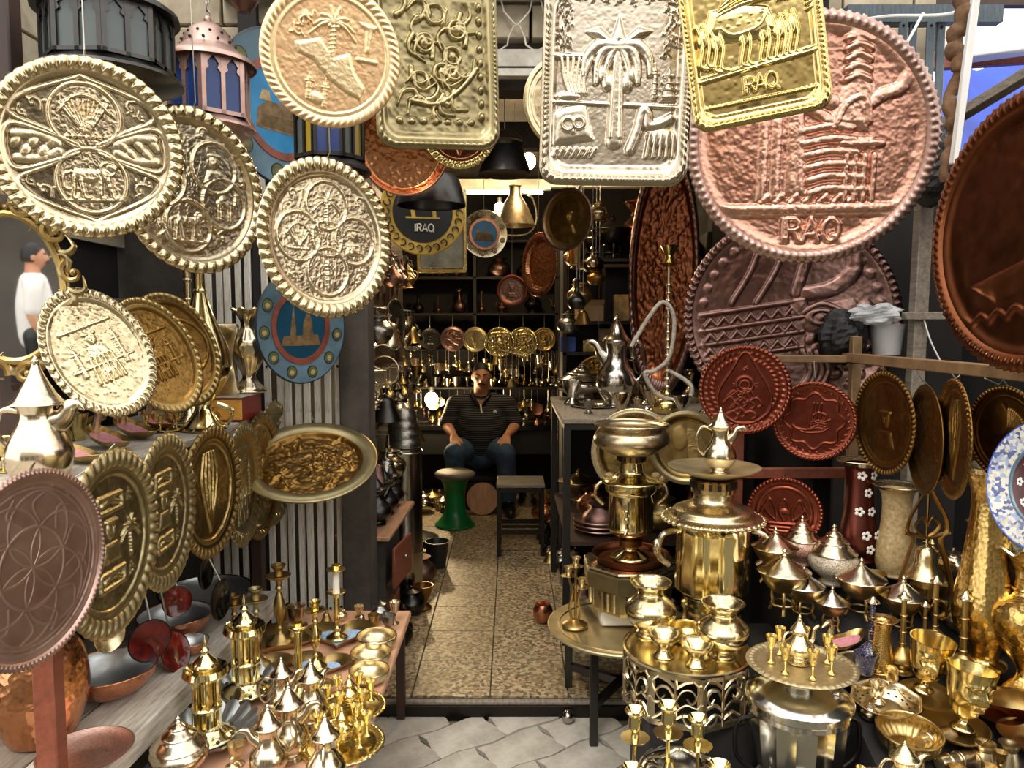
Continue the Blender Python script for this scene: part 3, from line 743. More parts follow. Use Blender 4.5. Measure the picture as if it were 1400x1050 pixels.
# side return of the stall: planks running back, seen between the lanterns
wl = struct('wall_side', MB().box(.05, 1.5, 1.3, (-1.78, 2.72, 2.6)), 'stone')
for k in range(6): MB().box(.02, 1.46, .145, bev=.004).obj('plank', 'stone', wl, (-1.745, 2.72, 2.1 + .155 * k))
# lintel and lattice over the opening
li = struct('lintel_front', MB().box(1.62, .07, .07, (.13, 3.30, 2.745)), 'white_paint'); MB().box(1.62, .05, .03, (0, 0, 0)).obj('lower_rail', 'white_paint', li, (.13, 3.29, 2.685))
lat = thing('window_lattice', 'bent iron lattice grille above the white shop lintel', 'grille', (.02, 3.30, 2.9))
for k in range(-2, 3):
    for m in (1, -1):
        pts = [(k * .17 + m * .075, 0, .13), (k * .17 + m * .055, 0, .05), (k * .17 + m * .012, 0, .0), (k * .17 - m * .012, 0, -.012), (k * .17 - m * .035, 0, -.06), (k * .17 - m * .04, 0, -.09), (k * .17 - m * .085, 0, -.12)]
        MB().tube(pts, .004, 6).obj('bar', 'white_paint', lat)
struct('beam_inner', MB().box(2.4, .06, .05, (.05, 4.9, 2.52)), 'white_paint')
struct('beam_mid', MB().box(2.4, .08, .14, (.05, 4.1, 2.62)), 'plaster_dark')
# pillar beside the folding gate
struct('pillar_gate', MB().box(.13, .16, 2.75, (-.70, 3.34, 1.32), bev=.006), 'plaster_dark')
struct('pillar_street', MB().box(.30, .1, 2.6, (-1.66, 2.12, 1.8), bev=.01).box(.14, .06, 2.6, (-1.50, 2.06, 1.8), bev=.008), 'wood_pillar')
struct('trim_3', MB().box(.10, .06, 2.6, (-1.36, 2.02, 2.0), bev=.006), 'wood_dark')
# canopy over the stall; trays hang from its battens
can = struct('ceiling_battens', MB().beam((-2.5, 1.45, TOPZ + .06), (-2.5, 3.5, TOPZ + .06), .06, .05).beam((2.45, 1.45, TOPZ + .06), (2.45, 3.5, TOPZ + .06), .06, .05).beam((.1, 1.45, TOPZ + .06), (.1, 3.5, TOPZ + .06), .06, .05), 'wood_dark')
for k in range(6): MB().beam((-2.5, 1.5 + .38 * k, TOPZ + .02), (2.5, 1.5 + .38 * k, TOPZ + .02), .04, .06).obj('batten', 'wood_dark', can)
# the far side of the bazaar street
opp = struct('wall_opposite', MB().box(12, .3, 4.3, (0, -5.4, 2.0)), 'facade')
for k in range(5):
    MB().box(1.5, .1, 2.3, bev=.02).obj('shutter_panel', 'facade_dark', opp, (-4.6 + 2.3 * k, -5.24, 1.1)); MB().box(1.9, 1.0, .05, rot=(rad(-14), 0, 0)).obj('awning', 'canvas', opp, (-4.6 + 2.3 * k, -4.8, 2.55))
# folding gates
def gate(nm, label, n, x0, dx, z0, z1, yy, mat, w=.03):
    g = thing(nm, label, 'gate', (x0, yy, z0), group=None)
    sm = MB().box(w, .012, z1 - z0, (0, 0, (z1 - z0) / 2), bev=.003).mesh('slat', mat); rv = MB().ball((0, -.009, 0), .006, 8, 5).mesh('rivet', 'iron')
    for k in range(n):
        s = link('slat', sm, g, (k * dx, .018 * (k % 2), 0), (0, random.uniform(-.004, .004), random.uniform(-.25, .25)))
        for z in np.arange(.3, z1 - z0, .55): link('rivet', rv, s, (0, 0, z))
    MB().beam((-.02, .03, .06), (n * dx, .03, .06), .02, .03).obj('lower_rail', 'iron', g)
    return g
gate('folding_gate', 'white folding gate of upright metal slats beside the dark pillar', 14, -1.34, .043, .02, 2.35, 3.28, 'gate_white', .03)
gate('folding_gate', 'blue grey folding gate of riveted slats behind the big copper coin tray', 6, 1.52, .058, .9, 2.88, 3.2, 'gate_blue', .034)
MB().beam((1.40, 3.22, 2.90), (2.05, 3.22, 2.90), .05, .07).obj('trim_4', 'gate_blue')['kind'] = 'structure'
# ============================================================ HANGING TRAYS
def px_tray(label, px, py, Y, b, a=None, side=1, pitch=0, roll=0, wire=TOPZ, yaw=None, **k):
    y = view_yaw(px, a or b, b, side) if yaw is None else yaw
    return tray(label, at(px, py, Y), b * mpp(Y), y, pitch, roll, wire=wire, **k)
px_tray('antiqued pale brass tray with two round scenes, lion below, hung before the big lantern', 121, 203, 1.75, 117, 117, pitch=rad(-6), roll=rad(4), rel=d_lobed, dish='brass_antique', rim='brass_pale', lobes=52, nr=110, nt=416, relh=.03, rim_w=.15)
px_tray('pale brass tray half hidden behind the antiqued tray, round scenes and scalloped edge', 268, 261, 2.1, 110, 90, 1, rel=d_four_b, dish='brass_silvered', rim='brass_pale', lobes=44, nr=95, nt=352, rim_w=.14, relh=.028)
px_tray('pale gold tray with four round medallions and palm, hung above the blue plate', 450, 326, 2.0, 107, 88, 1, rel=d_four, dish='brass_silvered', rim='brass_pale', lobes=52, nr=100, nt=416, rim_w=.17, relh=.028)
px_tray('tilted two-tone gold and copper tray with palm and raised country map', 453, 76, 1.62, 91, 91, yaw=rad(16), pitch=rad(-12), roll=rad(-6), rel=d_map, dish='gold_copper', rim='gold_copper', kind='rope', lobes=60, nr=90, nt=360, rim_w=.15, depth=.02, relh=.04)
Y_ = 2.02
tray('rectangular olive brass tray beaten with flowers and studs', at(597, 82, Y_), rrect(.335, .46, .05), rad(17), rad(-3), rad(2.5), rel=d_floral, dish='brass_olive', rim='brass_olive', kind='rim', border='beads', lobes=90, nr=110, nt=380, rim_w=.12, depth=.07, relh=.06, wire=TOPZ, name='rectangular_tray')
tray('rectangular silver tray with a tall palm tree and camel', at(843, 112, 1.95), rrect(.385, .52, .05), rad(-6), rad(-4), rad(-2), rel=d_palm_silver, dish='silver_tray', rim='silver_warm', kind='rim', border='beads', lobes=100, nr=120, nt=420, rim_w=.13, depth=.06, relh=.05, wire=TOPZ, name='rectangular_tray')
tray('rectangular gold brass tray with winged bull and the word IRAQ', at(1030, 54, 1.80), rrect(.317, .379, .038), rad(-12), rad(-5), rad(8.5), rel=d_winged_bull, dish='brass_gold', rim='brass_gold', kind='rim', border='beads', lobes=90, nr=120, nt=400, rim_w=.12, depth=.06, relh=.05, wire=TOPZ, name='rectangular_tray')
px_tray('huge pink copper coin tray with monument and the word IRAQ', 1109, 190, 2.45, 163, 157, 1, pitch=rad(-4), rel=d_monument, dish='copper_pink', rim='copper_plum', kind='notch', lobes=96, nr=140, nt=480, rim_w=.10, depth=.03, relh=.035)
px_tray('huge dark copper tray with bull head leaning below the coin tray', 1082, 434, 2.98, 143, 143, yaw=rad(-8), pitch=rad(5), rel=d_bull, dish='copper_dark', rim='copper_dark', kind='zigzag', lobes=90, nr=120, nt=420, rim_w=.08, depth=.03, relh=.035, wire=None)
px_tray('huge brown copper tray on the grey rack, boat scene, notched edge', 1402, 316, 1.62, 190, 122, -1, roll=rad(10), rel=d_boat, dish='copper_brown', rim='copper_brown', kind='notch', lobes=90, nr=80, nt=360, rim_w=.12, depth=.03, relh=.02)
px_tray('small copper tray with beaded gold edge behind the rectangular flower tray', 628, 179, 2.12, 50, 50, yaw=rad(5), rel=d_leaf, dish='copper', rim='brass_gold', kind='scallop', lobes=36, nr=40, nt=216, rim_w=.2)
px_tray('plain hammered copper bowl tray behind the small beaded copper tray', 553, 203, 2.3, 62, 60, yaw=rad(20), pitch=rad(-15), rel=d_hammer, dish='copper_bright', rim='copper', kind='plain', nr=40, nt=120, rim_w=.06, depth=.22, relh=.02)
px_tray('pale brass tray mostly hidden behind the rectangular silver tray', 778, 142, 2.3, 64, 60, 1, rel=d_leaf, dish='brass_silvered', rim='brass_pale', kind='plain', nr=40, nt=160, rim_w=.12)
tray('tall narrow dark copper tray standing behind the water pipe', at(907, 372, 4.12), oval(.20, .70), rad(-28), rad(3), 0, rel=d_hammer, dish='copper_brown', rim='copper_dark', kind='rope', lobes=80, nr=50, nt=240, rim_w=.14, depth=.06, name='oval_tray')
# red copper trays hung on the wooden rack
RK = 2.74
px_tray('round red copper tray with pointed drop of script, highest of the red three', 1018, 533, RK - .1, 61, 59, yaw=rad(-14), rel=d_drop, dish='copper_red', rim='copper_red', kind='scallop', lobes=60, nr=75, nt=300, rim_w=.1, depth=.03, wire=tuple(at(1018, 492, RK)))
px_tray('round red copper tray with lobed frame and royal monogram', 1113, 576, RK - .08, 55, 54, yaw=rad(-24), rel=d_tughra, dish='copper_red', rim='copper_red', kind='rope', lobes=60, nr=75, nt=300, rim_w=.1, depth=.03, wire=tuple(at(1113, 494, RK)))
px_tray('round red copper tray with lotus, low behind the lidded bowls', 1072, 702, RK - .06, 51, 50, yaw=rad(-20), rel=d_lotus, dish='copper_red', rim='copper_red', kind='bead', lobes=56, nr=65, nt=280, rim_w=.16, depth=.03, wire=tuple(at(1072, 652, RK)))
# brass plates hung on the side rail
for px, py, b, a, Y, lab, rl, kd in ((1208, 578, 72, 38, 2.5, 'brown brass plate with stud edge, first on the side rail from the corner post', d_old, 'bead'), (1264, 601, 76, 22, 2.28, 'deep polished brass plate seen nearly edge-on, second on the side rail', d_hammer, 'plain'),
                                 (1302, 600, 84, 22, 2.06, 'dark edge-on brass plate, third on the side rail', d_leaf, 'rope'), (1372, 592, 66, 44, 1.95, 'brass plate with rays and studded edge, last on the side rail', d_rays, 'bead')):
    q = at(px, py, Y); px_tray(lab, px, py, Y, b, a, -1, rel=rl, dish='brass_brown', rim='brass_brown', kind=kd, lobes=64, nr=50, nt=256, rim_w=.14, wire=(1.250, q.y, 1.462), name='brass_plate', cat='plate')
# pale trays hung along the wooden shelf edge, facing the passage
SH = 1.235
for px, py, b, a, Y, lab, kd, rl, dm in (
    (157, 741, 131, 60, 1.60, 'olive brass tray with knobbed edge and figure, nearest of the shelf row', 'scallop', d_cartouche, 'brass_olive'),
    (229, 699, 109, 38, 1.93, 'olive brass tray with small cartouche, second of the shelf row', 'scallop', d_cartouche, 'brass_olive'),
    (290, 672, 92, 38, 2.305, 'olive brass tray with smooth inner ring, third of the shelf row', 'bead', d_leaf, 'brass_old'),
    (334, 662, 86, 24, 2.665, 'olive brass tray, fourth of the shelf row, narrow and edge-on', 'scallop', d_figure, 'brass_olive'),
    (357, 650, 88, 26, 2.93, 'olive brass tray, fifth of the shelf row, leaf pattern', 'bead', d_scene, 'brass_old'),
    (376, 633, 86, 25, 3.19, 'olive brass tray, farthest of the shelf row, touching the round wall dish', 'scallop', d_scene, 'brass_olive')):
    q = at(px, py, Y); px_tray(lab, px, py, Y, b, a, 1, rel=rl, dish=dm, rim=dm, kind=kd, lobes=44, nr=70, nt=264, rim_w=.2, wire=(-1.030, q.y, SH - .012))
px_tray('large plum copper tray engraved with circles, hung by the dark wooden post', 48, 776, 1.29, 138, 92, 1, rel=d_circles, dish='copper_plum', rim='copper_plum', kind='notch', lobes=110, nr=110, nt=440, rim_w=.08, depth=.02, relh=.009, pat=.4, wire=(-1.03, 1.44, SH - .01), roll=rad(15))
tray('round olive brass dish with wide rim leaning on the white gate', at(424, 630, 2.98), .272, rad(10), rad(64), 0, rel=d_scene, dish='brass_brown', rim='brass_olive', kind='plain', nr=60, nt=200, rim_w=.22, depth=.1, relh=.05, name='wall_dish', cat='dish', wire=tuple(at(424, 560, 3.26)))
# oval trays propped on the shelf
tray('bright pale oval tray with zigzag edge leaning on the shelf', at(135, 481, 1.95), oval(.125, .185), rad(30), rad(16), rad(24), rel=d_figure, dish='brass_pale', rim='brass_pale', kind='zigzag', lobes=46, nr=70, nt=276, rim_w=.15, name='oval_tray')
tray('brown brass oval tray with figure leaning behind the bright oval tray', at(214, 486, 2.2), oval(.115, .185), rad(36), rad(12), rad(22), rel=d_figure, dish='brass_brown', rim='brass_old', kind='bead', lobes=46, nr=60, nt=230, rim_w=.15, name='oval_tray')
tray('brown brass oval tray rearmost of the three leaning on the shelf', at(240, 478, 2.40), oval(.128, .195), rad(34), rad(10), rad(20), rel=d_leaf, dish='brass_brown', rim='brass_old', kind='bead', lobes=46, nr=50, nt=230, rim_w=.15, name='oval_tray')

# ============================================================ PAINTED PLATES
def disc_mb(r, z, h=.003, seg=48, r0=0):
    return MB().lathe([(r0, z), (r0, z + h), (r, z + h), (r, z)] if r0 else [(0, z + h), (r, z + h), (r, z)], seg)
def painted_plate(label, px, py, Y, b, a, side, mats, sky, shape, pitch=0, wire=TOPZ, meds=9, name='painted_plate', yaw=None):
    R = b * mpp(Y); M = face_rot(view_yaw(px, a, b, side) if yaw is None else yaw, pitch); pos = at(px, py, Y)
    e = thing(name, label, 'plate', pos, M.to_euler())
    MB().lathe([(0, -.012), (R * .62, -.012), (R * .97, .0), (R, .004), (R * .99, .009), (R * .66, .001), (R * .6, -.004), (0, -.004)], 64).obj('rim', mats[0], e)
    MB().lathe([(R * .995, .001), (R * 1.012, .006), (R * .985, .0105)], 64).obj('rim_edge', 'enamel_dark', e)
    disc_mb(R * .66, -.004, .0085, 48, R * .56).obj('red_band', mats[1], e)
    disc_mb(R * .555, -.006, .004).obj('picture_sky', sky, e)
    for k, (pts, mt) in enumerate(shape): MB().prism([(x * R * .55, y * R * .55) for x, y in pts], .002, back=-.003).obj('painted_building', mt, e)
    mm = disc_mb(R * .1, 0, .003, 20).mesh('medallion', mats[2]); mo = MB().lathe([(R * .1, 0), (R * .1, .0035), (R * .115, .0035), (R * .115, 0)], 20).mesh('medallion_ring', 'enamel_dark')
    mg = disc_mb(R * .05, .002, .002, 9).mesh('medallion_face', mats[3])
    for k in range(meds):
        t = .4 + 2 * PI * k / meds; m = link('medallion', mm, e, (R * .83 * cos(t), R * .83 * sin(t), .0045)); link('medallion_ring', mo, m); link('medallion_face', mg, m, (0, -R * .01, 0))
    if wire:
        inv = (Matrix.Translation(pos) @ M).inverted(); wp = pos + M.to_3x3() @ Vector((0, R * .98, -.004)); w = Vector(wire) if not isinstance(wire, (int, float)) else Vector((wp.x, wp.y, wire))
        MB().tube([inv @ wp, inv @ w], .0016, 6).obj('hanging_wire', 'wire', e)
    return e
dome_city = [([(-.75, -.55), (.75, -.55), (.7, -.05), (.3, .1), (-.4, .12), (-.7, -.1)], 'enamel_brown'), ([(-.1, .1), (.0, .45), (.15, .6), (.35, .45), (.45, .1)], 'enamel_grey_blue'), ([(-.65, .1), (-.55, .35), (-.35, .35), (-.3, .1)], 'enamel_sand'), ([(-.6, -.2), (.6, -.2), (.6, -.5), (-.6, -.5)], 'enamel_sand')]
towers = [([(-.8, -.6), (.8, -.6), (.7, -.25), (-.7, -.3)], 'enamel_brown'), ([(-.45, -.3), (-.2, -.3), (-.24, .3), (-.3, .75), (-.36, .3)], 'enamel_brown'), ([(.05, -.3), (.5, -.3), (.45, .2), (.3, .55), (.2, .35), (.1, .1)], 'enamel_brown')]
painted_plate('large blue painted plate with red ring and golden building, behind the copper map tray', 385, 150, 3.1, 101, 76, 1, ('enamel_grey_blue', 'enamel_red', 'enamel_green', 'enamel_brown'), 'enamel_blue', dome_city)
painted_plate('blue painted plate with two dark towers, hung on the white gate', 412, 447, 3.0, 77, 58, 1, ('enamel_grey_blue', 'enamel_red', 'enamel_green', 'enamel_sand'), 'enamel_deep', towers, wire=tuple(at(412, 350, 3.25)), meds=11)
painted_plate('small green rimmed plate with blue sky picture deep in the shop', 662, 320, 4.3, 32, 31, 1, ('brass_pale', 'copper', 'enamel_sand', 'gold_paint'), 'enamel_blue', dome_city, wire=2.52)
# black and gold IRAQ plate
def black_plate():
    Y = 2.78; R = 58 * mpp(Y); pos = at(578, 290, Y); M = face_rot(rad(14), 0); e = thing('painted_plate', 'black plate with gold floral border, gold lion and the word IRAQ', 'plate', pos, M.to_euler())
    MB().lathe([(0, -.012), (R * .62, -.012), (R * .97, 0), (R, .006), (R * .97, .009), (R * .7, 0), (0, 0)], 56).obj('rim', 'gold_paint', e)
    disc_mb(R * .7, -.004, .0065, 48).obj('black_field', 'black', e)
    r = MB()
    for k in range(26):
        t = 2 * PI * k / 26; x, y = R * .84 * cos(t), R * .84 * sin(t); r.tube([(x + R * .09 * cos(t + q) * .9 ** q, y + R * .09 * sin(t + q) * .9 ** q, .0085) for q in np.linspace(0, 4.5, 9)], .0025, 5)
    r.obj('floral_border', 'black', e)['kind'] = 'stuff'
    q = R * .42
    for pts in ([(-.8, .1), (-.7, .45), (.3, .4), (.75, .7), (.95, .45), (.7, .1), (.75, -.5), (.55, -.5), (.5, .0), (.0, .02), (-.45, .0), (-.4, -.5), (-.62, -.5), (-.7, -.05)], [(-.95, -.5), (.95, -.5), (.95, -.6), (-.95, -.6)]):
        MB().prism([(x * q, y * q + R * .1) for x, y in pts], .003, back=.001).obj('gold_lion', 'gold_paint', e)
    rr = MB()
    L = {'I': [[(0, -.5), (0, .5)]], 'R': [[(-.25, -.5), (-.25, .5), (.1, .5), (.27, .38), (.27, .14), (.1, 0), (-.25, 0)], [(.02, 0), (.3, -.5)]], 'A': [[(-.34, -.5), (0, .5), (.34, -.5)], [(-.2, -.18), (.2, -.18)]],
         'Q': [[(.36 * cos(t), .5 * sin(t)) for t in np.linspace(0, 2 * PI, 13)], [(.12, -.25), (.4, -.58)]]}
    for ch, x in zip('IRAQ', (-1.05, -.55, .25, 1.1)):
        for st in L[ch]: rr.tube([((x + a) * R * .17, b * R * .17 - R * .36, .004) for a, b in st], R * .018, 5)
    rr.obj('lettering', 'white_paint', e)
    inv = (Matrix.Translation(pos) @ M).inverted(); MB().tube([Vector((0, R * .98, 0)), inv @ Vector((pos.x, pos.y + .05, 3.0))], .0016, 6).obj('hanging_wire', 'wire', e)
black_plate()
# blue and white floral plate at the end of the rack
def floral_plate():
    Y = 1.45; R = 92 * mpp(Y); pos = at(1428, 664, Y); M = face_rot(view_yaw(1428, 66, 92, -1), rad(8), rad(10)); e = thing('floral_plate', 'blue and white enamel plate with floral rim at the rack end', 'plate', pos, M.to_euler())
    MB().lathe([(0, -.02), (R * .6, -.02), (R * .97, 0), (R, .004), (R * .985, .008), (R * .66, -.006)], 64).obj('rim', 'floral_enamel', e)
    MB().lathe([(R * .985, .0075), (R * 1.0, .009), (R * 1.012, .003), (R, 0)], 64).obj('rim_edge', 'box_blue', e)
    MB().lathe([(R * .60, -.010), (R * .64, -.004), (R * .67, -.004)], 64).obj('inner_band', 'enamel_grey_blue', e)
    MB().lathe([(0, -.013), (R * .56, -.013), (R * .62, -.007)], 64).obj('centre_field', 'enamel_maroon', e)
    fm = MB()
    for k in range(5): fm.ball((R * .045 * cos(k * 1.2566), R * .045 * sin(k * 1.2566), 0), R * .03, 6, 4, (1, 1, .2))
    fm = fm.mesh('painted_flower', 'foam_white')
    for k in range(10):
        for q in (.53, .38): link('painted_flower', fm, e, (R * q * cos(k * .628 + q), R * q * sin(k * .628 + q), -.0125))
    inv = (Matrix.Translation(pos) @ M).inverted(); MB().tube([Vector((0, R * .98, 0)), inv @ Vector((1.250, pos.y, 1.462))], .0016, 6).obj('hanging_wire', 'wire', e)
floral_plate()

# ============================================================ RACK AT THE STREET CORNER
A_, B_ = at(940, 500, 2.78), at(1182, 490, 2.78)
rack = thing('display_rack', 'wooden rack of light battens carrying the red trays and brass plates', 'rack', (1.27, 2.78, STREET))
def rk(nm, a, b, w, h=None, m='wood_rail'): 
    mb = MB().beam(Vector(a) - rack.location, Vector(b) - rack.location, w, h, bev=.003); return mb.obj(nm, m, rack)
rk('top_rail', (.75, 2.79, 1.475), (1.30, 2.79, 1.475), .03, .028); rk('side_rail', (1.275, 2.82, 1.48), (1.275, 1.2, 1.48), .035, .035)
rk('corner_post', (1.30, 2.80, STREET), (1.30, 2.80, 1.56), .035); rk('lower_rail', (.72, 2.79, 1.04), (1.30, 2.79, 1.04), .03, .04, 'wood_red'); pass
rk('inner_post', (.86, 2.80, STREET), (.86, 2.80, 1.3), .045, .03, 'wood_red'); rk('end_post', (1.30, 1.22, STREET), (1.30, 1.22, 1.5), .035, .035, 'wood_dark')
gr = thing('grey_rack', 'grey wooden frame with slanting top bar holding the brown copper tray', 'rack', (1.5, 2.5, STREET))
def gk(nm, a, b, w, h=None):
    MB().beam(Vector(a) - gr.location, Vector(b) - gr.location, w, h, bev=.003).obj(nm, 'wood_grey', gr)
p1 = at(1268, 185, 2.80); p2 = at(1420, 92, 2.45); p2 = p1 + (p2 - p1) * ((1.945 - p1.x) / (p2.x - p1.x))
gk('post', (p1.x - .02, 2.80, STREET), p1, .05, .05); gk('top_bar', p1, p2, .05, .035); gk('cross_bar', at(1235, 432, 2.78), at(1330, 432, 2.74), .04, .03)
# ============================================================ VESSEL KINDS (unit height unless noted)
KINDS = {}; CACHE = {}
def kind(f): KINDS[f.__name__] = f; return f
PLACED = []; LAST = [None]
def make(k, label, cat, loc, rz=0, s=1, group=None, mat=None, tilt=(0, 0), name=None, sx=None, mats=None):
    """one thing of kind k: an Empty with its parts (shared mesh data), or a lone mesh"""
    if k not in CACHE: CACHE[k] = [(n, mb.mesh(n, m), p) for n, mb, m, p in [(q + (None,))[:4] for q in KINDS[k]()]]
    bb = max(max(abs(c) for c in co[:2]) for _, me, _ in CACHE[k] for co in (me.vertices[0].co, ) ) if False else max(np.abs(np.array([v.co[:2] for v in me.vertices])).max() for _, me, _ in CACHE[k][:2]); PLACED.append((loc[0], loc[1], loc[2], bb * s * (sx or 1)))
    parts = CACHE[k]; nm = name or k; rot = (tilt[0], tilt[1], rz)
    def setmat(o, n):
        mm = (mats or {}).get(n, mat)
        if mm and (mats is None or n in mats or mat):
            if mats is None and n in KEEP: return
            o.material_slots[0].link = 'OBJECT'; o.material_slots[0].material = MATS[mm]
    sc = (s, s, s) if sx is None else (s * sx, s * sx, s)
    if len(parts) == 1:
        o = link(nm, parts[0][1], None, loc, rot); o.scale = sc; setmat(o, parts[0][0]); LAST[0] = o; return tag(o, label, cat, group)
    e = thing(nm, label, cat, loc, rot, group); e.scale = sc; os_ = []; LAST[0] = e
    for n, me, p in parts:
        o = link(n, me, e if p is None else os_[p]); setmat(o, n); os_.append(o)
    return e
KEEP = {'candle', 'inside', 'enamel', 'knob', 'glass_pane'}
def lift(k, s):
    '''how far a foot must rise so that its rear does not sink into the sloping bank'''
    if k not in CACHE: CACHE[k] = [(n, mb.mesh(n, m), p) for n, mb, m, p in [(q + (None,))[:4] for q in KINDS[k]()]]
    r = max([math.hypot(v.co[0], v.co[1]) for _, me, _ in CACHE[k] for v in me.vertices if v.co[2] < .06] or [.1])
    return SLOPE[2] * r * s + .001
def put(k, label, cat, px, py, z, hpx, rz=0, **kw):
    """stand kind k with its foot seen at (px, py) on the surface at height z, hpx tall in the photograph"""
    p = onz(px, py, z); h = hpx * p.y / FPX
    if z is None: p = p + Vector((0, 0, lift(k, h * (kw.get('sx') or 1))))
    return make(k, label, cat, p, rz, h, **kw)
def torus_pts(r, z, n=24, a=0): return [(r * cos(2 * PI * k / n), r * sin(2 * PI * k / n), z) for k in range(n)]
def arc(c, r, a0, a1, n=10, ax='xz'):
    return [(c[0] + r * cos(a0 + (a1 - a0) * k / n), c[1], c[2] + r * sin(a0 + (a1 - a0) * k / n)) for k in range(n + 1)]
def flute(k, amp): return lambda r, z, t: r * (1 + amp * (abs(cos(k * t / 2)) - .6))
@kind
def ewer():      # beaked coffee pot, +X spout
    body = prof([(.20, 0), (.22, .015), (.16, .05), (.25, .14), (.30, .24), (.27, .36), (.19, .46), (.15, .56), (.17, .66), (.20, .70)])
    b = MB().lathe([(0, 0)] + body + [(.19, .70), (.14, .60), (0, .5)], 24)
    l = MB().lathe(prof([(.215, .70), (.215, .715), (.15, .77), (.08, .87), (.04, .92)]) + [(0, .92)], 24)
    f = MB().lathe(prof([(.03, .915), (.045, .935), (.02, .955), (.03, .97), (.006, 1.0)], 3) + [(0, 1.0)], 10)
    s = MB().tube(cm([(.15, 0, .50), (.24, 0, .58), (.30, 0, .67), (.40, 0, .70), (.47, 0, .675)], 4), [.085, .085, .08, .075, .07, .065, .06, .055, .05, .045, .04, .036, .03, .026, .022, .018, .012], 10)
    h = MB().tube(cm([(-.16, 0, .66), (-.32, 0, .70), (-.42, 0, .55), (-.38, 0, .35), (-.25, 0, .25)], 5), .022, 8)
    return [('body', b, 'silver_warm'), ('lid', l, 'silver_warm'), ('finial', f, 'silver_warm', 1), ('spout', s, 'silver_warm'), ('handle', h, 'silver_warm')]
@kind
def big_jug():
    body = prof([(.27, 0), (.29, .02), (.33, .12), (.335, .22), (.27, .35), (.20, .45), (.18, .52), (.22, .61)])
    b = MB().lathe([(0, 0)] + body + [(.2, .61), (0, .5)], 36)
    l = MB().lathe(prof([(.28, .60), (.275, .615), (.20, .68), (.11, .80), (.06, .88), (.04, .93), (.05, .955), (.02, .98), (.01, 1.0)]) + [(0, 1.0)], 32)
    s = MB().tube(cm([(.12, 0, .44), (.25, 0, .48), (.34, 0, .57), (.42, 0, .59), (.48, 0, .55)], 4), [.10, .12, .115, .11, .1, .095, .09, .085, .08, .07, .06, .055, .045, .035, .03, .02, .012], 12)
    h = MB().tube(cm([(-.2, 0, .55), (-.36, 0, .55), (-.42, 0, .38), (-.31, 0, .24)], 5), .026, 8)
    return [('body', b, 'silver_warm'), ('lid', l, 'silver_warm'), ('spout', s, 'silver_warm'), ('handle', h, 'silver_warm')]
@kind
def lota_pot():
    o = prof([(.30, 0), (.32, .04), (.27, .10), (.45, .22), (.58, .40), (.55, .56), (.38, .70), (.28, .76), (.30, .84), (.44, .95), (.47, 1.0)])
    return [('body', MB().lathe(hollow(o, .02), 40), 'brass_polished'), ('neck_ring', MB().tube(torus_pts(.285, .775, 32), .02, 8, True), 'brass_polished')]
@kind
def footed_bowl():
    o = prof([(.52, 0), (.55, .05), (.36, .22), (.30, .36), (.50, .55), (.78, .82), (.88, 1.0)])
    return [('bowl', MB().lathe(hollow(o, .03), 36), 'brass_polished')]
@kind
def bowl():
    o = prof([(.35, 0), (.42, .02), (.75, .30), (.95, .70), (1.0, 1.0)])
    return [('bowl', MB().lathe(hollow(o, .025), 40), 'copper'), ('inside', MB().lathe([(r * .965, z + .035) for r, z in reversed(o) if z < .96] + [(0, .05)], 40), 'tin'), ('rim', MB().tube(torus_pts(.99, 1.0, 48), .022, 8, True), 'copper')]
@kind
def small_bowl():
    o = prof([(.5, 0), (.7, .05), (1.05, .45), (1.15, .9), (1.12, 1.0)])
    return [('bowl', MB().lathe(hollow(o, .04), 32), 'brass_pale'), ('rim', MB().tube(torus_pts(1.12, 1.0, 40), .035, 6, True), 'brass_pale')]
@kind
def shallow_bowl():
    o = prof([(.9, 0), (1.2, .08), (2.1, .55), (2.5, 1.0)])
    return [('bowl', MB().lathe(hollow(o, .08), 40), 'brass_old')]
@kind
def fluted_bowl():
    o = prof([(.85, 0), (1.0, .06), (1.35, .4), (1.42, .75), (1.5, 1.0)])
    return [('bowl', MB().lathe(hollow(o, .05), 156, rf=lambda r, z, t: r * (1 + (.035 * abs(cos(13 * t)) if .08 < z < .85 else 0))), 'brass_old'), ('rim', MB().tube([(1.5 * cos(t), 1.5 * sin(t), 1.0) for t in np.linspace(0, 2 * PI, 49)[:-1]], .06, 6, True), 'brass_old')]
@kind
def lidded_bowl():
    o = prof([(.08, .30), (.28, .36), (.46, .52), (.52, .64)])
    lid = prof([(.56, .635), (.55, .655), (.42, .71), (.22, .79), (.08, .86)])
    P = [('bowl', MB().lathe([(0, .30)] + o + [(.48, .63), (0, .5)], 28), 'brass_old'), ('lid', MB().lathe(lid + [(0, .87)], 28, rf=lambda r, z, t: r * (1 + .02 * abs(cos(7 * t)))), 'silver_warm'),
         ('finial', MB().lathe(prof([(.05, .855), (.075, .89), (.03, .92), (.055, .95), (0, 1.0)], 3), 10), 'silver_warm', 1)]
    for k in range(3):
        a = k * 2 * PI / 3 + .5; c, s = cos(a), sin(a)
        P.append(('leg', MB().tube(cm([(.2 * c, .2 * s, .38), (.27 * c, .27 * s, .25), (.24 * c, .24 * s, .1), (.32 * c, .32 * s, .0)], 4), .035, 7), 'brass_old'))
    P.append(('stand_ring', MB().tube(torus_pts(.25, .14, 20), .018, 6, True), 'brass_old'))
    return P
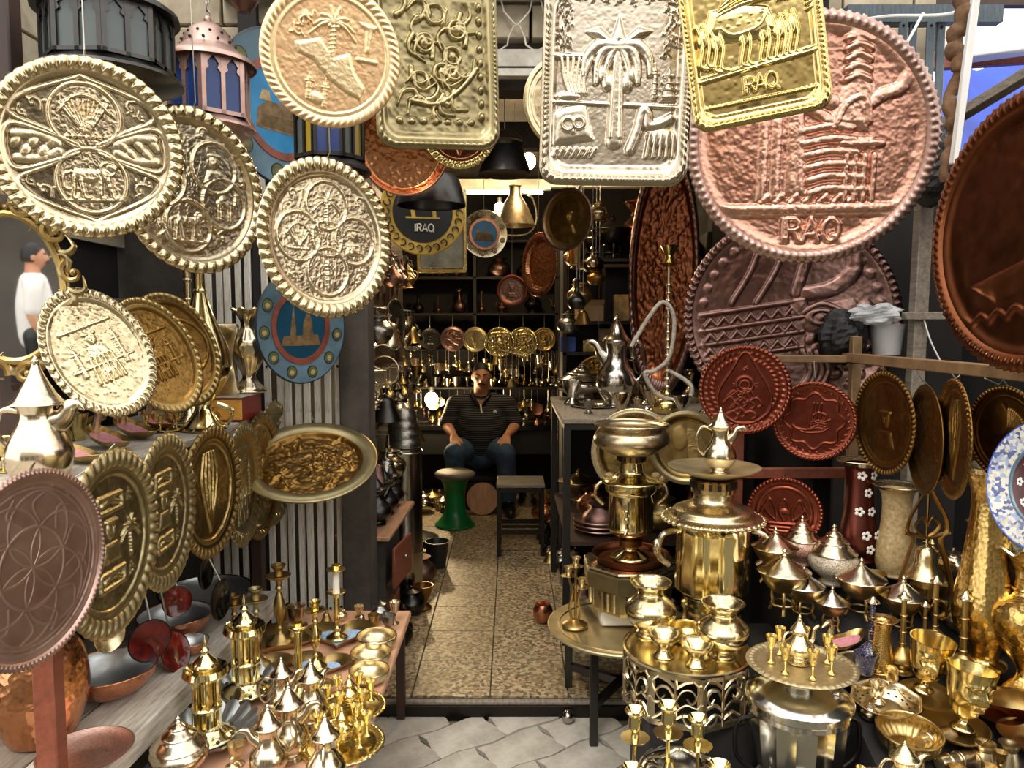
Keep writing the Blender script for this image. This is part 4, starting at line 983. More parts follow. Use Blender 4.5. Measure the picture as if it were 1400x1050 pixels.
@kind
def sugar_pot():
    o = prof([(.24, 0), (.28, .04), (.24, .10), (.44, .25), (.50, .40), (.42, .52)])
    return [('body', MB().lathe([(0, 0)] + o + [(.38, .52)], 30), 'mosaic_white'), ('lid', MB().lathe(prof([(.46, .515), (.46, .54), (.30, .66), (.30, .70), (.17, .78), (.16, .82), (.06, .88)]) + [(0, .88)], 30), 'silver_warm'),
            ('finial', MB().lathe(prof([(.045, .87), (.06, .9), (.025, .93), (.05, .96), (0, 1.0)], 3), 10), 'silver_warm', 1)]
    
@kind
def flared_vase():
    o = prof([(.15, 0), (.165, .02), (.155, .05), (.175, .15), (.17, .32), (.14, .52), (.128, .72), (.135, .87), (.165, .95), (.215, .995)])
    return [('body', MB().lathe(hollow(o, .012), 32), 'brass_old'), ('mouth', MB().lathe([(.16, .945), (.235, .998), (.23, 1.004), (.14, .97)], 32), 'brass_pale')]
@kind
def tall_vase():
    o = prof([(.15, 0), (.155, .02), (.11, .05), (.12, .10), (.19, .20), (.205, .32), (.16, .52), (.125, .72), (.12, .86), (.16, .97), (.185, 1.0)])
    return [('body', MB().lathe(hollow(o, .01), 36, rf=lambda r, z, t: r * (1 + .02 * cos(9 * t) * (1 if .1 < z < .9 else 0))), 'brass_hammered'), ('mouth', MB().lathe([(.14, .95), (.188, .998), (.184, 1.004), (.12, .97)], 32), 'brass_pale')]
@kind
def fluted_vase():
    o = prof([(.17, 0), (.18, .02), (.07, .10), (.06, .18), (.17, .32), (.24, .48), (.22, .60), (.11, .68), (.09, .74), (.10, .86), (.20, .99)])
    return [('body', MB().lathe(hollow(o[:-3], .012), 40), 'brass_hammered'), ('mouth', MB().lathe([(.088, .80), (.10, .88), (.15, .95), (.21, .985), (.20, .995), (.13, .95), (.08, .85)], 64, rf=lambda r, z, t: (r * (1 + .10 * max(0, (z - .88) / .1) * cos(8 * t)), z + .02 * max(0, (z - .88) / .1) * cos(8 * t))), 'brass_pale'), ('neck_ring', MB().tube(torus_pts(.098, .72, 24), .012, 6, True), 'brass_hammered')]
@kind
def sprinkler():
    o = prof([(.11, 0), (.12, .01), (.07, .05), (.14, .14), (.13, .22), (.05, .32), (.032, .36), (.03, .92)])
    P = [('body', MB().lathe([(0, 0)] + o + [(0, .92)], 22), 'brass_old'), ('cap', MB().lathe([(.0, .90), (.075, .905), (.07, .925), (.03, .955), (.02, .985), (0, 1.0)], 16), 'silver_warm')]
    for z in (.36, .5, .7): P.append(('neck_ring', MB().tube(torus_pts(.034, z, 14), .009, 6, True), 'brass_old'))
    return P
@kind
def candlestick():
    return [('base', MB().lathe([(0, 0)] + prof([(.21, 0), (.22, .02), (.15, .06), (.08, .12)]) + [(0, .12)], 26), 'brass_pale'),
            ('stem', MB().lathe(prof([(.07, .11), (.04, .16), (.055, .19), (.035, .24), (.085, .36), (.10, .46), (.06, .60), (.035, .66), (.06, .70), (.04, .74), (.055, .82)]), 20), 'brass_pale'),
            ('drip_pan', MB().lathe(prof([(.03, .81), (.16, .83), (.20, .86), (.19, .87), (.05, .84)], 3), 24), 'brass_pale'), ('socket', MB().lathe([(.04, .83), (.075, .86), (.07, .93), (.12, .985), (.12, 1.0), (.06, .97), (.05, .90), (0, .9)], 20), 'brass_pale')]
@kind
def straight_candlestick():
    return [('base', MB().lathe([(0, 0)] + prof([(.19, 0), (.20, .025), (.11, .08), (.05, .13)]) + [(0, .13)], 26), 'brass_gold'),
            ('stem', MB().lathe(prof([(.05, .12), (.075, .17), (.045, .21), (.06, .25), (.06, .84), (.075, .88), (.055, .90)], 3), 20), 'brass_gold'),
            ('socket', MB().lathe([(.05, .89), (.15, .93), (.165, .96), (.155, .97), (.07, .945), (.07, 1.0), (.055, 1.0), (.05, .94), (0, .94)], 22), 'brass_gold')]
@kind
def candle_candlestick():
    return [('base', MB().lathe([(0, 0)] + prof([(.16, 0), (.17, .02), (.09, .06), (.05, .09)]) + [(0, .09)], 24), 'brass_gold'), ('stem', MB().lathe(prof([(.05, .08), (.06, .13), (.035, .17), (.05, .24), (.045, .50), (.055, .56)], 3), 18), 'brass_gold'),
            ('drip_pan', MB().lathe([(.03, .555), (.13, .58), (.15, .60), (.14, .605), (.05, .58)], 24), 'brass_gold'), ('candle', MB().lathe([(0, .57), (.055, .57), (.052, .86), (0, .865)], 16), 'candle'),
            ('candle_cup', MB().lathe([(.0, .855), (.06, .86), (.14, .875), (.15, .89), (.06, .88), (.07, .94), (.055, .945), (.05, .89), (0, .89)], 20), 'brass_gold')]
@kind
def goblet():
    o = prof([(.0, .42), (.08, .46), (.16, .62), (.20, .82), (.26, 1.0)])
    return [('cup', MB().lathe(o + [(.24, 1.0), (.17, .8), (.0, .52)], 16), 'brass_gold'), ('foot', MB().lathe([(0, 0), (.20, 0), (.19, .04), (.06, .12), (.045, .3), (.07, .36), (.045, .42), (0, .45)], 16), 'brass_gold')]
@kind
def small_ewer():
    body = prof([(.22, 0), (.24, .02), (.15, .08), (.28, .22), (.30, .34), (.18, .48), (.12, .58), (.16, .66)])
    return [('body', MB().lathe([(0, 0)] + body + [(0, .66)], 18), 'brass_gold'), ('lid', MB().lathe(prof([(.18, .66), (.14, .72), (.05, .84)], 3) + [(.05, .88), (.02, .9), (.035, .94), (0, 1.0)], 16), 'brass_gold'),
            ('spout', MB().tube(cm([(.2, 0, .3), (.34, 0, .42), (.38, 0, .62), (.48, 0, .68)], 4), [.06, .055, .05, .05, .045, .04, .038, .036, .034, .032, .03, .028, .025], 8), 'brass_gold'), ('handle', MB().tube(cm([(-.12, 0, .62), (-.32, 0, .64), (-.4, 0, .45), (-.26, 0, .28)], 4), .025, 6), 'brass_gold')]
@kind
def scalloped_dish():     # radius 1
    f = lambda r, z, t: (r * (1 + (.07 * (abs(cos(9 * t)) - .5) * max(0, (r - .45)) / .55)), z + .10 * abs(cos(9 * t)) * max(0, (r - .45)) / .55)
    return [('dish', MB().lathe([(0, .03), (.45, .03), (.6, .06), (.8, .14), (1.0, .25), (.985, .23), (.8, .11), (.6, .03), (.45, 0), (0, 0)], 108, rf=f), 'tin')]
@kind
def serving_tray():       # radius 1
    f = lambda r, z, t: (r, z + (.022 * abs(sin(22 * t)) if .82 < r < .99 else 0))
    return [('dish', MB().lathe([(0, .012), (.6, .012), (.8, .02)], 44), 'brass_gold'), ('rim', MB().lathe([(.8, .02), (.85, .06), (.92, .07), (.97, .06), (1.0, .055), (.98, .04), (.8, 0), (0, 0)], 132, rf=f), 'brass_gold')]
@kind
def minaret_burner():     # pierced incense tower on a round foot
    P = [('foot', MB().lathe([(0, 0)] + prof([(.26, 0), (.27, .02), (.20, .06), (.15, .10), (.14, .14)]) + [(0, .14)], 28), 'brass_bright')]
    P.append(('column', MB().lathe([(.085, .13), (.085, .60)], 12), 'brass_gold'))
    for k in range(6):
        a = k * PI / 3; P.append(('pillar', MB().tube([(.12 * cos(a), .12 * sin(a), .13), (.12 * cos(a), .12 * sin(a), .60)], .026, 7), 'brass_bright'))
    P.append(('lower_band', MB().tube(torus_pts(.125, .30, 24), .025, 6, True), 'brass_bright'))
    P.append(('gallery', MB().lathe([(.10, .585), (.20, .60), (.22, .63), (.205, .67), (.19, .66), (.13, .62)], 28, rf=lambda r, z, t: (r, z + (.02 * abs(sin(8 * t)) if z > .64 else 0))), 'brass_bright'))
    P.append(('turret', MB().lathe(prof([(.12, .61), (.12, .68), (.13, .70), (.11, .74), (.05, .80), (.035, .83), (.045, .85), (.022, .88), (.022, .90), (.004, 1.0)], 3) + [(0, 1.0)], 20), 'brass_bright'))
    for k in range(8):
        a = k * PI / 4; P.append(('hole', MB().ball((.243 * cos(a), .243 * sin(a), .032), .022, 8, 5), 'black', 0))
    return P
@kind
def heart_dish():         # radius about 1: heart outline with sloping wall and pale enamel floor
    H = []
    for t in np.linspace(0, 2 * PI, 49)[:-1]:
        x = 16 * sin(t) ** 3; y = 13 * cos(t) - 5 * cos(2 * t) - 2 * cos(3 * t) - cos(4 * t); H.append((x / 17, (y + 2.5) / 17))
    def ringv(q, z): return [(x * q, y * q, z) for x, y in H]
    n = len(H); mb = MB(); vs = ringv(.62, 0) + ringv(1.0, .20) + ringv(1.02, .22) + ringv(.97, .215) + ringv(.66, .05)
    fs = [(j * n + i, j * n + (i + 1) % n, (j + 1) * n + (i + 1) % n, (j + 1) * n + i) for j in range(4) for i in range(n)] + [tuple(range(n - 1, -1, -1))]
    mb.add(vs, fs); en = MB().prism([(x * .68, y * .68) for x, y in H], .012, back=.045)
    return [('dish', mb, 'brass_old'), ('enamel', en, 'enamel_pale')]
@kind
def swan_dish():          # bird shaped ladle dish: leaf body, raised neck with beak
    o = [(1.0 * cos(t) + (.25 if cos(t) > 0 else 0) * cos(t) ** 3, .46 * sin(t)) for t in np.linspace(0, 2 * PI, 33)[:-1]]
    n = len(o); rg = lambda q, z, lift=0: [(x * q, y * q, z + lift * max(0, abs(x) - .6)) for x, y in o]
    vs = rg(.5, 0) + rg(.85, .12, .15) + rg(1.0, .25, .3) + rg(.98, .26, .3) + rg(.8, .14, .15); fs = [(j * n + i, j * n + (i + 1) % n, (j + 1) * n + (i + 1) % n, (j + 1) * n + i) for j in range(4) for i in range(n)] + [tuple(range(n - 1, -1, -1))]
    v2 = rg(.80, .145, .15) + rg(.4, .06); f2 = [(i, (i + 1) % n, n + (i + 1) % n, n + i) for i in range(n)] + [tuple(range(n, 2 * n))]
    nk = MB().tube(cm([(-.75, 0, .12), (-.72, 0, .5), (-.62, 0, .85), (-.66, 0, 1.05), (-.85, 0, 1.1), (-1.15, 0, .98)], 4), [.16, .16, .15, .14, .13, .12, .115, .11, .105, .1, .1, .1, .11, .12, .12, .11, .1, .08, .06, .04, .02], 9)
    return [('body', MB().add(vs, fs), 'brass_old'), ('enamel', MB().add(v2, f2), 'enamel_pink'), ('neck', nk, 'brass_pale')]
@kind
def surahi():             # tall bottle with round belly and long ringed neck
    o = prof([(.16, 0), (.17, .01), (.10, .05), (.06, .10), (.14, .16), (.215, .24), (.20, .32), (.12, .42), (.055, .52), (.042, .60), (.038, .92)])
    P = [('body', MB().lathe([(0, 0)] + o + [(0, .92)], 40, rf=lambda r, z, t: r * (1 + (.02 * abs(cos(6 * t)) if z < .3 else 0))), 'brass_bright'), ('cap', MB().lathe([(0, .915), (.10, .92), (.085, .93), (.03, .955), (.02, .98), (.03, .985), (0, 1.0)], 18), 'brass_bright')]
    for z in (.54, .64, .74, .84): P.append(('neck_ring', MB().tube(torus_pts(.045, z, 18), .009, 6, True), 'brass_bright'))
    P.append(('handle', MB().tube(cm([(.09, .05, .10), (.2, .08, .07), (.16, .06, .02)], 4), .012, 6), 'brass_bright'))
    return P
@kind
def wavy_vase():          # square twisted vase
    o = prof([(.20, 0), (.21, .02), (.17, .3), (.14, .55), (.20, .85), (.21, .97), (.17, 1.0)])
    sq = lambda r, z, t: r / max(abs(cos(((t + PI / 4) % (PI / 2)) - PI / 4)), .72)
    return [('body', MB().lathe([(0, 0)] + o + [(.15, .99), (0, .9)], 40, rf=sq), 'silver_warm')]
@kind
def bulb_vase():          # ribbed vase with scalloped mouth
    o = prof([(.24, 0), (.25, .03), (.12, .14), (.10, .22), (.22, .42), (.26, .58), (.16, .70), (.10, .78), (.12, .88), (.22, .985)])
    return [('body', MB().lathe(hollow(o[:-2], .012), 48, rf=lambda r, z, t: r * (1 + .06 * abs(cos(4 * t)))), 'silver_warm'), ('mouth', MB().lathe([(.13, .90), (.24, .985), (.23, 1.0), (.11, .93)], 48, rf=lambda r, z, t: (r * (1 + .1 * cos(8 * t)), z + .015 * cos(8 * t))), 'brass_pale')]
@kind
def cup(): return [('cup', MB().lathe(hollow([(.30, 0), (.33, .05), (.36, .5), (.45, 1.0)], .03), 16), 'pewter')]
@kind
def flask(): return [('body', MB().lathe([(0, 0)] + prof([(.2, 0), (.3, .15), (.28, .35), (.1, .55), (.07, .8), (.13, .92)], 2) + [(.06, 1.0), (0, 1.0)], 12), 'brass_old')]
@kind
def small_bell(): return [('bell', MB().lathe(prof([(.45, 0), (.40, .1), (.28, .4), (.22, .62), (.08, .72)], 2) + [(.06, .8), (.1, .9), (0, 1.0)], 14), 'brass_pale')]
@kind
def little_pot(): return [('body', MB().lathe([(0, 0)] + prof([(.3, 0), (.48, .2), (.5, .45), (.3, .65), (.25, .72), (.34, .8)], 2) + [(.2, .85), (.05, .9), (.07, .95), (0, 1.0)], 14), 'dark_pewter')]
@kind
def little_plate(): return [('dish', MB().lathe([(0, 0), (.6, 0), (.95, .08), (1, .1), (.97, .13), (.6, .05), (0, .05)], 24), 'brass_gold')]
@kind
def spoon():
    return [('spoon', MB().tube([(0, 0, 0), (0, 0, .8)], .012, 5).ball((0, 0, -.08), .1, 8, 6, (.7, .35, 1.1)), 'pewter')]
@kind
def pestle_cup():  return [('cup', MB().lathe(hollow(prof([(.30, 0), (.34, .08), (.16, .25), (.2, .4), (.34, .7), (.42, 1.0)], 3), .03), 18), 'pewter')]
# ============================================================ LEFT STALL: shelves and table
sh = thing('stall_shelf', 'long wooden stall shelf carrying jugs, bird dishes and leaning trays', 'shelf', (-1.4, 2.2, STREET))
for k in range(4): MB().box(.172, 1.74, .025, bev=.003).obj('plank', 'wood_white', sh, (-1.125 - .178 * k + 1.4, 2.28 - 2.2, 1.222 - STREET), (0, random.uniform(-.01, .01), 0))
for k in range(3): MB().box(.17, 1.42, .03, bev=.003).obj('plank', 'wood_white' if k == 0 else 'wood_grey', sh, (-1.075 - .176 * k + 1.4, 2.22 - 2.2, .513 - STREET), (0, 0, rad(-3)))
MB().box(.03, 1.46, .075, bev=.004).obj('edge_board', 'wood_white', sh, (-.985 + 1.4, 2.25 - 2.2, .492 - STREET), (0, 0, rad(-3)))
for x, y in ((-1.078, 1.66), (-1.08, 3.08), (-1.70, 1.5), (-1.70, 3.08)): MB().box(.05, .045, 1.265, bev=.004).obj('post', 'wood_red' if y < 2 and x > -1.2 else 'wood_dark', sh, (x + 1.4, y - 2.2, .635))
for z in (1.19, .47): MB().box(.04, 1.6, .04).obj('bearer', 'wood_dark', sh, (-1.5 + 1.4, 2.28 - 2.2, z - STREET))
struct('wall_stall', MB().box(.04, 1.5, 2.1, (-1.80, 2.62, .98)), 'shop_dark')
tb = thing('low_table', 'low market table with pinkish top crowded with candlesticks and trays', 'table', (-.70, 2.4, STREET))
MB().box(.54, 1.34, .03, bev=.006).obj('top', 'slab_pink', tb, (0, 0, .39 - .015 - STREET))
for x in (-.23, .23):
    for y in (-.62, .62): MB().box(.035, .035, .415).obj('leg', 'wood_dark', tb, (x, y, .2075))
tag(MB().box(.16, .26, .3, bev=.05).obj('cloth_bundle', 'cloth_blue', None, (-1.10, 2.18, .09)), 'pale blue cloth bundle under the lower shelf', 'cloth')
ZS, ZL, ZT = 1.236, .531, .391
# upper shelf
put('big_jug', 'big silvery lidded jug with beak spout at the shelf front', 'jug', 56, 652, ZS, 168, rz=rad(10), sx=.74)
put('flared_vase', 'flared brass vase standing behind the big silvery jug', 'vase', 17, 592, ZS, 150, mat='silver_warm', sx=1.15)
sw = [(98, 632, 37, -20, 'brass bird dish with pink enamel, beside the big jug'), (146, 612, 35, -35, 'pink enamel bird dish, second from the big jug'), (182, 598, 33, -35, 'pink enamel bird dish in front of the bright oval tray'), (118, 588, 32, 160, 'bird dish facing away behind the pink bird dishes'),
      (30, 612, 34, 40, 'bird dish half hidden behind the big jug'), (214, 586, 28, -40, 'small bird dish farthest along the shelf')]
for k, (px, py, r, a, lab) in enumerate(sw):
    p = onz(px, py, ZS); make('swan_dish', lab, 'dish', p + Vector((0, 0, .012)), rad(a), 1.25 * r * mpp(p.y), group='bird dishes', mats={'enamel': 'enamel_pale'} if k in (3, 4) else None, tilt=(0, .2))
put('surahi', 'tall gold bottle with ringed neck and round belly, tallest on the shelf', 'bottle', 279, 588, ZS, 352, sx=.50)
put('surahi', 'second tall gold bottle just behind the tallest bottle', 'bottle', 262, 577, ZS, 262, sx=.46, mat='brass_pale')
bx = thing('painted_box', 'small red and orange box under the two silvery vases', 'box', (-1.11, 2.90, ZS)); MB().box(.17, .22, .09, bev=.003).obj('body', 'box_red', bx, (0, 0, .046)); MB().box(.172, .004, .075).obj('front_label', 'box_orange', bx, (0, -.112, .046)); MB().box(.176, .226, .006).obj('lid', 'white_paint', bx, (0, 0, .0945))
make('wavy_vase', 'squared silvery vase on the red box', 'vase', (-1.115, 2.85, ZS + .098), rad(15), .275)
make('bulb_vase', 'ribbed silvery vase with frilled mouth on the red box', 'vase', (-1.055, 2.96, ZS + .098), 0, .335, sx=.8)
p = onz(222, 588, ZS); make('serving_tray', 'small brass tray under tiny cups on the shelf', 'tray', p, 0, .085, mat='brass_gold')
for k in range(5): make('goblet', 'tiny gold cup on the small shelf tray ' + ['on the passage side', 'at the rear', 'at the rear wall side', 'at the front wall side', 'at the front'][k], 'cup', p + Vector((.05 * cos(k * 1.26), .05 * sin(k * 1.26), .002)), k, .055, group='tiny cups on the shelf')
# ornate mirror
def mirror():
    Y = 1.92; c = at(14, 394, Y); M = face_rot(rad(21), rad(-3.5)); e = thing('ornate_mirror', 'oval mirror in a scrolled gilt frame on the shelf', 'mirror', c, M.to_euler()); a, b = .117, .184
    MB().lathe([(0, .004), (1, .004)], 48, Matrix.Diagonal((a, b, 1, 1))).obj('glass', 'mirror', e)
    MB().lathe([(0, -.012), (1, -.012)], 48, Matrix.Diagonal((a, b, 1, 1))).obj('backing', 'wood_dark', e)
    el = lambda q, n=40: [(a * q * cos(2 * PI * k / n), b * q * sin(2 * PI * k / n), .006) for k in range(n)]
    MB().tube(el(1.03), .010, 8, True).tube(el(1.12), .006, 6, True).obj('frame_moulding', 'brass_old', e)
    s = MB()
    for k in range(12):
        t = 2 * PI * k / 12 + .2; x, y = a * 1.28 * cos(t), b * 1.22 * sin(t); q = .035; w = t + PI / 2
        s.tube(cm([(x + q * (1 - .12 * i) * cos(w + i * .85), y + q * (1 - .12 * i) * sin(w + i * .85), .006 + .003 * i) for i in range(7)], 3), [.011 - .0004 * i for i in range(19)], 7); s.ball((x, y, .014), .011, 8, 6)
    s.obj('scrollwork', 'brass_old', e)['kind'] = 'stuff'
    lf = MB()
    for k in range(26):
        t = 2 * PI * k / 26; x, y = a * 1.12 * cos(t), b * 1.10 * sin(t); w = t + (.9 if k % 2 else -.5)
        lf.tube(cm([(x, y, .004), (x + .022 * cos(w), y + .022 * sin(w), .014), (x + .04 * cos(w + .5), y + .04 * sin(w + .5), .012), (x + .05 * cos(w + 1.3), y + .05 * sin(w + 1.3), .004)], 3), [.010, .011, .012, .011, .010, .009, .008, .006, .004, .002], 7, flat=.6)
    lf.obj('leafwork', 'brass_olive', e)['kind'] = 'stuff'
    cr = MB()
    for k in range(9):
        t = PI * (.12 + .76 * k / 8); cr.tube([(0 + .012 * cos(t), b * 1.28 + .0, .008), (.05 * cos(t), b * 1.28 + .055 * sin(t), .016), (.078 * cos(t), b * 1.28 + .08 * sin(t), .006)], [.005, .012, .007], 7)
    cr.obj('shell_crest', 'brass_silvered', e)
    MB().beam((0, -b * 1.3, -.01), (0, -.26, -.03), .03).obj('foot', 'wood_dark', e)
mirror()
# dark carved table behind the trays
tk = thing('carved_stand', 'dark carved stand behind the antiqued hanging tray', 'stand', (-1.52, 2.75, ZS))
MB().lathe([(0, .42), (.2, .42), (.21, .44), (.2, .46), (0, .46)], 40).obj('top', 'wood_dark', tk); MB().lathe(prof([(.06, .0), (.03, .12), (.05, .22), (.03, .32), (.08, .42)]), 16).obj('column', 'black', tk); MB().lathe([(.195, .36), (.2, .42)], 60, rf=lambda r, z, t: (r, z - (.03 * abs(sin(9 * t)) if z < .4 else 0))).obj('carved_apron', 'copper_brown', tk)
MB().beam((0, 0, .12), (0, 0, .02), .16, .16).obj('foot', 'black', tk)
# lower shelf
def bowl_at(label, px, py, z, rpx, ratio=.62, k='bowl', **kw):
    p = onz(px, py, z); R = rpx * mpp(p.y); return make(k, label, 'bowl', p, random.random() * 6, R * ratio, sx=1 / ratio, **kw)
bowl_at('large tinned copper bowl nearest on the lower shelf', 150, 948, ZL, 64, .62)
bowl_at('tinned copper bowl farther along the lower shelf', 240, 868, ZL, 50, .62)
bowl_at('small tinned bowl between the two large copper bowls', 262, 893, ZL, 24, .8)
bowl_at('wide black pan behind the copper bowls on the shelf', 282, 826, ZL, 62, .35, mat='iron')
p = onz(35, 1120, ZL); p = Vector((-1.225, 1.85, ZL))
pot = thing('copper_jar', 'bright hammered copper jar behind the reddish post', 'jar', p); MB().lathe(hollow(prof([(.07, 0), (.085, .02), (.115, .12), (.105, .22), (.075, .28), (.085, .31)]), .004), 40).obj('body', 'copper_bright', pot); MB().tube(torus_pts(.086, .31, 32), .006, 6, True).obj('rim', 'copper_bright', pot)
p = onz(118, 1040, ZL); make('shallow_bowl', 'plum copper dish lying at the lower shelf front', 'dish', p + Vector((.0, 0, 0)), 0, .03, sx=1.45, mat='copper_plum', tilt=(0, 0))
p = onz(92, 905, ZL); pb = thing('bail_pot', 'dark iron pot with tall bail handle behind the large copper bowl', 'pot', (p.x - .12, p.y + .15, ZL)); MB().lathe(hollow(prof([(.08, 0), (.1, .03), (.11, .1), (.095, .15), (.1, .17)]), .004), 32).obj('body', 'iron', pb); MB().tube([(.1 * cos(t), 0, .15 + .2 * sin(t)) for t in np.linspace(0, PI, 18)], .005, 7).obj('handle', 'wire', pb)
def ladle(label, px, py, Y, r, yaw, mat='ladle_red', mat2='black_gloss', tip=0):
    c = at(px, py, Y); M = face_rot(rad(yaw), rad(tip)); e = thing('hanging_ladle', label, 'ladle', c, M.to_euler(), None)
    MB().lathe([(0, -.3), (.55, -.24), (.9, -.08), (1, 0), (.96, .01), (.86, -.06), (.5, -.2), (0, -.25)], 30, Matrix.Diagonal((r, r * 1.15, r, 1))).obj('bowl', mat2, e); MB().lathe([(0, -.24), (.5, -.19), (.86, -.05), (.95, .0)], 30, Matrix.Diagonal((r, r * 1.15, r, 1))).obj('inside', mat, e)
    inv = (Matrix.Translation(c) @ M).inverted(); top = inv @ Vector((-1.13, c.y, .978))
    MB().tube([Vector((0, r * 1.12, 0)), Vector((0, r * 1.12, 0)).lerp(top, .9), top], .003, 6).obj('handle', 'wire', e)
ladle('red lined hanging ladle nearest over the large copper bowl', 205, 876, 2.16, .062, 40, tip=-10); ladle('red lined hanging ladle with dark back beside the nearest one', 240, 890, 2.25, .058, 70, tip=20); ladle('red lined hanging ladle over the farther copper bowl', 242, 822, 2.32, .046, 35)
ladle('black hanging ladle turned edge-on by the candlesticks', 302, 820, 2.5, .062, 78, 'black_gloss'); ladle('thin black ladle behind the red lined ladles', 282, 782, 2.6, .055, 82, 'black_gloss'); ladle('pale brass ladle tucked below the nearest shelf-row tray', 150, 868, 2.05, .045, 55, 'brass_pale', 'brass_pale')
# ---- low table
def hearts(label, px, py, r, rz, mats=None):
    p = onz(px, py, ZT); make('heart_dish', label, 'dish', p, rad(rz), 1.3 * r * mpp(p.y), group='heart dishes', mats=mats)
    return p
ht = [(464, 876, 40, 8, 'blue heart dish under the candle holder'), (432, 918, 37, -10, 'blue heart dish under the gold baluster candlestick'), (411, 958, 38, 15, 'blue heart dish under the straight gold candlestick'), (384, 882, 40, -20, 'plain brass heart dish at the far corner of the table'), (356, 922, 37, 20, 'plain brass heart dish beside the rear incense tower')]
for k, (px, py, r, rz, lab) in enumerate(ht): hearts(lab, px, py, r, rz, None if k < 3 else {'enamel': 'brass_olive'})
zh = ZT + .012; MB().beam((.27, -.62, 1.05), (.27, .82, 1.05), .012).obj('hook_rail', 'iron', sh)
put('candle_candlestick', 'brass candle holder with a white candle', 'candlestick', 461, 872, zh, 112, sx=.8); put('candlestick', 'gold baluster candlestick behind the straight gold one', 'candlestick', 432, 912, zh, 96, mat='brass_gold', sx=.75); put('straight_candlestick', 'straight gold candlestick in the blue heart dish', 'candlestick', 409, 952, zh, 108, sx=.8)
put('candlestick', 'tall old brass candlestick nearest the white gate', 'candlestick', 383, 878, zh, 112, mat='brass_old', sx=.75); put('candlestick', 'old brass candlestick left of the tall old one', 'candlestick', 352, 910, zh, 112, mat='brass_olive', sx=.75); put('candlestick', 'old brass candlestick touching the rear incense tower', 'candlestick', 322, 900, ZT, 92, mat='brass_old', sx=.8)
def burner(label, px, py, h, dl, r, rz=0):
    p = onz(px, py, ZT); make('scalloped_dish', dl, 'dish', p, rz, r * mpp(p.y)); make('minaret_burner', label, 'incense burner', p + Vector((-.0, -.0, .011)), rz, h * mpp(p.y), sx=.95)
burner('gold pierced incense tower on the nearer scalloped dish', 284, 1012, 150, 'nearer scalloped silver dish under an incense tower', 70); burner('gold pierced incense tower on the rear scalloped dish', 337, 948, 140, 'rear scalloped silver dish under an incense tower', 52, .5)
for px, py, r, lab in ((515, 886, 25, 'small brass bowl farthest on the table corner'), (507, 908, 25, 'small brass bowl in the middle of the three'), (505, 932, 25, 'small brass bowl nearest the goblet trays')): bowl_at(lab, px, py, ZT, r, .75, k='small_bowl', group='three small bowls')
p = onz(478, 968, ZT)
SECT = ['on the passage side', 'at the rear passage side', 'at the rear', 'at the rear shelf side', 'on the shelf side', 'at the front shelf side', 'at the front', 'at the front passage side']
SECR = ['on the rack side', 'at the rear rack side', 'at the rear', 'at the rear passage side', 'on the passage side', 'at the front passage side', 'at the front', 'at the front rack side']
def goblet_set(p, R, n, tl, el, gl, grp, mt='brass_gold', rz=0):
    make('serving_tray', tl, 'tray', p, 0, R, mat=mt); make('small_ewer', el, 'ewer', p + Vector((0, 0, .014 * R / .1)), rz, R * .82)
    for k in range(n): make('goblet', gl + ' ' + SECT[round(math.degrees(k * 2 * PI / n + .3) / 45) % 8], 'goblet', p + Vector((R * .58 * cos(k * 2 * PI / n + .3), R * .58 * sin(k * 2 * PI / n + .3), .014 * R / .1)), k, R * .56, group=grp)
goblet_set(p, 52 * mpp(p.y), 6, 'round gold tray of goblets nearer the small bowls', 'gold ewer amid goblets near the small bowls', 'gold goblet on the tray nearer the small bowls', 'goblets on the farther table tray', rz=2.5)
p = onz(468, 1018, ZT)
goblet_set(p, 60 * mpp(p.y), 7, 'round gold tray of goblets at the table front', 'gold ewer amid goblets at the table front', 'gold goblet on the front table tray', 'goblets on the front table tray', rz=.6)
ew = [(386, 978, 86, 'silvery ewer farthest of the table cluster', 30), (426, 990, 96, 'silvery ewer touching the straight gold candlestick dish', 60), (396, 1036, 112, 'silvery ewer in the middle of the cluster', 10), (368, 1062, 108, 'silvery ewer beside the nearer scalloped dish', 200), (446, 1078, 112, 'silvery ewer standing before the front goblet tray', 100)]
for px, py, h, lab, rz in ew: put('ewer', lab, 'ewer', px, py, ZT, h, rz=rad(rz), group='silvery ewers on the low table', sx=.85)
p = onz(246, 1062, ZT); make('sugar_pot', 'squat lidded silvery pot with handle at the table front', 'pot', p, 0, 92 * mpp(p.y), mat='silver_warm', sx=.88)
p = onz(430, 1075, ZT); make('shallow_bowl', 'green grey dish at the very front of the low table', 'dish', p + Vector((.12, -.14, 0)), 0, .03, sx=1.3, mat='brass_olive')
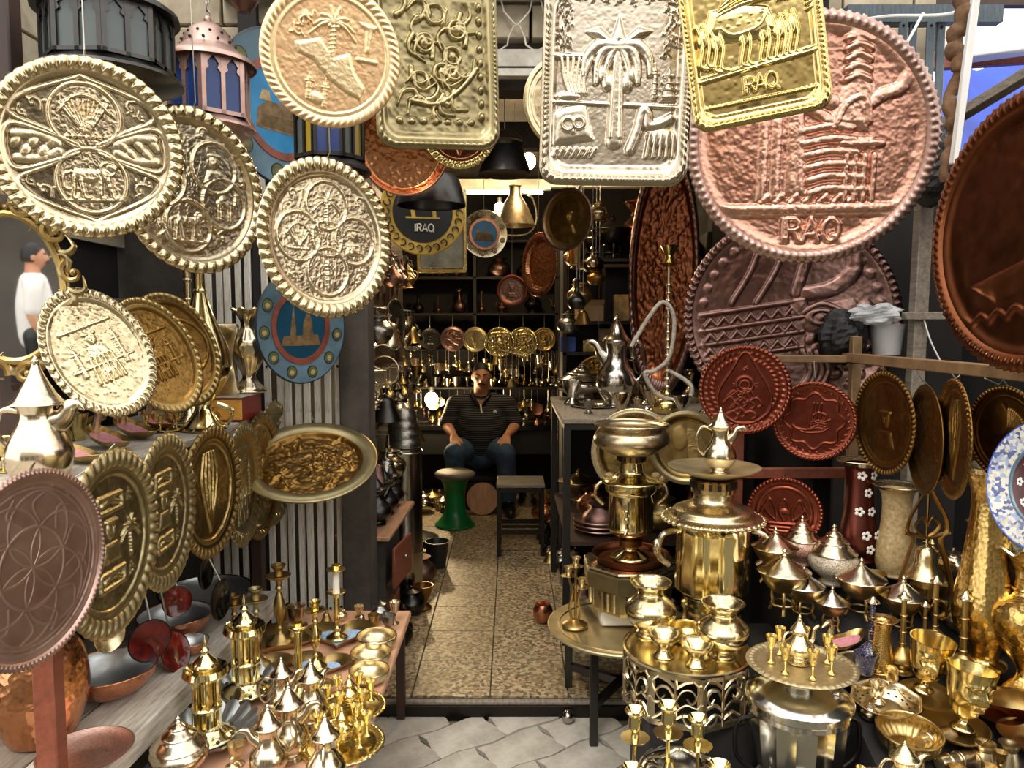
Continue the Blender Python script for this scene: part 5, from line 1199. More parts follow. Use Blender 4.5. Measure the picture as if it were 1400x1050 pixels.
# ============================================================ LANTERNS
def lantern(label, px, py, Y, R, H, mat, panes, n=8, top='dome', rz=0, cap='copper_plum'):
    c = at(px, py, Y); e = thing('pierced_lantern', label, 'lantern', c, (0, 0, rz)); w = R * math.tan(PI / n)
    for k in range(n):
        t = 2 * PI * k / n; M = Matrix.Rotation(t, 4, 'Z') @ Matrix.Translation((R * .985, 0, 0)) @ Matrix.Rotation(PI / 2, 4, 'Z') @ Matrix.Rotation(PI / 2, 4, 'X')
        p = MB()
        for x in (-w * .92, 0, w * .92): p.prism([(x - w * .1, 0), (x + w * .1, 0), (x + w * .1, H), (x - w * .1, H)], .006, M)
        for x in (-w * .46, w * .46):
            g = w * .37; ar = [(x + g, H * .68), (x + g * .55, H * .74), (x + g * .75, H * .82), (x + g * .3, H * .9), (x, H * .95), (x - g * .3, H * .9), (x - g * .75, H * .82), (x - g * .55, H * .74), (x - g, H * .68)]
            p.prism([(x - g * 1.1, H * .66), (x - g * 1.1, H), (x, H), (x, H * .95)] + ar[5:], .005, M); p.prism([(x, H), (x + g * 1.1, H), (x + g * 1.1, H * .66)] + ar[:5], .005, M)
        p.prism([(-w, 0), (w, 0), (w, H * .07), (-w, H * .07)], .006, M)
        fr = p.obj('panel', mat, e, sharp=20)
        for q, x in enumerate((-w * .46, w * .46)): MB().prism([(x - w * .38, H * .05), (x + w * .38, H * .05), (x + w * .38, H * .96), (x - w * .38, H * .96)], .002, M, back=-.003).obj('glass_pane', panes[(k * 2 + q) % len(panes)], fr)
    MB().lathe([(0, -.0), (R * 1.0, 0), (R * 1.24, -.022), (R * 1.25, -.03), (R * .95, -.05), (R * .5, -.075), (0, -.08)], 4 * n).obj('base_flare', mat, e)
    if top == 'dome':
        MB().lathe([(R * 1.3, H - .012), (R * 1.28, H)] + prof([(R * 1.2, H + .01), (R * .8, H + R * .35), (R * .72, H + R * .5), (R * .55, H + R * .85), (R * .3, H + R * 1.05)], 3) + [(0, H + R * 1.1)], 40).obj('dome_cap', cap, e)
        h = MB().ball((0, 0, 0), R * .045, 8, 6).mesh('hole', 'black')
        for k in range(12):
            for q, (rr, zz) in enumerate(((.74, .5), (.62, .72))): link('hole', h, e, (R * rr * cos(k * .5236 + q * .26), R * rr * sin(k * .5236 + q * .26), H + R * zz))
        z0 = H + R * 1.08
    else:
        MB().lathe([(0, H + .03), (R * 1.02, H + .03), (R * 1.2, H + .012), (R * 1.22, H), (R, H - .002), (0, H - .002)], 4 * n).obj('top_flare', mat, e); z0 = H + .03
    MB().ball((0, 0, z0 + .012), .013, 10, 8, (1, 1, 1.4)).obj('finial', mat, e)
    ch = MB(); z = z0 + .03; k = 0
    while c.z + z < TOPZ - .02 and k < 40:
        pts = [(.009 * cos(t), 0, .017 * sin(t)) for t in np.linspace(0, 2 * PI, 13)[:-1]]
        if k % 2: pts = [(0, x, zz) for x, _, zz in pts]
        ch.tube([(x, y, zz + z) for x, y, zz in pts], .0022, 5, True); z += .027; k += 1
    ch.obj('chain', 'wire', e)
lantern('big dark octagonal lantern with arched glass above the antiqued tray', 150, 96, 2.02, .145, .137, 'dark_pewter', ['glass_clear'], 8, 'flat')
lantern('copper domed lantern with blue panes hanging from a chain', 288, 166, 2.62, .120, .195, 'copper_plum', ['glass_blue'], 6, 'dome', rad(12))
lantern('small dark lantern with blue and yellow panes under the two-tone tray', 452, 222, 2.16, .092, .15, 'iron', ['glass_blue', 'glass_blue', 'glass_clear', 'glass_yellow'], 8, 'flat', rad(10))
lantern('little bronze lantern tip peeking from the canopy', 333, -14, 2.6, .04, .05, 'copper_dark', ['glass_clear'], 6, 'flat')
# ============================================================ RIGHT STALL
def crate(nm, label, x0, x1, y0, y1, z, mat='cloth_dark', z0=STREET):
    tag(MB().box(x1 - x0, y1 - y0, z - z0, bev=.006).obj(nm, mat, None, ((x0 + x1) / 2, (y0 + y1) / 2, (z + z0) / 2)), label, 'crate')
crate('display_crate', 'dark cloth covered crate under the silver samovar', .30, .985, 1.70, 2.09, .20); crate('display_crate', 'dark crate under the pierced brass stand', .40, .72, 2.10, 2.40, .43); crate('display_crate', 'dark crate under the faceted gold samovar', .63, .98, 2.42, 2.73, .475)
ramp = MB(); n_ = 14
pf = [(1.72, STREET), (1.72, zs(1.72))] + [(1.72 + 1.0 * k / 10, zs(1.72 + 1.0 * k / 10)) for k in range(1, 11)] + [(2.72, STREET)]
vs_ = [(x, y, z) for x in (.99, 1.88) for y, z in pf]; m_ = len(pf)
ramp.add(vs_, [tuple(range(m_)), tuple(range(2 * m_ - 1, m_ - 1, -1))] + [(i, i + m_, (i + 1) % m_ + m_, (i + 1) % m_) for i in range(m_)])
tag(ramp.obj('display_bank', 'cloth_dark', None), 'dark cloth covered sloping bank carrying the bowls, goblets and vases', 'stall')
ZA = ZB = ZC = None
# round folding table
rt = thing('round_table', 'round brass topped table on dark steel legs beside the passage', 'table', (.46, 3.03, STREET))
MB().lathe([(0, .40), (.26, .40), (.285, .404), (.305, .408), (.31, .404), (.30, .392), (0, .388)], 64).obj('tray_top', 'brass_table', rt)
MB().tube(torus_pts(.262, .403, 56), .003, 5, True).obj('inner_ring', 'brass_silvered', rt)
for k in range(4):
    a = rad(45 + 90 * k + 12); MB().beam((.25 * cos(a), .25 * sin(a), 0), (.25 * cos(a), .25 * sin(a), .39), .032, bev=.003).obj('leg', 'dark_pewter', rt)
for q in (0, 1):
    a = rad(57 + 90 * q); MB().beam((.25 * cos(a), .25 * sin(a), .16), (-.25 * cos(a), -.25 * sin(a), .16), .025, .03).obj('cross_bar', 'dark_pewter', rt)
tag(MB().ball((0, 0, .027), .027, 16, 10).box(.02, .02, .02, (0, .03, .012)).obj('iron_ball', 'steel', None, (.235, 2.98, STREET)), 'steel ball resting on the paving by the table leg', 'ball')
ZR = .345
# twin candle holder on the round table
tw = thing('twin_candlestick', 'old two-armed candlestick on the rim of the round brass table', 'candlestick', onz(786, 856, ZR))
MB().lathe([(0, 0)] + prof([(.052, 0), (.054, .008), (.035, .02), (.012, .03)]) + [(0, .03)], 28).obj('base', 'brass_old', tw)
for s, hh in ((-1, .21), (1, .16), (.1, .25)):
    MB().tube(cm([(.012 * s, 0, .02), (.022 * s, .005, hh * .4), (.012 * s, 0, hh * .7), (.028 * s, 0, hh)], 4), .006, 7).obj('arm', 'brass_old', tw); MB().lathe([(0, hh - .002), (.02, hh + .004), (.032, hh + .008), (.011, hh + .01), (.016, hh + .04), (.022, hh + .045), (.012, hh + .04), (0, hh + .03)], 16, Matrix.Translation((.028 * s, 0, 0))).obj('socket', 'brass_pale', tw)
tag(MB().box(.2, .12, .075, bev=.01).obj('white_block', 'white_plastic', None, (.47, 3.06, ZR + .0385)), 'white block under the octagonal brass chest on the round table', 'block')
# octagonal chest
oc = thing('octagonal_chest', 'octagonal fluted brass chest carrying the polished samovar', 'chest', (.50, 3.06, ZR + .077))
def octo(r, z): return [(r, z)]
MB().lathe([(0, .0), (.165, .0), (.17, .012), (.172, .095), (.2, .105), (.205, .17), (.19, .178), (0, .178)], 8, Matrix.Rotation(PI / 8, 4, 'Z')).obj('body', 'brass_olive', oc, sharp=15)
rb = MB().tube([(.1755, 0, .015), (.178, 0, .092)], .007, 6).mesh('rib', 'brass_pale')
for k in range(40):
    t = 2 * PI * k / 40 + .08; q = cos(PI / 8) / cos(((t + 0) % (PI / 4)) - PI / 8); link('rib', rb, oc, ((.172 * q - .176) * cos(t), (.172 * q - .176) * sin(t), 0), (0, 0, t))
MB().lathe([(.12, .178), (.195, .178), (.205, .184), (.2, .19), (.12, .186)], 8, Matrix.Rotation(PI / 8, 4, 'Z')).obj('lid_edge', 'brass_pale', oc, sharp=15)
tag(MB().lathe([(0, 0), (.14, 0), (.158, .03), (.162, .034), (.15, .03), (.135, .008), (0, .008)], 56).obj('copper_tray', 'copper_brown', None, (.50, 3.06, ZR + .077 + .1905)), 'round copper tray between the brass chest and the samovar', 'tray')
# polished samovar with pot on top
def samovar(label, loc, H, sp, mat, rz=0, facets=0, tap=True, sx=1.0, taps=1):
    e = thing('samovar', label, 'samovar', loc, (0, 0, rz)); e.scale = (H * sx, H * sx, H)
    rf = (lambda r, z, t: r * (1 + facets * (abs(cos(8 * t)) - .5))) if facets else None
    for nm, pr, m in sp: MB().lathe(pr, 48, rf=rf if nm == 'body' else None).obj(nm, m or mat, e)
    return e
S = ZR + .077 + .199
s1 = samovar('polished brass samovar with wide pot on top, on the octagonal chest', (.50, 3.06, S), .64, [
    ('foot', [(0, 0)] + prof([(.125, 0), (.13, .015), (.09, .04), (.055, .06), (.05, .085)]) + [(0, .085)], None), ('foot_gallery', [(.06, .085), (.075, .09), (.075, .13), (.06, .135)], 'brass_brown'),
    ('lower_bowl', prof([(.05, .13), (.09, .15), (.135, .18), (.15, .21)]), None), ('body', [(.15, .205), (.145, .22), (.145, .43), (.15, .44), (.165, .455), (.17, .47), (.17, .50)], None),
    ('shoulder', prof([(.17, .50), (.195, .51), (.19, .525), (.12, .55), (.085, .575), (.08, .60)]), None), ('crown', [(.08, .60), (.075, .64), (.085, .65)], None), ('crown_gallery', [(.085, .65), (.085, .685), (.09, .69), (.0, .69)], 'brass_brown')], 'brass_bright')
for k in range(14):
    t = 2 * PI * k / 14; MB().box(.02, .012, .03, (.0865 * cos(t), .0865 * sin(t), .667), (0, 0, t)).obj('slot', 'black', s1)
for s in (-1, 1):
    MB().tube(cm([(s * .15, 0, .52), (s * .21, 0, .50), (s * .235, 0, .42), (s * .18, 0, .36)], 4), .011, 7).obj('handle', 'brass_pale', s1); MB().ball((s * .15, -.05, .565), .024, 10, 8, (1.2, .8, .8)).obj('knob', 'enamel_sand', s1)
MB().tube([(-.05, -.145, .30), (-.06, -.22, .30)], .012, 8).tube([(-.06, -.20, .35), (-.06, -.20, .22)], .009, 8).tube([(-.06, -.22, .25), (-.075, -.245, .22)], .01, 8).ball((-.06, -.2, .36), .015).ball((-.06, -.2, .31), .015).obj('tap', 'brass_pale', s1)
bp = thing('wide_pot', 'wide bellied brass pot crowning the polished samovar', 'pot', (.50, 3.06, S + .64 * .69)); bp.scale = (1.25, 1.25, 1.12)
MB().lathe(hollow(prof([(.055, 0), (.085, .012), (.125, .045), (.122, .08), (.105, .10), (.115, .112), (.122, .115)]), .005), 44).obj('body', 'brass_silvered', bp); MB().tube(torus_pts(.12, .115, 44), .005, 6, True).obj('rim', 'brass_pale', bp)
# faceted gold samovar
z2 = .476; p2_ = Vector((.71, 2.57, z2)); H2 = .67
s2 = samovar('faceted gold samovar with dish crown and teapot, beside the lidded bowls', p2_, H2, [
    ('foot', [(0, 0)] + prof([(.19, 0), (.20, .02), (.20, .06), (.17, .075), (.145, .10)]) + [(.145, .105)], 'brass_gold'), ('foot_gallery', [(.145, .10), (.15, .12), (.14, .18), (.155, .19), (.155, .215), (.14, .225), (.14, .25), (.165, .265)], None),
    ('body', prof([(.15, .26), (.185, .29), (.19, .33), (.185, .60), (.20, .64)]), None), ('shoulder', prof([(.20, .64), (.255, .66), (.26, .675), (.22, .69), (.20, .72), (.13, .745), (.105, .77), (.10, .80)]), 'brass_pale'),
    ('crown', [(.10, .80), (.115, .81), (.115, .83)], None), ('crown_gallery', [(.115, .83), (.11, .87), (.12, .88), (.0, .88)], 'brass_brown'), ('crown_dish', [(0, .885), (.09, .885), (.17, .915), (.235, .935), (.24, .945), (.22, .94), (.15, .915), (0, .9)], 'brass_table')], 'brass_bright', facets=.05)
for k in range(16):
    t = 2 * PI * k / 16; MB().box(.02, .016, .03, (.112 * cos(t), .112 * sin(t), .85), (0, 0, t)).obj('slot', 'black', s2)
for k in range(40):
    t = 2 * PI * k / 40; MB().ball((.258 * cos(t), .258 * sin(t), .668), .014, 7, 5).obj('bead', 'brass_pale', s2) if k % 1 == 0 else None
for s in (-1, 1): MB().tube(cm([(s * .19, 0, .60), (s * .27, -.02, .58), (s * .29, -.03, .48), (s * .23, -.02, .42)], 4), .016, 8).ball((s * .30, -.03, .52), .028, 10, 8, (.8, .8, 1.6)).obj('handle', 'silver_warm', s2)
make('ewer', 'silvery ewer on the dish crown of the faceted samovar', 'ewer', p2_ + Vector((.02, .0, H2 * .905)), rad(-15), .235, sx=.8)
# trays leaning behind the samovars
tray('plain round brass tray leaning behind the polished samovar', at(868, 618, 3.42), .205, rad(-8), rad(4), rel=d_hammer, dish='brass_old', rim='brass_pale', kind='plain', nr=30, nt=120, rim_w=.2, depth=.12, relh=.01)
tray('brimmed brass tray leaning between the two samovars', at(938, 612, 3.27), .165, rad(-12), rad(6), rel=d_rays, dish='brass_old', rim='brass_olive', kind='plain', nr=30, nt=120, rim_w=.16, depth=.15, relh=.02)
# pierced stand
ps = thing('pierced_stand', 'octagonal pierced brass stand carrying two round pots', 'stand', (.545, 2.235, .431)); RR = .185; hp = .16
MB().lathe([(0, hp), (RR * 1.0, hp), (RR * 1.06, hp + .004), (RR * 1.07, hp + .012), (RR * 1.04, hp + .014), (RR, hp + .006), (0, hp + .006)], 48).obj('top', 'brass_polished', ps)
for k in range(8):
    t = 2 * PI * (k + .5) / 8; w = RR * math.tan(PI / 8); M = Matrix.Rotation(t, 4, 'Z') @ Matrix.Translation((RR * .965, 0, 0)) @ Matrix.Rotation(PI / 2, 4, 'Z') @ Matrix.Rotation(PI / 2, 4, 'X'); pm = MB()
    for a, b, c_, d in ((-w, 0, w, .018), (-w, hp - .016, w, hp), (-w, 0, -w + .016, hp), (w - .016, 0, w, hp)): pm.prism([(a, b), (c_, b), (c_, d), (a, d)], .004, M)
    fl = MB()
    def tb_(pts, r=.006): fl.tube([M @ Vector((x, y, .002)) for x, y in pts], r, 5, flat=.5)
    tb_([(0, .01), (0, hp)], .007)
    for m in (1, -1):
        tb_(cm([(0, .03), (m * .03, .045), (m * .055, .03), (m * w * .9, .02)], 4)); tb_(cm([(0, .08), (m * .02, .115), (m * .045, .12), (m * .058, .10), (m * .045, .082), (m * .032, .095)], 4)); tb_(cm([(0, .05), (m * .03, .075), (m * .06, .07), (m * w * .95, .085)], 4)); tb_(cm([(0, .12), (m * .025, .14), (m * .05, .15)], 4)); tb_(cm([(m * .06, .10), (m * .068, .13), (m * .05, .15)], 4)); tb_(cm([(m * .02, .045), (m * .03, .02), (m * .05, .012)], 4))
    pn = pm.obj('panel', 'brass_silvered', ps, sharp=20); fl.obj('tracery', 'brass_silvered', pn); MB().ball(M @ Vector((w - .006, hp - .02, .004)), .006, 8, 5).obj('rivet', 'brass_pale', pn); MB().ball(M @ Vector((w - .006, .02, .004)), .006, 8, 5).obj('rivet', 'brass_pale', pn)
for k in range(4):
    t = rad(45 + 90 * k); MB().ball((RR * .8 * cos(t), RR * .8 * sin(t), -.001), .0, 6, 4)
zp = .431 + hp + .0065
make('lota_pot', 'round hammered brass pot at the rear of the pierced stand', 'pot', (.450, 2.34, zp), 0, .178, sx=.80); make('lota_pot', 'round hammered brass pot on the pierced stand beside the silver samovar', 'pot', (.643, 2.19, zp), 0, .165, sx=.84)
make('footed_bowl', 'footed brass bowl at the front of the pierced stand', 'bowl', (.462, 2.18, zp), 0, .075, sx=.78); make('footed_bowl', 'footed brass bowl beside the round pot on the stand', 'bowl', (.545, 2.12, zp), 0, .07, sx=.8); make('small_bowl', 'plain gold bowl hidden among pots on the pierced stand', 'bowl', (.555, 2.28, zp), 0, .05, mat='brass_gold')
# round kettle and candelabrum in front
kt = thing('round_kettle', 'big round silver kettle with roped edge behind the candelabrum', 'kettle', (.46, 1.97, .201)); MB().lathe(hollow(prof([(.07, 0), (.11, .03), (.125, .11), (.10, .18), (.07, .20)]), .004), 40).obj('body', 'silver', kt); MB().tube([((.132) * cos(t), -.02 + .01 * sin(9 * t), .115 + .118 * sin(t)) for t in np.linspace(.3, 2 * PI - .3, 80)], .006, 6).obj('roped_edge', 'silver_warm', kt); MB().tube([(.09 * cos(t), 0, .2 + .03 * sin(t)) for t in np.linspace(0, PI, 14)], .005, 6).obj('handle', 'iron', kt)
cb = thing('candelabrum', 'many armed brass candelabrum in front of the pierced stand', 'candelabrum', (.395, 1.775, .201)); cb.scale = (1.05, 1.0, 1.2)
MB().lathe([(0, 0)] + prof([(.07, 0), (.072, .01), (.04, .03), (.015, .06), (.02, .10), (.03, .13), (.015, .16), (.012, .2), (.018, .23), (.01, .26)]) + [(0, .26)], 24).obj('column', 'brass_gold', cb)
for k, (a, r, h) in enumerate(((200, .10, .19), (140, .095, .27), (90, .02, .30), (30, .09, .26), (-30, .12, .21), (-90, .08, .17))):
    a = rad(a); c, s = cos(a), sin(a)
    MB().tube(cm([(0, 0, .14), (.35 * r * c, .35 * r * s, .20), (.6 * r * c, .6 * r * s, .12), (r * c * 1.02, r * s * 1.02, .13), (r * c, r * s, h)], 5), .005, 7).obj('arm', 'brass_gold', cb); MB().lathe([(0, h), (.028, h + .004), (.036, h + .012), (.01, h + .012), (.008, h + .025), (.017, h + .035), (.016, h + .06), (.026, h + .07), (.024, h + .075), (.012, h + .06), (0, h + .05)], 18, Matrix.Translation((r * c, r * s, 0))).obj('socket', 'brass_bright', cb)
# silver samovar with the tea tray
sp = Vector((.80, 1.99, .201)); ss = samovar('big silver panelled samovar with a tap, tea tray on its lid', sp, .47, [
    ('foot', [(0, 0)] + prof([(.20, 0), (.20, .03), (.14, .08), (.13, .12)]) + [(0, .12)], None), ('body', prof([(.13, .12), (.20, .18), (.25, .45), (.27, .62), (.275, .70)]), None), ('collar', [(.275, .70), (.29, .705), (.285, .73), (.295, .74), (.29, .77), (.31, .78)], None), ('lid', prof([(.31, .78), (.30, .80), (.24, .84), (.13, .875), (.10, .90), (.10, .955), (.12, .965)]) + [(0, .965)], None)], 'silver', facets=.09)
MB().tube([(-.1, -.24, .36), (-.13, -.33, .36)], .015, 8).tube([(-.13, -.31, .42), (-.13, -.31, .30)], .012, 8).tube([(-.18, -.31, .42), (-.02, -.31, .42)], .014, 8).tube(cm([(-.13, -.33, .34), (-.16, -.36, .33), (-.2, -.36, .24)], 4), .012, 8).ball((-.2, -.31, .42), .022).obj('tap', 'steel', ss)
for s in (-1, 1): MB().tube(cm([(s * .27, 0, .66), (s * .36, 0, .62), (s * .36, 0, .42), (s * .25, 0, .32)], 4), .014, 8).obj('handle', 'iron', ss)
MB().ball((.17, -.12, .855), .025, 8, 6).obj('lid_vent', 'silver', ss)
tp = sp + Vector((.005, 0, .47 * .966)); make('serving_tray', 'pale round tray on top of the silver samovar', 'tray', tp, 0, .148, mat='brass_table'); make('small_ewer', 'pale gold ewer amid the goblets on the samovar tray', 'ewer', tp + Vector((0, .02, .004)), rad(20), .14, mat='brass_pale')
for k in range(7): make('goblet', 'small gold goblet on the silver samovar tray ' + SECR[round(math.degrees(k * .9 + .2) / 45) % 8], 'goblet', tp + Vector((.08 * cos(k * .9 + .2), .08 * sin(k * .9 + .2), .004)), k, .078, group='goblets on the samovar tray', mat='brass_gold', sx=.8)
# front tea tray
p = Vector((.955, 1.74, .425)); crate('display_crate', 'small dark box under the front tea tray', .86, .985, 1.62, 1.695, .42); make('serving_tray', 'pale round tea tray at the front of the bank', 'tray', p + Vector((.0, 0, 0)), 0, .14, mat='brass_pale'); make('ewer', 'gold ewer standing on the front tea tray', 'ewer', p + Vector((.02, .02, .004)), rad(10), .145, mat='brass_pale', sx=1.1)
for k in range(6): make('goblet', 'gold goblet on the front tea tray ' + SECR[round(math.degrees(k * .8 + 2.4) / 45) % 8], 'goblet', p + Vector((.09 * cos(k * .8 + 2.4), .09 * sin(k * .8 + 2.4), .004)), k, .05, group='goblets on the front tea tray')
# lidded bowls
lb = [(1058, 806, ZC, 82, 'lidded brass bowl next to the faceted samovar', None), (1070, 846, ZB, 92, 'lidded brass bowl in front of the one by the samovar', None), (1097, 852, ZB, 74, 'pale lidded bowl in the middle of the lidded rows', 'silver'), (1175, 852, ZB, 86, 'lidded brass bowl below the tan vase', None), (1136, 866, ZB, 62, 'low silvery lidded bowl nearest the samovar tray', 'silver'), (1232, 872, ZB, 82, 'lidded brass bowl below the bell stand', None)]
for px, py, z, h, lab, m in lb: put('lidded_bowl', lab, 'bowl', px, py, z, h, rz=random.random() * 6, group='lidded bowls on tripods', sx=.70, mats={'lid': m} if m else None)
put('sugar_pot', 'red mosaic sugar pot with pointed lid in the back row', 'pot', 1095, 778, ZC, 70, mats={'body': 'mosaic_red', 'lid': 'silver_warm'}, sx=.8); put('sugar_pot', 'white mosaic sugar pot with pointed lid in front of the red vase', 'pot', 1138, 806, ZC, 86, sx=.78)
# vases
put('flared_vase', 'dark red copper vase with white flowers and flared mouth', 'vase', 1172, 776, ZC, 142, mats={'body': 'rose_copper', 'mouth': 'brass_pale'})
fv = MB()
for k in range(5): fv.ball((.011 * cos(k * 1.2566), 0, .011 * sin(k * 1.2566)), .007, 7, 5, (1, .3, 1))
rv = bpy.data.objects['flared_vase.001'] if 'flared_vase.001' in bpy.data.objects else None
fm = fv.mesh('painted_flower', 'foam_white'); sv = rv.scale[2]
for k, (z, a, r) in enumerate(((.87, -110, .142), (.87, -60, .142), (.7, -80, .13), (.52, -115, .152), (.52, -70, .152), (.3, -95, .2), (.3, -60, .2), (.16, -80, .188))):
    o = link('painted_flower', fm, rv, (r * cos(rad(a)), r * sin(rad(a)), z), (0, 0, rad(a + 90))); o.scale = (1 / sv,) * 3
put('flared_vase', 'tan patterned brass vase behind the bell stand', 'vase', 1222, 796, ZC, 128, mats={'body': 'enamel_sand', 'mouth': 'brass_pale'}, sx=1.15)
put('tall_vase', 'tallest fluted brass vase on the middle step', 'vase', 1342, 922, ZA, 284, sx=.70); put('fluted_vase', 'engraved brass urn vase with frilled mouth at the bank end', 'vase', 1398, 962, ZA, 210, sx=.92)
# bell stand
bs = thing('bell_stand', 'pierced brass arch stand with a hanging bell', 'bell', onz(1262, 852, None)); bs.location = onz(1262, 852, None) + Vector((0, 0, .012)); k_ = 2.42 / FPX * 1.05
def bt(pts, r=.006): return MB().tube(cm([(x * k_, 0, z * k_) for x, z in pts], 5), r * 1.35, 7, flat=.6)
for m in (-1, 1):
    bt([(m * 22, 0), (m * 34, 10), (m * 36, 40), (m * 26, 80), (m * 18, 110), (m * 26, 120), (m * 22, 140), (m * 8, 165), (0, 182)], .007).obj('arch_side', 'brass_brown', bs)
    bt([(0, 112), (m * 10, 118), (m * 16, 128), (m * 6, 138), (0, 126)], .005).obj('tracery', 'brass_brown', bs); bt([(0, 0), (m * 12, 20), (m * 24, 22), (m * 28, 10), (m * 18, 4), (m * 10, 10)], .006).obj('base_scroll', 'brass_brown', bs)
bt([(0, 112), (0, 150), (0, 178)], .005).obj('spine', 'brass_brown', bs); bt([(-30, 118), (0, 112), (30, 118)], .006).obj('cross_bar', 'brass_brown', bs)
MB().lathe([(r * k_, z * k_) for r, z in prof([(24, 58), (22, 62), (15, 75), (13, 90), (7, 99), (0, 101)], 4)] + [], 28).obj('bell', 'brass_pale', bs); MB().tube([(0, 0, 100 * k_), (0, 0, 114 * k_)], .003, 6).obj('bell_hook', 'brass_pale', bs)
# sprinklers and small bottles
for px, py, z, h, lab in ((1232, 925, ZA, 118, 'long necked sprinkler before the lidded bowl under the bell'), (1276, 900, ZB, 114, 'long necked sprinkler with the highest tip beside the tall vase'), (1262, 903, ZB, 82, 'shorter long necked sprinkler leaning near the highest one'), (1314, 942, ZA, 136, 'long necked sprinkler behind the face goblets')): put('sprinkler', lab, 'bottle', px, py, z, h, group='long necked sprinklers', sx=1.05)
put('sprinkler', 'slim dark patterned bottle near the pink leaf dish', 'bottle', 1190, 915, ZA, 100, mats={'body': 'floral_blue_dark'}, sx=1.2); put('flared_vase', 'small copper toned vase beside the patterned bottle', 'vase', 1204, 925, ZA, 78, mat='brass_hammered', sx=1.1)
# dishes and bowls in front
def colander(label, px, py, r, rz):
    p = onz(px, py, ZA) + Vector((0, 0, .012)); e = thing('pierced_dish', label, 'dish', p, (.24, 0, 0), 'pierced dishes'); R = r * mpp(p.y); e.scale = (R, R * .8, R)
    o = prof([(.5, 0), (.62, .03), (.85, .22), (.98, .40), (1.05, .44)]); MB().lathe(hollow(o, .03), 48, rf=lambda q, z, t: q * (1 + (.03 * cos(8 * t) if z > .3 else 0))).obj('bowl', 'brass_silvered', e)
    h = MB().ball((0, 0, 0), .035, 7, 5, (1, 1.5, .6)).mesh('hole', 'black')
    for k in range(20):
        a = 2 * PI * k / 20
        for q, z in ((.86, .28), (.72, .15)): link('hole', h, e, (q * cos(a + q), q * sin(a + q), z), (0, 0, a + q))
colander('pierced brass dish nearer the fluted bowl', 1208, 975, 46, .4); colander('pierced brass dish holding the painted cup', 1176, 935, 46, -.3)
p = onz(1182, 930, ZA); make('cup', 'dark blue painted cup in the pierced dish', 'cup', p + Vector((0, 0, .024)), 0, .062, mat='floral_blue_dark', sx=1.25)
for px, py, r, k, lab, m, ra in ((1240, 1030, 43, 'fluted_bowl', 'deep fluted brass bowl at the front of the step', None, .7), (1266, 966, 38, 'shallow_bowl', 'shallow brass bowl under the rear face goblet', None, .35), (1304, 1012, 44, 'shallow_bowl', 'shallow brass bowl under the nearer face goblet', None, .4), (1362, 985, 36, 'shallow_bowl', 'coppery shallow bowl beside the urn vase', 'copper', .3), (1404, 1026, 40, 'shallow_bowl', 'shallow dark brass bowl at the bank end', None, .45)):
    p = onz(px, py, ZA); R = r * mpp(p.y); mx = {'fluted_bowl': 1.5, 'shallow_bowl': 2.5}[k]; make(k, lab, 'bowl', p + Vector((0, 0, .014)), 0, R * ra, sx=1 / (ra * mx), mat=m, tilt=(.12, 0))
p = onz(1150, 897, None) + Vector((0, 0, .03)); make('swan_dish', 'pink enamel leaf dish beside the samovar tray', 'dish', p, rad(30), .085, mats={'enamel': 'enamel_pink'})
make('shallow_bowl', 'upturned thin brass bowl leaning at the urn vase foot', 'bowl', onz(1385, 985, None) + Vector((0, 0, .095)), 0, .045, sx=.9, tilt=(PI * .9, .1))
# face goblets
@kind
def face_goblet():
    MB_ = MB()
    def rf(r, z, t):
        f = math.exp(-((abs((t + PI / 2 + PI) % (2 * PI) - PI)) / .22) ** 2); q = r
        if .35 < z < .8: q += .11 * f * math.exp(-((z - .56) / .13) ** 2)
        a = abs((t + PI / 2 + PI) % (2 * PI) - PI)
        q -= .05 * math.exp(-((a - .5) / .2) ** 2 - ((z - .70) / .06) ** 2); q += .045 * math.exp(-((a - .5) / .34) ** 2 - ((z - .80) / .04) ** 2); q += .05 * math.exp(-(a / .35) ** 2 - ((z - .40) / .035) ** 2); q += .03 * math.exp(-(a / .3) ** 2 - ((z - .30) / .04) ** 2); q += .04 * math.exp(-((a - .6) / .25) ** 2 - ((z - .55) / .09) ** 2)
        return q
    o = prof([(.10, .2), (.20, .25), (.30, .40), (.36, .60), (.39, .80), (.42, .92), (.44, 1.0)], 6)
    return [('cup', MB().lathe(o + [(.41, 1.0), (.36, .8), (.2, .4), (0, .35)], 56, rf=rf), 'brass_gold'), ('foot', MB().lathe([(0, 0)] + prof([(.20, 0), (.21, .03), (.10, .10), (.08, .16), (.12, .21)]) + [(0, .22)], 28), 'brass_polished')]
p = onz(1262, 955, ZA); make('face_goblet', 'gold goblet shaped as a face, rear of the pair', 'goblet', p + Vector((0, 0, .026)), rad(-8), .165, tilt=(.1, rad(5)), sx=.85); p = onz(1310, 1010, ZA); make('face_goblet', 'gold goblet shaped as a face, nearer of the pair', 'goblet', p + Vector((.01, 0, .03)), rad(14), .175, tilt=(0, rad(8)), sx=.85)
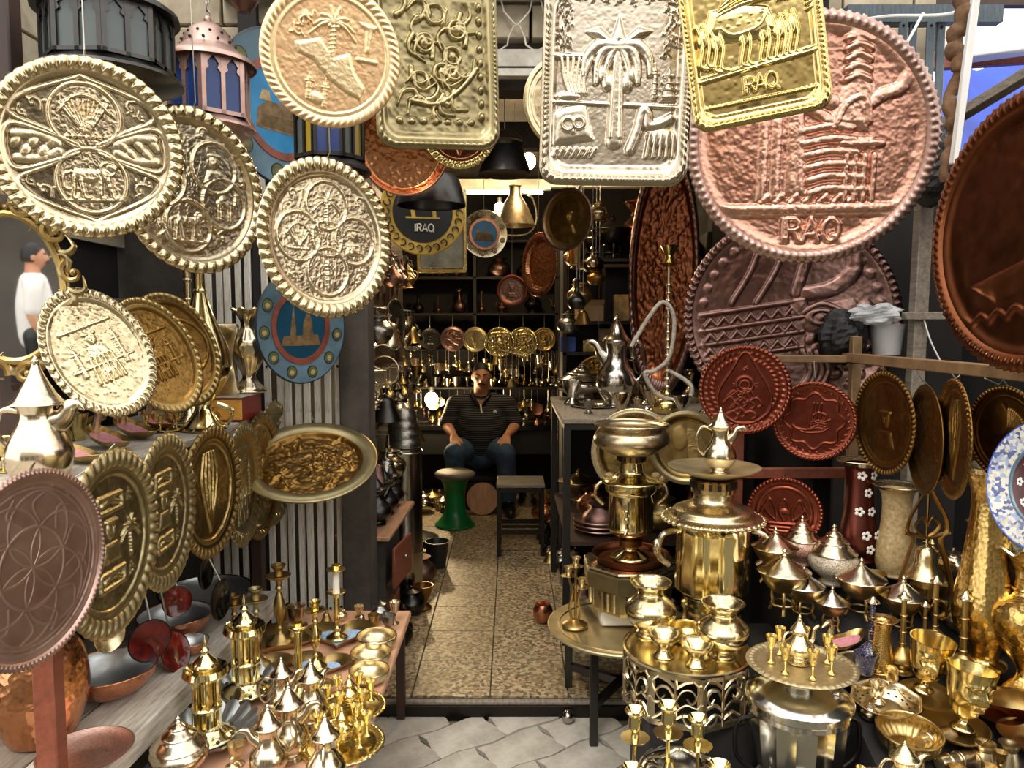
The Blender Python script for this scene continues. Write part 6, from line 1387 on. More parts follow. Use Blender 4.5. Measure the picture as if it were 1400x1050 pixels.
# spyglasses and bits at the very front
for k, (px, py, rz) in enumerate(((1276, 1020, 25), (1306, 1050, 20))):
    p = onz(px, py, ZA); e = thing('spyglass', ['brass spyglass lying behind its twin at the step front', 'brass spyglass lying nearest at the step front'][k], 'telescope', p + Vector((0, 0, .022)), (0, rad(90 + 4), rad(rz)))
    MB().lathe([(0, -.06), (.017, -.06), (.019, -.05), (.019, -.0), (.022, .002), (.022, .05), (.024, .055), (.024, .07), (.02, .07), (.02, .06), (0, .055)], 24).obj('tube', 'brass_silvered', e); MB().tube(torus_pts(.0205, .01, 20), .003, 5, True).tube(torus_pts(.0205, -.03, 20), .003, 5, True).obj('ring', 'brass_pale', e)
bn = thing('opera_viewer', 'silver two-eyed viewer with round eyepieces at the step front', 'viewer', onz(1362, 1048, ZA) + Vector((0, 0, .001)))
for s in (-1, 1): MB().lathe([(0, 0), (.03, 0), (.028, .02), (.02, .045), (.026, .06), (.026, .066), (.014, .064), (0, .05)], 24, Matrix.Translation((s * .032, 0, 0))).obj('eyepiece', 'brass_silvered', bn)
MB().box(.03, .014, .014, (0, 0, .03)).obj('bridge', 'brass_pale', bn)
for k, (px, py, rz, lab) in enumerate(((1258, 1062, 60, 'curved pale brass leaf spoon by the fluted bowl'), (1338, 1056, 80, 'curved pale brass leaf spoon beside the spyglasses'))):
    p = onz(px, py, ZA); tag(MB().tube(cm([(-.07, 0, .004), (-.03, 0, .035), (.02, 0, .045), (.06, 0, .03), (.085, 0, .006)], 5), [.004 + .012 * sin(PI * i / 20) for i in range(21)], 8, flat=.35).obj('leaf_spoon', 'brass_pale', None, p, (0, 0, rad(rz))), lab, 'spoon')
# ============================================================ INSIDE THE SHOP
def light(name, loc, e, col, r=.03):
    d = bpy.data.lights.new(name, 'POINT'); d.energy = e; d.color = col; d.shadow_soft_size = r
    o = bpy.data.objects.new(name, d); COL.objects.link(o); o.location = loc; return o
def bulb(label, loc, r, e, cord_to=None):
    t = thing('light_bulb', label, 'lamp', loc); MB().ball((0, 0, 0), r, 16, 10, (1, 1, 1.15)).obj('glass_bulb', 'bulb_glow', t); MB().lathe([(0, r * 1.0), (r * .45, r * 1.0), (r * .45, r * 1.9), (0, r * 1.95)], 14).obj('socket', 'black', t)
    if cord_to: MB().tube([(0, 0, r * 1.9), Vector(cord_to) - Vector(loc)], .004, 6).obj('cord', 'black', t)
    light('bulb_light', Vector(loc) + Vector((0, -r * 1.6, 0)), e, (1, .72, .38), r)
bulb('bright round bulb glowing on the back shelf beside the man', at(590, 546, 6.70), .06, 36, at(590, 480, 6.9))
bulb('small bright bulb on the dark hanging board by the pillar', at(507, 467, 4.15), .026, 9, at(500, 440, 4.2))
bulb('added fill bulb hidden high in the shop behind the trays', (.1, 4.6, 2.6), .045, 30, (.1, 4.6, 3.0))  # invented bulb, hidden by the trays, added as fill for the shop interior
bulb('added fill bulb hanging from the rear ceiling of the shop', (-.1, 6.1, 2.55), .045, 34, (-.1, 6.1, 3.0))  # second invented ceiling bulb, added to brighten the rear of the shop
tl = thing('tube_lamp', 'white fluorescent tube under the inner beam', 'lamp', (-.25, 4.85, 2.46)); MB().beam((-.45, 0, 0), (.45, 0, 0), .022).obj('tube', 'tube_glow', tl); MB().beam((-.5, 0, .022), (.5, 0, .022), .05, .02).obj('holder', 'white_paint', tl)
# ---- back shelves
bsx = thing('back_shelves', 'dark wooden shelves across the rear wall full of small brass', 'shelf', (0, 7.1, 0))
for z in (.70, 1.02, 1.38, 1.72, 2.06, 2.4): MB().box(2.3, .24, .02, bev=.002).obj('board', 'shelf_black', bsx, (.05, 0, z - .01))
for x in (-1.08, -.35, .42, 1.18): MB().box(.03, .24, 2.4).obj('upright', 'shelf_black', bsx, (x, 0, 1.2))
mats_ = ['brass_pale', 'brass_old', 'brass_gold', 'silver_warm', 'pewter', 'copper', 'brass_olive', 'dark_pewter']
cl_rng = random.Random(11)
KN = {'small_bell': 'bell', 'flask': 'flask', 'little_pot': 'pot', 'cup': 'cup', 'goblet': 'goblet', 'small_ewer': 'ewer', 'candlestick': 'candlestick', 'pestle_cup': 'cup', 'sprinkler': 'bottle', 'lidded_bowl': 'bowl', 'little_plate': 'plate'}
WD = {'brass_pale': 'pale brass', 'brass_old': 'old brass', 'brass_gold': 'gold brass', 'silver_warm': 'silvery', 'pewter': 'pewter', 'copper': 'copper', 'brass_olive': 'olive brass', 'dark_pewter': 'dark pewter', 'iron': 'iron', 'silver': 'silver', 'brass_hammered': 'hammered brass', 'brass_brown': 'brown brass', 'copper_dark': 'dark copper'}
def clutter(n, where, kinds, x0, x1, y0, y1, z, h0, h1, mats=mats_, tilt=0):
    pts = []
    for i in range(n * 40):
        x, y = cl_rng.uniform(x0, x1), cl_rng.uniform(y0, y1); h = cl_rng.uniform(h0, h1); r = h * .47
        zz_ = z if z is not None else zs(y)
        if all((x - a) ** 2 + (y - b) ** 2 > (r + c) ** 2 for a, b, c in pts) and all((x - a) ** 2 + (y - b) ** 2 > (r + c) ** 2 or abs(zz_ - d) > .22 for a, b, d, c in PLACED): pts.append((x, y, r))
        else: continue
        k = cl_rng.choice(kinds); m = cl_rng.choice(mats); w = KN[k]
        nm = {'small_bell': 'small_bell', 'pestle_cup': 'cup', 'little_pot': 'small_pot'}.get(k, k)
        big = 'taller' if h > h0 + .66 * (h1 - h0) else ('tiny' if h < h0 + .33 * (h1 - h0) else 'small')
        make(k, '%s %s %s %s' % (big, WD[m], w, where), w, (x, y, zz_ + (lift(k, h) if z is None else 0)), cl_rng.uniform(0, 6.28), h, group='%s %s' % (w, where), mat=m, name=nm, tilt=(cl_rng.uniform(-tilt, tilt), 0))
        if len(pts) >= n: break
sm = ['small_bell', 'flask', 'little_pot', 'cup', 'goblet', 'pestle_cup']
clutter(46, 'on the rear shelf behind the man', sm, -1.05, 1.1, 7.0, 7.18, 1.021, .06, .13)
clutter(22, 'on the rear shelf under the row of plates', sm + ['small_ewer'], -1.05, 1.1, 7.02, 7.18, 1.381, .06, .12)
clutter(30, 'on the rear shelf at the man’s shoulders'.replace('’', "'"), sm + ['small_ewer', 'candlestick'], -1.05, 1.1, 7.0, 7.18, .701, .10, .22)
clutter(14, 'on the dark upper rear shelf', ['flask', 'sprinkler', 'small_ewer', 'candlestick'], -.9, .9, 7.02, 7.16, 1.721, .16, .28, ['brass_brown', 'copper_dark', 'iron'])
clutter(8, 'on the topmost rear shelf in view', ['little_pot', 'flask'], -.9, .9, 7.02, 7.16, 2.061, .14, .24, ['brass_brown', 'copper_dark', 'iron'])
# row of plates above the man
for px, py, r, lab, m, rl in ((563, 463, 17, 'pale framed plate at the end of the plate row near the dark board', 'pewter', d_old), (588, 463, 15, 'dark plate second in the row above the man', 'iron', d_old), (619, 463, 17, 'dark plate with gold map third in the row above the man', 'copper_dark', d_map), (650, 464, 17, 'olive brass plate over the bulb in the plate row', 'brass_olive', d_leaf), (683, 468, 21, 'bright gold beaded plate above the man, with a head', 'brass_gold', d_bust_ if 'd_bust_' in globals() else d_figure), (715, 468, 21, 'bright gold beaded plate with a lion beside the gold head plate', 'brass_gold', d_cartouche), (744, 464, 16, 'dull brass plate at the row end beside the boxes', 'brass_old', d_old)):
    px_tray(lab, px, py, 6.93, r, r, yaw=0, rel=rl, dish=m, rim=m, kind='bead' if m == 'brass_gold' else 'plain', lobes=40, nr=34, nt=160, rim_w=.14, wire=1.70, name='wall_plate', cat='plate', relh=.08)
px_tray('red brown plate hanging in the dark above the plate row', 700, 397, 5.9, 21, 21, yaw=rad(-5), rel=d_old, dish='copper_dark', rim='copper_red', kind='plain', nr=26, nt=80, rim_w=.18, wire=2.9, name='wall_plate', cat='plate')
px_tray('oval bright copper plate hung on a hook over the passage', 737, 362, 4.4, 43, 24, -1, rel=d_hammer, dish='copper_bright', rim='copper', kind='plain', nr=30, nt=100, rim_w=.22, wire=2.9, name='wall_plate', cat='plate', depth=.12)
# framed picture
fp = thing('framed_picture', 'gilt framed dark picture hanging behind the black and gold plate', 'picture', at(604, 316, 3.9), (rad(90), 0, rad(4)))
MB().box(.22, .38, .008).obj('picture_sheet', 'picture_dark', fp)
for a, b in (((-.125, -.205, .006), (.125, -.205, .006)), ((-.125, .205, .006), (.125, .205, .006)), ((-.12, -.21, .006), (-.12, .21, .006)), ((.12, -.21, .006), (.12, .21, .006))): MB().beam(a, b, .02, .018, up=(0, 0, 1), bev=.003).obj('frame_side', 'brass_gold', fp)
MB().tube([(0, .2, -.005), (0, .73, -.1)], .0015, 5).obj('hanging_wire', 'wire', fp)
# black bell pot, funnel bells hung from the beam
def hung(nm, label, cat, px, py, Y, parts, ztop, rot=(0, 0, 0)):
    c = at(px, py, Y); e = thing(nm, label, cat, c, rot)
    for n, mb, m in parts: mb.obj(n, m, e)
    M = Euler(rot).to_matrix().inverted(); zt = max(max(v[2] for v in mb.v) for _, mb, _ in parts)
    MB().tube([(0, 0, zt - .004), M @ Vector((0, 0, ztop - c.z))], .0022, 5).obj('hanging_wire', 'wire', e); return e
q = 3.7 / FPX
hung('black_pot', 'black metal pot with bail hanging upside down below the lintel', 'pot', 690, 216, 3.7, [('body', MB().lathe([(r * q, z * q) for r, z in ((0, -18), (30, -18), (36, -22), (34, -16), (26, 8), (24, 14), (27, 18), (22, 22), (0, 24))], 32), 'dark_pewter'), ('handle', MB().tube([(26 * q * cos(t), 0, 14 * q + 24 * q * sin(t)) for t in np.linspace(0, PI, 16)], .004, 6), 'iron')], 3.0)
q = 4.2 / FPX
hung('brass_funnel', 'pale brass funnel bell with side handles above the oval copper plate', 'bell', 704, 288, 4.62, [('body', MB().lathe([(r * q, z * q) for r, z in ((30, -22), (26, -10), (18, 8), (9, 22), (8, 34), (10, 36), (6, 36))], 28), 'brass_silvered'), ('handle', MB().tube(cm([(10 * q, 0, 26 * q), (26 * q, 0, 18 * q), (32 * q, 0, -14 * q), (18 * q, 0, -34 * q), (-14 * q, 0, -36 * q)], 5), .006, 6), 'brass_pale')], 2.95)
q = 2.7 / FPX
hung('lamp_shade', 'dark grey metal shade hanging over the black and gold plate', 'shade', 590, 262, 2.58, [('shade', MB().lathe([(r * q, z * q) for r, z in ((44, -18), (44, -14), (36, 14), (30, 20), (0, 22), (0, 20), (30, 16))], 36), 'dark_pewter')], 3.0)
# ---- hanging board on the passage side, dark, full of small things
hb = thing('hanging_board', 'dark upright board behind the pillar hung with small metalware', 'board', (-.80, 4.5, 0)); MB().box(.03, 1.7, 2.3).obj('board', 'wood_dark', hb, (0, 0, 1.25))
for z in (1.0, 1.35, 1.7, 2.05): MB().beam((.02, -.84, z), (.02, .84, z), .012, .02).obj('rail', 'iron', hb)
g_ = random.Random(5); cnt = 0
for z in (.98, 1.33, 1.68, 2.03):
    for k in range(10):
        y = 3.74 + .16 * k + g_.uniform(-.03, .03); kd = g_.choice(['small_bell', 'flask', 'small_ewer', 'little_pot', 'goblet', 'small_bell']); h = g_.uniform(.10, .2); m = g_.choice(['brass_old', 'pewter', 'dark_pewter', 'silver_warm', 'brass_pale', 'copper_dark'])
        make(kd, '%s %s hanging on the dark board, rail %s' % (WD[m], KN[kd], {.98: 'nearest the floor', 1.33: 'second from the floor', 1.68: 'third from the floor', 2.03: 'nearest the ceiling'}[z]), KN[kd], (-.785 + .05 + h * .3, y, z - h - g_.uniform(0, .05)), g_.uniform(0, 6), h, group='small metalware on the dark board', mat=m, name={'little_pot': 'small_pot'}.get(kd, kd)); o = COL.objects[-1] if False else LAST[0]; rl_ = Matrix.Rotation(-o.rotation_euler.z, 3, 'Z') @ Vector((-.768 - o.location.x, 0, z + .024 - o.location.z)) / h; MB().tube([(0, 0, .96), (0, 0, rl_.z), rl_], .0022 / h, 5).obj('hook', 'wire', o)
for k, (px, py, r) in enumerate(((525, 507, 20), (523, 488, 17))):
    c = at(px, py, 3.9); M = face_rot(rad(10 + 20 * k)); tag(MB().tube([(r * 3.9 / FPX * cos(t), r * 3.9 / FPX * sin(t), 0) for t in np.linspace(0, 2 * PI, 33)[:-1]], .005, 6, True).obj('metal_ring', 'silver_warm', None, c, M.to_euler()), ['big thin metal ring hung on the dark board', 'second thin ring behind the big ring on the board'][k], 'ring')
px_tray('side-on steel tray hung near the rings on the dark board', 540, 445, 4.3, 36, 14, 1, rel=d_hammer, dish='pewter', rim='pewter', kind='plain', nr=20, nt=60, rim_w=.1, name='wall_plate', cat='plate', wire=2.3)
# ---- cabinet with pinkish board and drawer, beside the passage
cbn = thing('side_cabinet', 'grey cabinet with a reddish board top and half open drawer by the passage', 'cabinet', (-.69, 3.72, 0))
MB().box(.20, .52, .60).obj('body', 'plaster_dark', cbn, (-.03, 0, .30)); MB().box(.27, .60, .022, bev=.005).obj('board_top', 'wood_light', cbn, (.0, -.01, .615), (rad(3), 0, rad(-4)))
dr = MB().box(.016, .30, .20, bev=.003).obj('drawer', 'wood_red', cbn, (.135, -.06, .42), (0, 0, rad(-8))); MB().ball((.018, 0, .02), .012, 8, 6).obj('knob', 'pewter', dr); MB().box(.12, .27, .012).obj('drawer_bottom', 'wood_dark', dr, (-.06, 0, -.09))
for k, (y, z) in enumerate(((-.1, .16), (.1, .12))): MB().box(.01, .2, .12).obj('side_panel', 'wood_red', cbn, (.075, y, z))
for k, (x, y, h, lab) in enumerate(((-.735, 3.50, .22, 'dark pewter ewer nearest on the cabinet board'), (-.67, 3.60, .24, 'dark pewter ewer second on the cabinet board'), (-.66, 3.76, .24, 'dark pewter ewer third on the cabinet board'), (-.65, 3.90, .23, 'dark pewter ewer farthest on the cabinet board'))): make('ewer', lab, 'ewer', (x, y, .632 - (y - 3.72) * -.05), rad(30 + 20 * k), h, mat='dark_pewter', group='ewers on the cabinet board', sx=1.05)
dm = thing('steel_drum', 'tall shiny steel drum behind the cabinet', 'drum', (-.625, 4.22, 0)); MB().lathe([(0, 0), (.105, 0), (.105, .9), (.1, .905), (0, .905)], 36).obj('body', 'steel', dm); MB().tube(torus_pts(.106, .88, 36), .006, 6, True).tube(torus_pts(.106, .3, 36), .004, 6, True).obj('hoop', 'steel', dm)
tray('thin steel disc standing between the drum and the floor', (-.675, 4.78, .31), .30, rad(84), rad(4), rel=None, dish='pewter', rim='pewter', kind='plain', nr=8, nt=60, rim_w=.06, name='metal_disc', cat='disc')
for k in range(4): make('bowl', ['widest', 'second', 'third', 'smallest'][k] + ' upturned bowl in the stack on the steel drum', 'bowl', (-.625, 4.22, .906 + .105 + .05 * k), 0, .10, sx=1.05 - .08 * k, tilt=(PI, 0), mat='pewter', group='upturned bowls on the drum')
# floor things along the dark side
bk = thing('black_bucket', 'black plastic bucket on the terrazzo floor', 'bucket', (-.495, 4.80, .006)); MB().lathe(hollow([(.055, 0), (.075, .16), (.08, .17)], .004), 28).obj('body', 'plastic_black', bk); MB().tube(torus_pts(.079, .17, 28), .005, 6, True).obj('rim', 'plastic_black', bk)
for k, (px, py, h, kd, m, lab) in enumerate(((583, 832, 34, 'pestle_cup', 'brass_brown', 'brass mortar on its foot at the passage edge'), (566, 838, 40, 'little_pot', 'dark_pewter', 'dark round pot on the floor beside the cabinet'), (556, 868, 44, 'flask', 'iron', 'dark flask on the floor nearest the table corner'), (578, 796, 46, 'little_pot', 'copper_dark', 'copper pot on the floor before the bucket'), (566, 792, 60, 'flask', 'dark_pewter', 'tall dark flask on the floor beside the drum'), (549, 880, 40, 'little_pot', 'iron', 'iron pot on the floor under the drawer'), (576, 765, 50, 'lidded_bowl', 'dark_pewter', 'dark lidded pot on the floor beyond the bucket'))): put(kd, lab, KN[kd], px - 4, py, .006, h, mat=m, name={'little_pot': 'small_pot', 'pestle_cup': 'mortar'}.get(kd, kd))
# ---- stools
st = thing('green_stool', 'green pedestal stool with a round grey seat', 'stool', (-.455, 5.82, .006))
MB().lathe([(0, 0)] + prof([(.158, 0), (.16, .015), (.13, .045), (.09, .11), (.08, .20), (.085, .30), (.11, .37), (.12, .395)]) + [(0, .395)], 36).obj('pedestal', 'plastic_green', st)
MB().lathe([(0, .39)] + prof([(.145, .392), (.16, .405), (.16, .425), (.14, .44)]) + [(0, .445)], 40).obj('seat', 'seat_grey', st)
ms = thing('metal_stool', 'square dark steel stool with a plank seat in the passage', 'stool', (.06, 5.17, .006))
for x in (-.15, .15):
    for y in (-.14, .14): MB().box(.028, .028, .47).obj('leg', 'iron', ms, (x, y, .235))
for z in (.17, .465):
    for y in (-.14, .14): MB().box(.27, .022, .03).obj('rail', 'iron', ms, (0, y, z))
    for x in (-.15, .15): MB().box(.022, .25, .03).obj('rail', 'iron', ms, (x, 0, z))
MB().box(.335, .32, .022, bev=.004).obj('seat', 'seat_grey', ms, (0, 0, .492)); MB().box(.26, .02, .02).obj('foot_bar', 'iron', ms, (0, 0, .17))
tag(MB().lathe([(0, 0), (.135, 0), (.135, .02), (0, .02)], 40).obj('wooden_disc', 'wood_light', None, (-.25, 6.17, .141), (rad(78), 0, rad(4))), 'round wooden disc leaning behind the two stools', 'disc')
gp = thing('grey_pot', 'grey cylindrical metal pot on the floor beside the man', 'pot', (.145, 6.5, .006)); MB().lathe(hollow([(.085, 0), (.09, .01), (.09, .16), (.094, .165)], .004), 28).obj('body', 'pewter', gp); MB().tube(cm([(.09, 0, .13), (.14, 0, .12), (.13, 0, .06), (.09, 0, .05)], 4), .007, 6).obj('handle', 'pewter', gp)
# black bench behind the man and the seat under him
bn2 = thing('black_bench', 'long glossy black bench top behind the seated man', 'bench', (-.15, 6.85, 0)); MB().box(1.55, .26, .05, bev=.006).obj('top', 'black_gloss', bn2, (0, 0, .665)); MB().box(1.5, .02, .22).obj('front_panel', 'black', bn2, (0, -.10, .53))
for x in (-.74, .74): MB().box(.04, .22, .64).obj('leg', 'black', bn2, (x, 0, .32))
bs2 = thing('box_stool', 'low black box seat under the man', 'seat', (-.27, 6.44, .006)); MB().box(.46, .26, .24, bev=.01).obj('body', 'black', bs2, (0, .02, .121)); MB().box(.48, .28, .04, bev=.012).obj('cushion', 'cloth_dark', bs2, (0, .02, .262))
clutter(16, 'on the floor below the black bench', ['little_pot', 'flask', 'cup', 'small_bell', 'lidded_bowl'], -.95, -.58, 6.2, 6.62, .006, .08, .2, ['dark_pewter', 'pewter', 'brass_old', 'silver_warm'])
clutter(10, 'on the floor at the end of the black bench', ['little_pot', 'flask', 'cup', 'lidded_bowl'], .28, .62, 6.1, 6.6, .006, .08, .2, ['dark_pewter', 'pewter', 'brass_old', 'silver_warm'])
clutter(12, 'on the glossy black bench', sm, -.88, .55, 6.75, 6.94, .691, .05, .09)
hp_ = random.Random(21)
for k in range(40):
    x, kd = -1.0 + 2.1 * (k + hp_.uniform(-.3, .3)) / 40, hp_.choice(['small_bell', 'cup', 'flask', 'small_bell', 'goblet']); m = hp_.choice(['brass_pale', 'silver_warm', 'brass_old', 'pewter', 'brass_gold']); h = hp_.uniform(.07, .12); zz = 1.37 - h - hp_.uniform(.02, .14)
    o = make(kd, '%s %s strung under the plate row shelf' % (WD[m], KN[kd]), KN[kd], (x, 6.895 + hp_.uniform(0, .03), zz), hp_.uniform(0, 6), h, group='metalware strung under the plate row', mat=m)
    MB().tube([(0, 0, .97), (0, 0, (1.372 - zz) / h)], .002 / h, 5).obj('string', 'wire', o)
for k in range(30):
    x, kd = -.98 + 1.95 * (k + hp_.uniform(-.3, .3)) / 30, hp_.choice(['small_bell', 'cup', 'flask', 'small_bell', 'little_plate', 'little_plate']); m = hp_.choice(['brass_pale', 'silver_warm', 'brass_old', 'brass_gold', 'copper']); h = hp_.uniform(.05, .09); zz = 1.0 - h - hp_.uniform(.03, .12)
    if kd == 'little_plate': o = make(kd, 'little %s plate pinned below the lower rear shelf' % WD[m], 'plate', (x, 6.93, zz), 0, h * .8, group='little plates below the lower rear shelf', mat=m, tilt=(PI / 2, 0)); MB().tube([(0, .97, 0), (0, (1.0 - zz) / (h * .8), 0)], .02, 5).obj('string', 'wire', o); continue
    o = make(kd, '%s %s strung under the lower rear shelf' % (WD[m], KN[kd]), KN[kd], (x, 6.91 + hp_.uniform(0, .03), zz), hp_.uniform(0, 6), h, group='metalware strung under the lower rear shelf', mat=m)
    MB().tube([(0, 0, .97), (0, 0, (1.0 - zz) / h)], .002 / h, 5).obj('string', 'wire', o)
# hanging spoons
for k in range(11):
    p = at(676 + 8.2 * k, 520, 6.84); make('spoon', 'long handled spoon hanging under the plate shelf, ' + ['first', 'second', 'third', 'fourth', 'fifth', 'sixth', 'seventh', 'eighth', 'ninth', 'tenth', 'last'][k] + ' from the man', 'spoon', (p.x, p.y, 1.12 - .01 * (k % 3)), k * .3, .24, group='spoons under the plate shelf', mat=['brass_pale', 'pewter', 'silver_warm'][k % 3]); MB().tube([(0, 0, .8), (0, 0, .95), (0, .14 / .24, 1.06)], .008, 5).obj('string', 'wire', LAST[0])
# ---- counter on the other side
ct = thing('shop_counter', 'dark framed counter with black legs carrying silverware', 'counter', (.72, 4.15, 0))
MB().box(.95, 1.15, .025, bev=.004).obj('top', 'wood_grey', ct, (0, 0, 1.135)); MB().box(.93, 1.13, .03).obj('apron', 'black', ct, (0, 0, 1.108))
for x in (-.45, .45):
    for y in (-.55, .55): MB().box(.035, .035, 1.1).obj('leg', 'black', ct, (x, y, .55))
MB().box(.9, 1.1, .02).obj('lower_shelf', 'wood_dark', ct, (0, 0, .52)); MB().box(.02, 1.1, .35).obj('back_panel', 'black', ct, (.44, 0, .7))
ZK = 1.1485
clutter(9, 'on the counter lower shelf', ['little_pot', 'lidded_bowl', 'small_ewer', 'flask'], .40, 1.0, 3.75, 4.55, .531, .16, .3, ['copper_dark', 'brass_old', 'dark_pewter', 'copper'])
clutter(10, 'on the floor under the counter', ['little_pot', 'lidded_bowl', 'flask'], .40, 1.0, 3.75, 4.55, .006, .12, .28, ['copper_dark', 'brass_old', 'dark_pewter', 'iron'])
clutter(16, 'crowded along the passage side of the counter', ['flask', 'little_pot', 'cup', 'small_bell', 'lidded_bowl'], .24, .34, 4.78, 6.0, .006, .08, .22, ['brass_old', 'dark_pewter', 'copper', 'pewter'])
lc = thing('low_case', 'low dark case beside the passage heaped with small brass', 'case', (.48, 5.74, 0)); MB().box(.25, 1.0, .68).obj('body', 'black', lc, (.05, 0, .34)); MB().box(.3, 1.02, .02).obj('top', 'wood_red', lc, (.04, 0, .69), (0, rad(-4), 0))
clutter(34, 'heaped on the low dark case', sm, .40, .62, 5.28, 6.2, .715, .05, .12)
tag(MB().lathe([(0, .0), (.03, 0), (.05, .03), (.055, .07), (.04, .10), (.035, .1), (.045, .06), (0, .02)], 24).obj('clay_pot', 'copper', None, onz(742, 850, .008)), 'small orange copper pot on the floor by the round table', 'pot')
for k in range(3): tag(MB().lathe([(0, 0), (.1, 0), (.14, .02), (.138, .025), (.1, .006), (0, .006)], 36).obj('copper_plate', 'copper_plum', None, (.46, 3.80, .533 + .022 * k)), ['bottom copper plate of the pile under the counter', 'middle copper plate of the pile under the counter', 'top copper plate of the pile under the counter'][k], 'plate', 'copper plates under the counter')
# silver on the counter
def onct(k, label, cat, px, py, hpx, **kw): return put(k, label, cat, px, py, ZK, hpx, **kw)
onct('ewer', 'tall silver dallah coffee pot at the counter edge', 'ewer', 842, 556, 128, mat='silver', rz=rad(170), sx=.72)
onct('sugar_pot', 'silver lidded tureen on the counter beside the goblets', 'tureen', 796, 545, 50, mat='silver', sx=1.5); onct('pestle_cup', 'silver stemmed cup in front of the tureen', 'cup', 782, 553, 34, mat='silver')
for k, (px, py) in enumerate(((858, 551), (872, 549), (884, 553))): onct('pestle_cup', ['silver cup nearest the dallah', 'middle silver cup by the dallah', 'silver cup farthest from the dallah'][k], 'cup', px, py, 28, mat='silver_warm')
make('serving_tray', 'flat silver tray under the dallah', 'tray', onz(812, 556, ZK), 0, .13, mat='silver')
cd2 = thing('silver_candelabrum', 'pale two-branched candelabrum behind the silver cups', 'candelabrum', onz(893, 548, ZK)); MB().lathe([(0, 0)] + prof([(.05, 0), (.052, .01), (.02, .03), (.018, .06), (.03, .09), (.015, .12), (.012, .2), (.02, .24)]) + [(0, .25)], 20).obj('column', 'silver', cd2)
for s in (-1, 1): MB().tube(cm([(0, 0, .2), (s * .05, 0, .16), (s * .10, 0, .17), (s * .12, 0, .24)], 5), .009, 7).obj('arm', 'silver', cd2); MB().lathe([(0, .235), (.03, .24), (.035, .25), (.016, .25), (.028, .29), (.03, .33), (.024, .33), (0, .27)], 18, Matrix.Translation((s * .12, 0, 0))).obj('socket', 'silver', cd2)
clutter(9, 'at the front edge of the counter', ['cup', 'little_plate', 'goblet', 'small_bell', 'pestle_cup'], .36, 1.1, 3.62, 3.86, ZK, .07, .13, ['silver_warm', 'silver', 'pewter', 'brass_pale'])
# hookah with pale hose
hk = thing('water_pipe', 'brass water pipe with a long pale coiled hose on the counter', 'hookah', Vector((.80, 3.80, ZK))); z_ = hk.location.y / FPX
MB().lathe([(0, 0)] + prof([(.06, 0), (.075, .02), (.07, .06), (.03, .10), (.02, .12)]) + [(0, .12)], 24).obj('base', 'brass_gold', hk)
bd = MB().tube([(0, 0, .11), (0, 0, 200 * z_)], .008, 8)
for k in range(14): bd.ball((0, 0, .14 + k * .04), .016, 10, 6, (1, 1, .7))
bd.obj('stem', 'brass_silvered', hk); MB().lathe([(0, 200 * z_), (.02, 200 * z_), (.05, 204 * z_), (.03, 208 * z_), (.02, 215 * z_), (.05, 228 * z_), (.045, 228 * z_), (0, 218 * z_)], 20).obj('bowl', 'brass_gold', hk)
MB().tube(cm([(0, 0, 60 * z_), (30 * z_, -.03, 40 * z_), (24 * z_, -.04, 20 * z_), (-14 * z_, -.05, 26 * z_), (-34 * z_, -.06, 55 * z_), (-20 * z_, -.06, 60 * z_), (0, -.05, 80 * z_), (5 * z_, -.05, 130 * z_), (-10 * z_, -.05, 152 * z_), (-30 * z_, -.05, 130 * z_), (-52 * z_, -.05, 92 * z_)], 6), .011, 9).obj('hose', 'hose', hk)
clutter(9, 'at the rear of the counter', ['candlestick', 'flask', 'goblet', 'small_ewer'], .55, 1.12, 4.25, 4.65, ZK, .16, .3, ['pewter', 'silver_warm', 'brass_pale'])
# shelf unit behind the counter
su = thing('side_shelves', 'dark shelf unit behind the counter with boxes and a dark case', 'shelf', (.78, 4.95, 0))
for z in (1.16, 1.42, 1.62, 2.02): MB().box(.94, .34, .02).obj('board', 'shelf_black', su, (.02, 0, z))
for x in (-.44, .49): MB().box(.025, .34, 2.2).obj('upright', 'shelf_black', su, (x, 0, 1.1))
MB().box(.96, .02, 2.2).obj('back_panel', 'black', su, (.02, .17, 1.1))
def onsh(nm, label, cat, px, z, w, d, h, m, yy=4.86):
    x = (px - 700) / FPX * yy; PLACED.append((x, yy, z, w * .6)); return tag(MB().box(w, d, h, bev=.003).obj(nm, m, None, (x, yy, z + h / 2)), label, cat)
onsh('gold_box', 'gold toned brass box on the middle shelf behind the dallah', 'box', 814, 1.431, .18, .14, .075, 'brass_gold'); onsh('blue_box', 'small blue box on the middle shelf', 'box', 776, 1.431, .1, .1, .1, 'box_blue'); onsh('green_carton', 'pale green carton on the dark case shelf', 'box', 848, 1.631, .10, .1, .17, 'enamel_sand'); onsh('small_carton', 'small carton with white top beside the green carton', 'box', 826, 1.431, .08, .1, .15, 'carton', 4.98)
PLACED.append((.5, 4.86, 1.5, .02)); cx = thing('open_carton', 'open beige carton full of trinkets above the blue box', 'box', (.5, 4.86, 1.631))
for a, sx_, sy_, c in ((0, .18, .006, (0, -.07, .05)), (0, .18, .006, (0, .07, .05)), (0, .006, .14, (-.09, 0, .05)), (0, .006, .14, (.09, 0, .05)), (1, .18, .14, (0, 0, .003))): MB().box(sx_, sy_, .1 if not a else .006).obj('carton_wall', 'carton', cx, c)
MB().box(.18, .07, .004, rot=(rad(-30), 0, 0)).obj('flap', 'carton', cx, (0, -.1, .115))
clutter(7, 'inside the open beige carton', ['cup', 'small_bell', 'goblet'], .44, .56, 4.81, 4.91, 1.638, .06, .13, ['silver_warm', 'brass_pale', 'pewter'])
clutter(9, 'on the dark case shelf beside the carton', sm + ['small_ewer', 'candlestick'], .36, .40, 4.84, 5.06, 1.631, .08, .2, ['silver_warm', 'brass_pale', 'pewter', 'brass_old'])
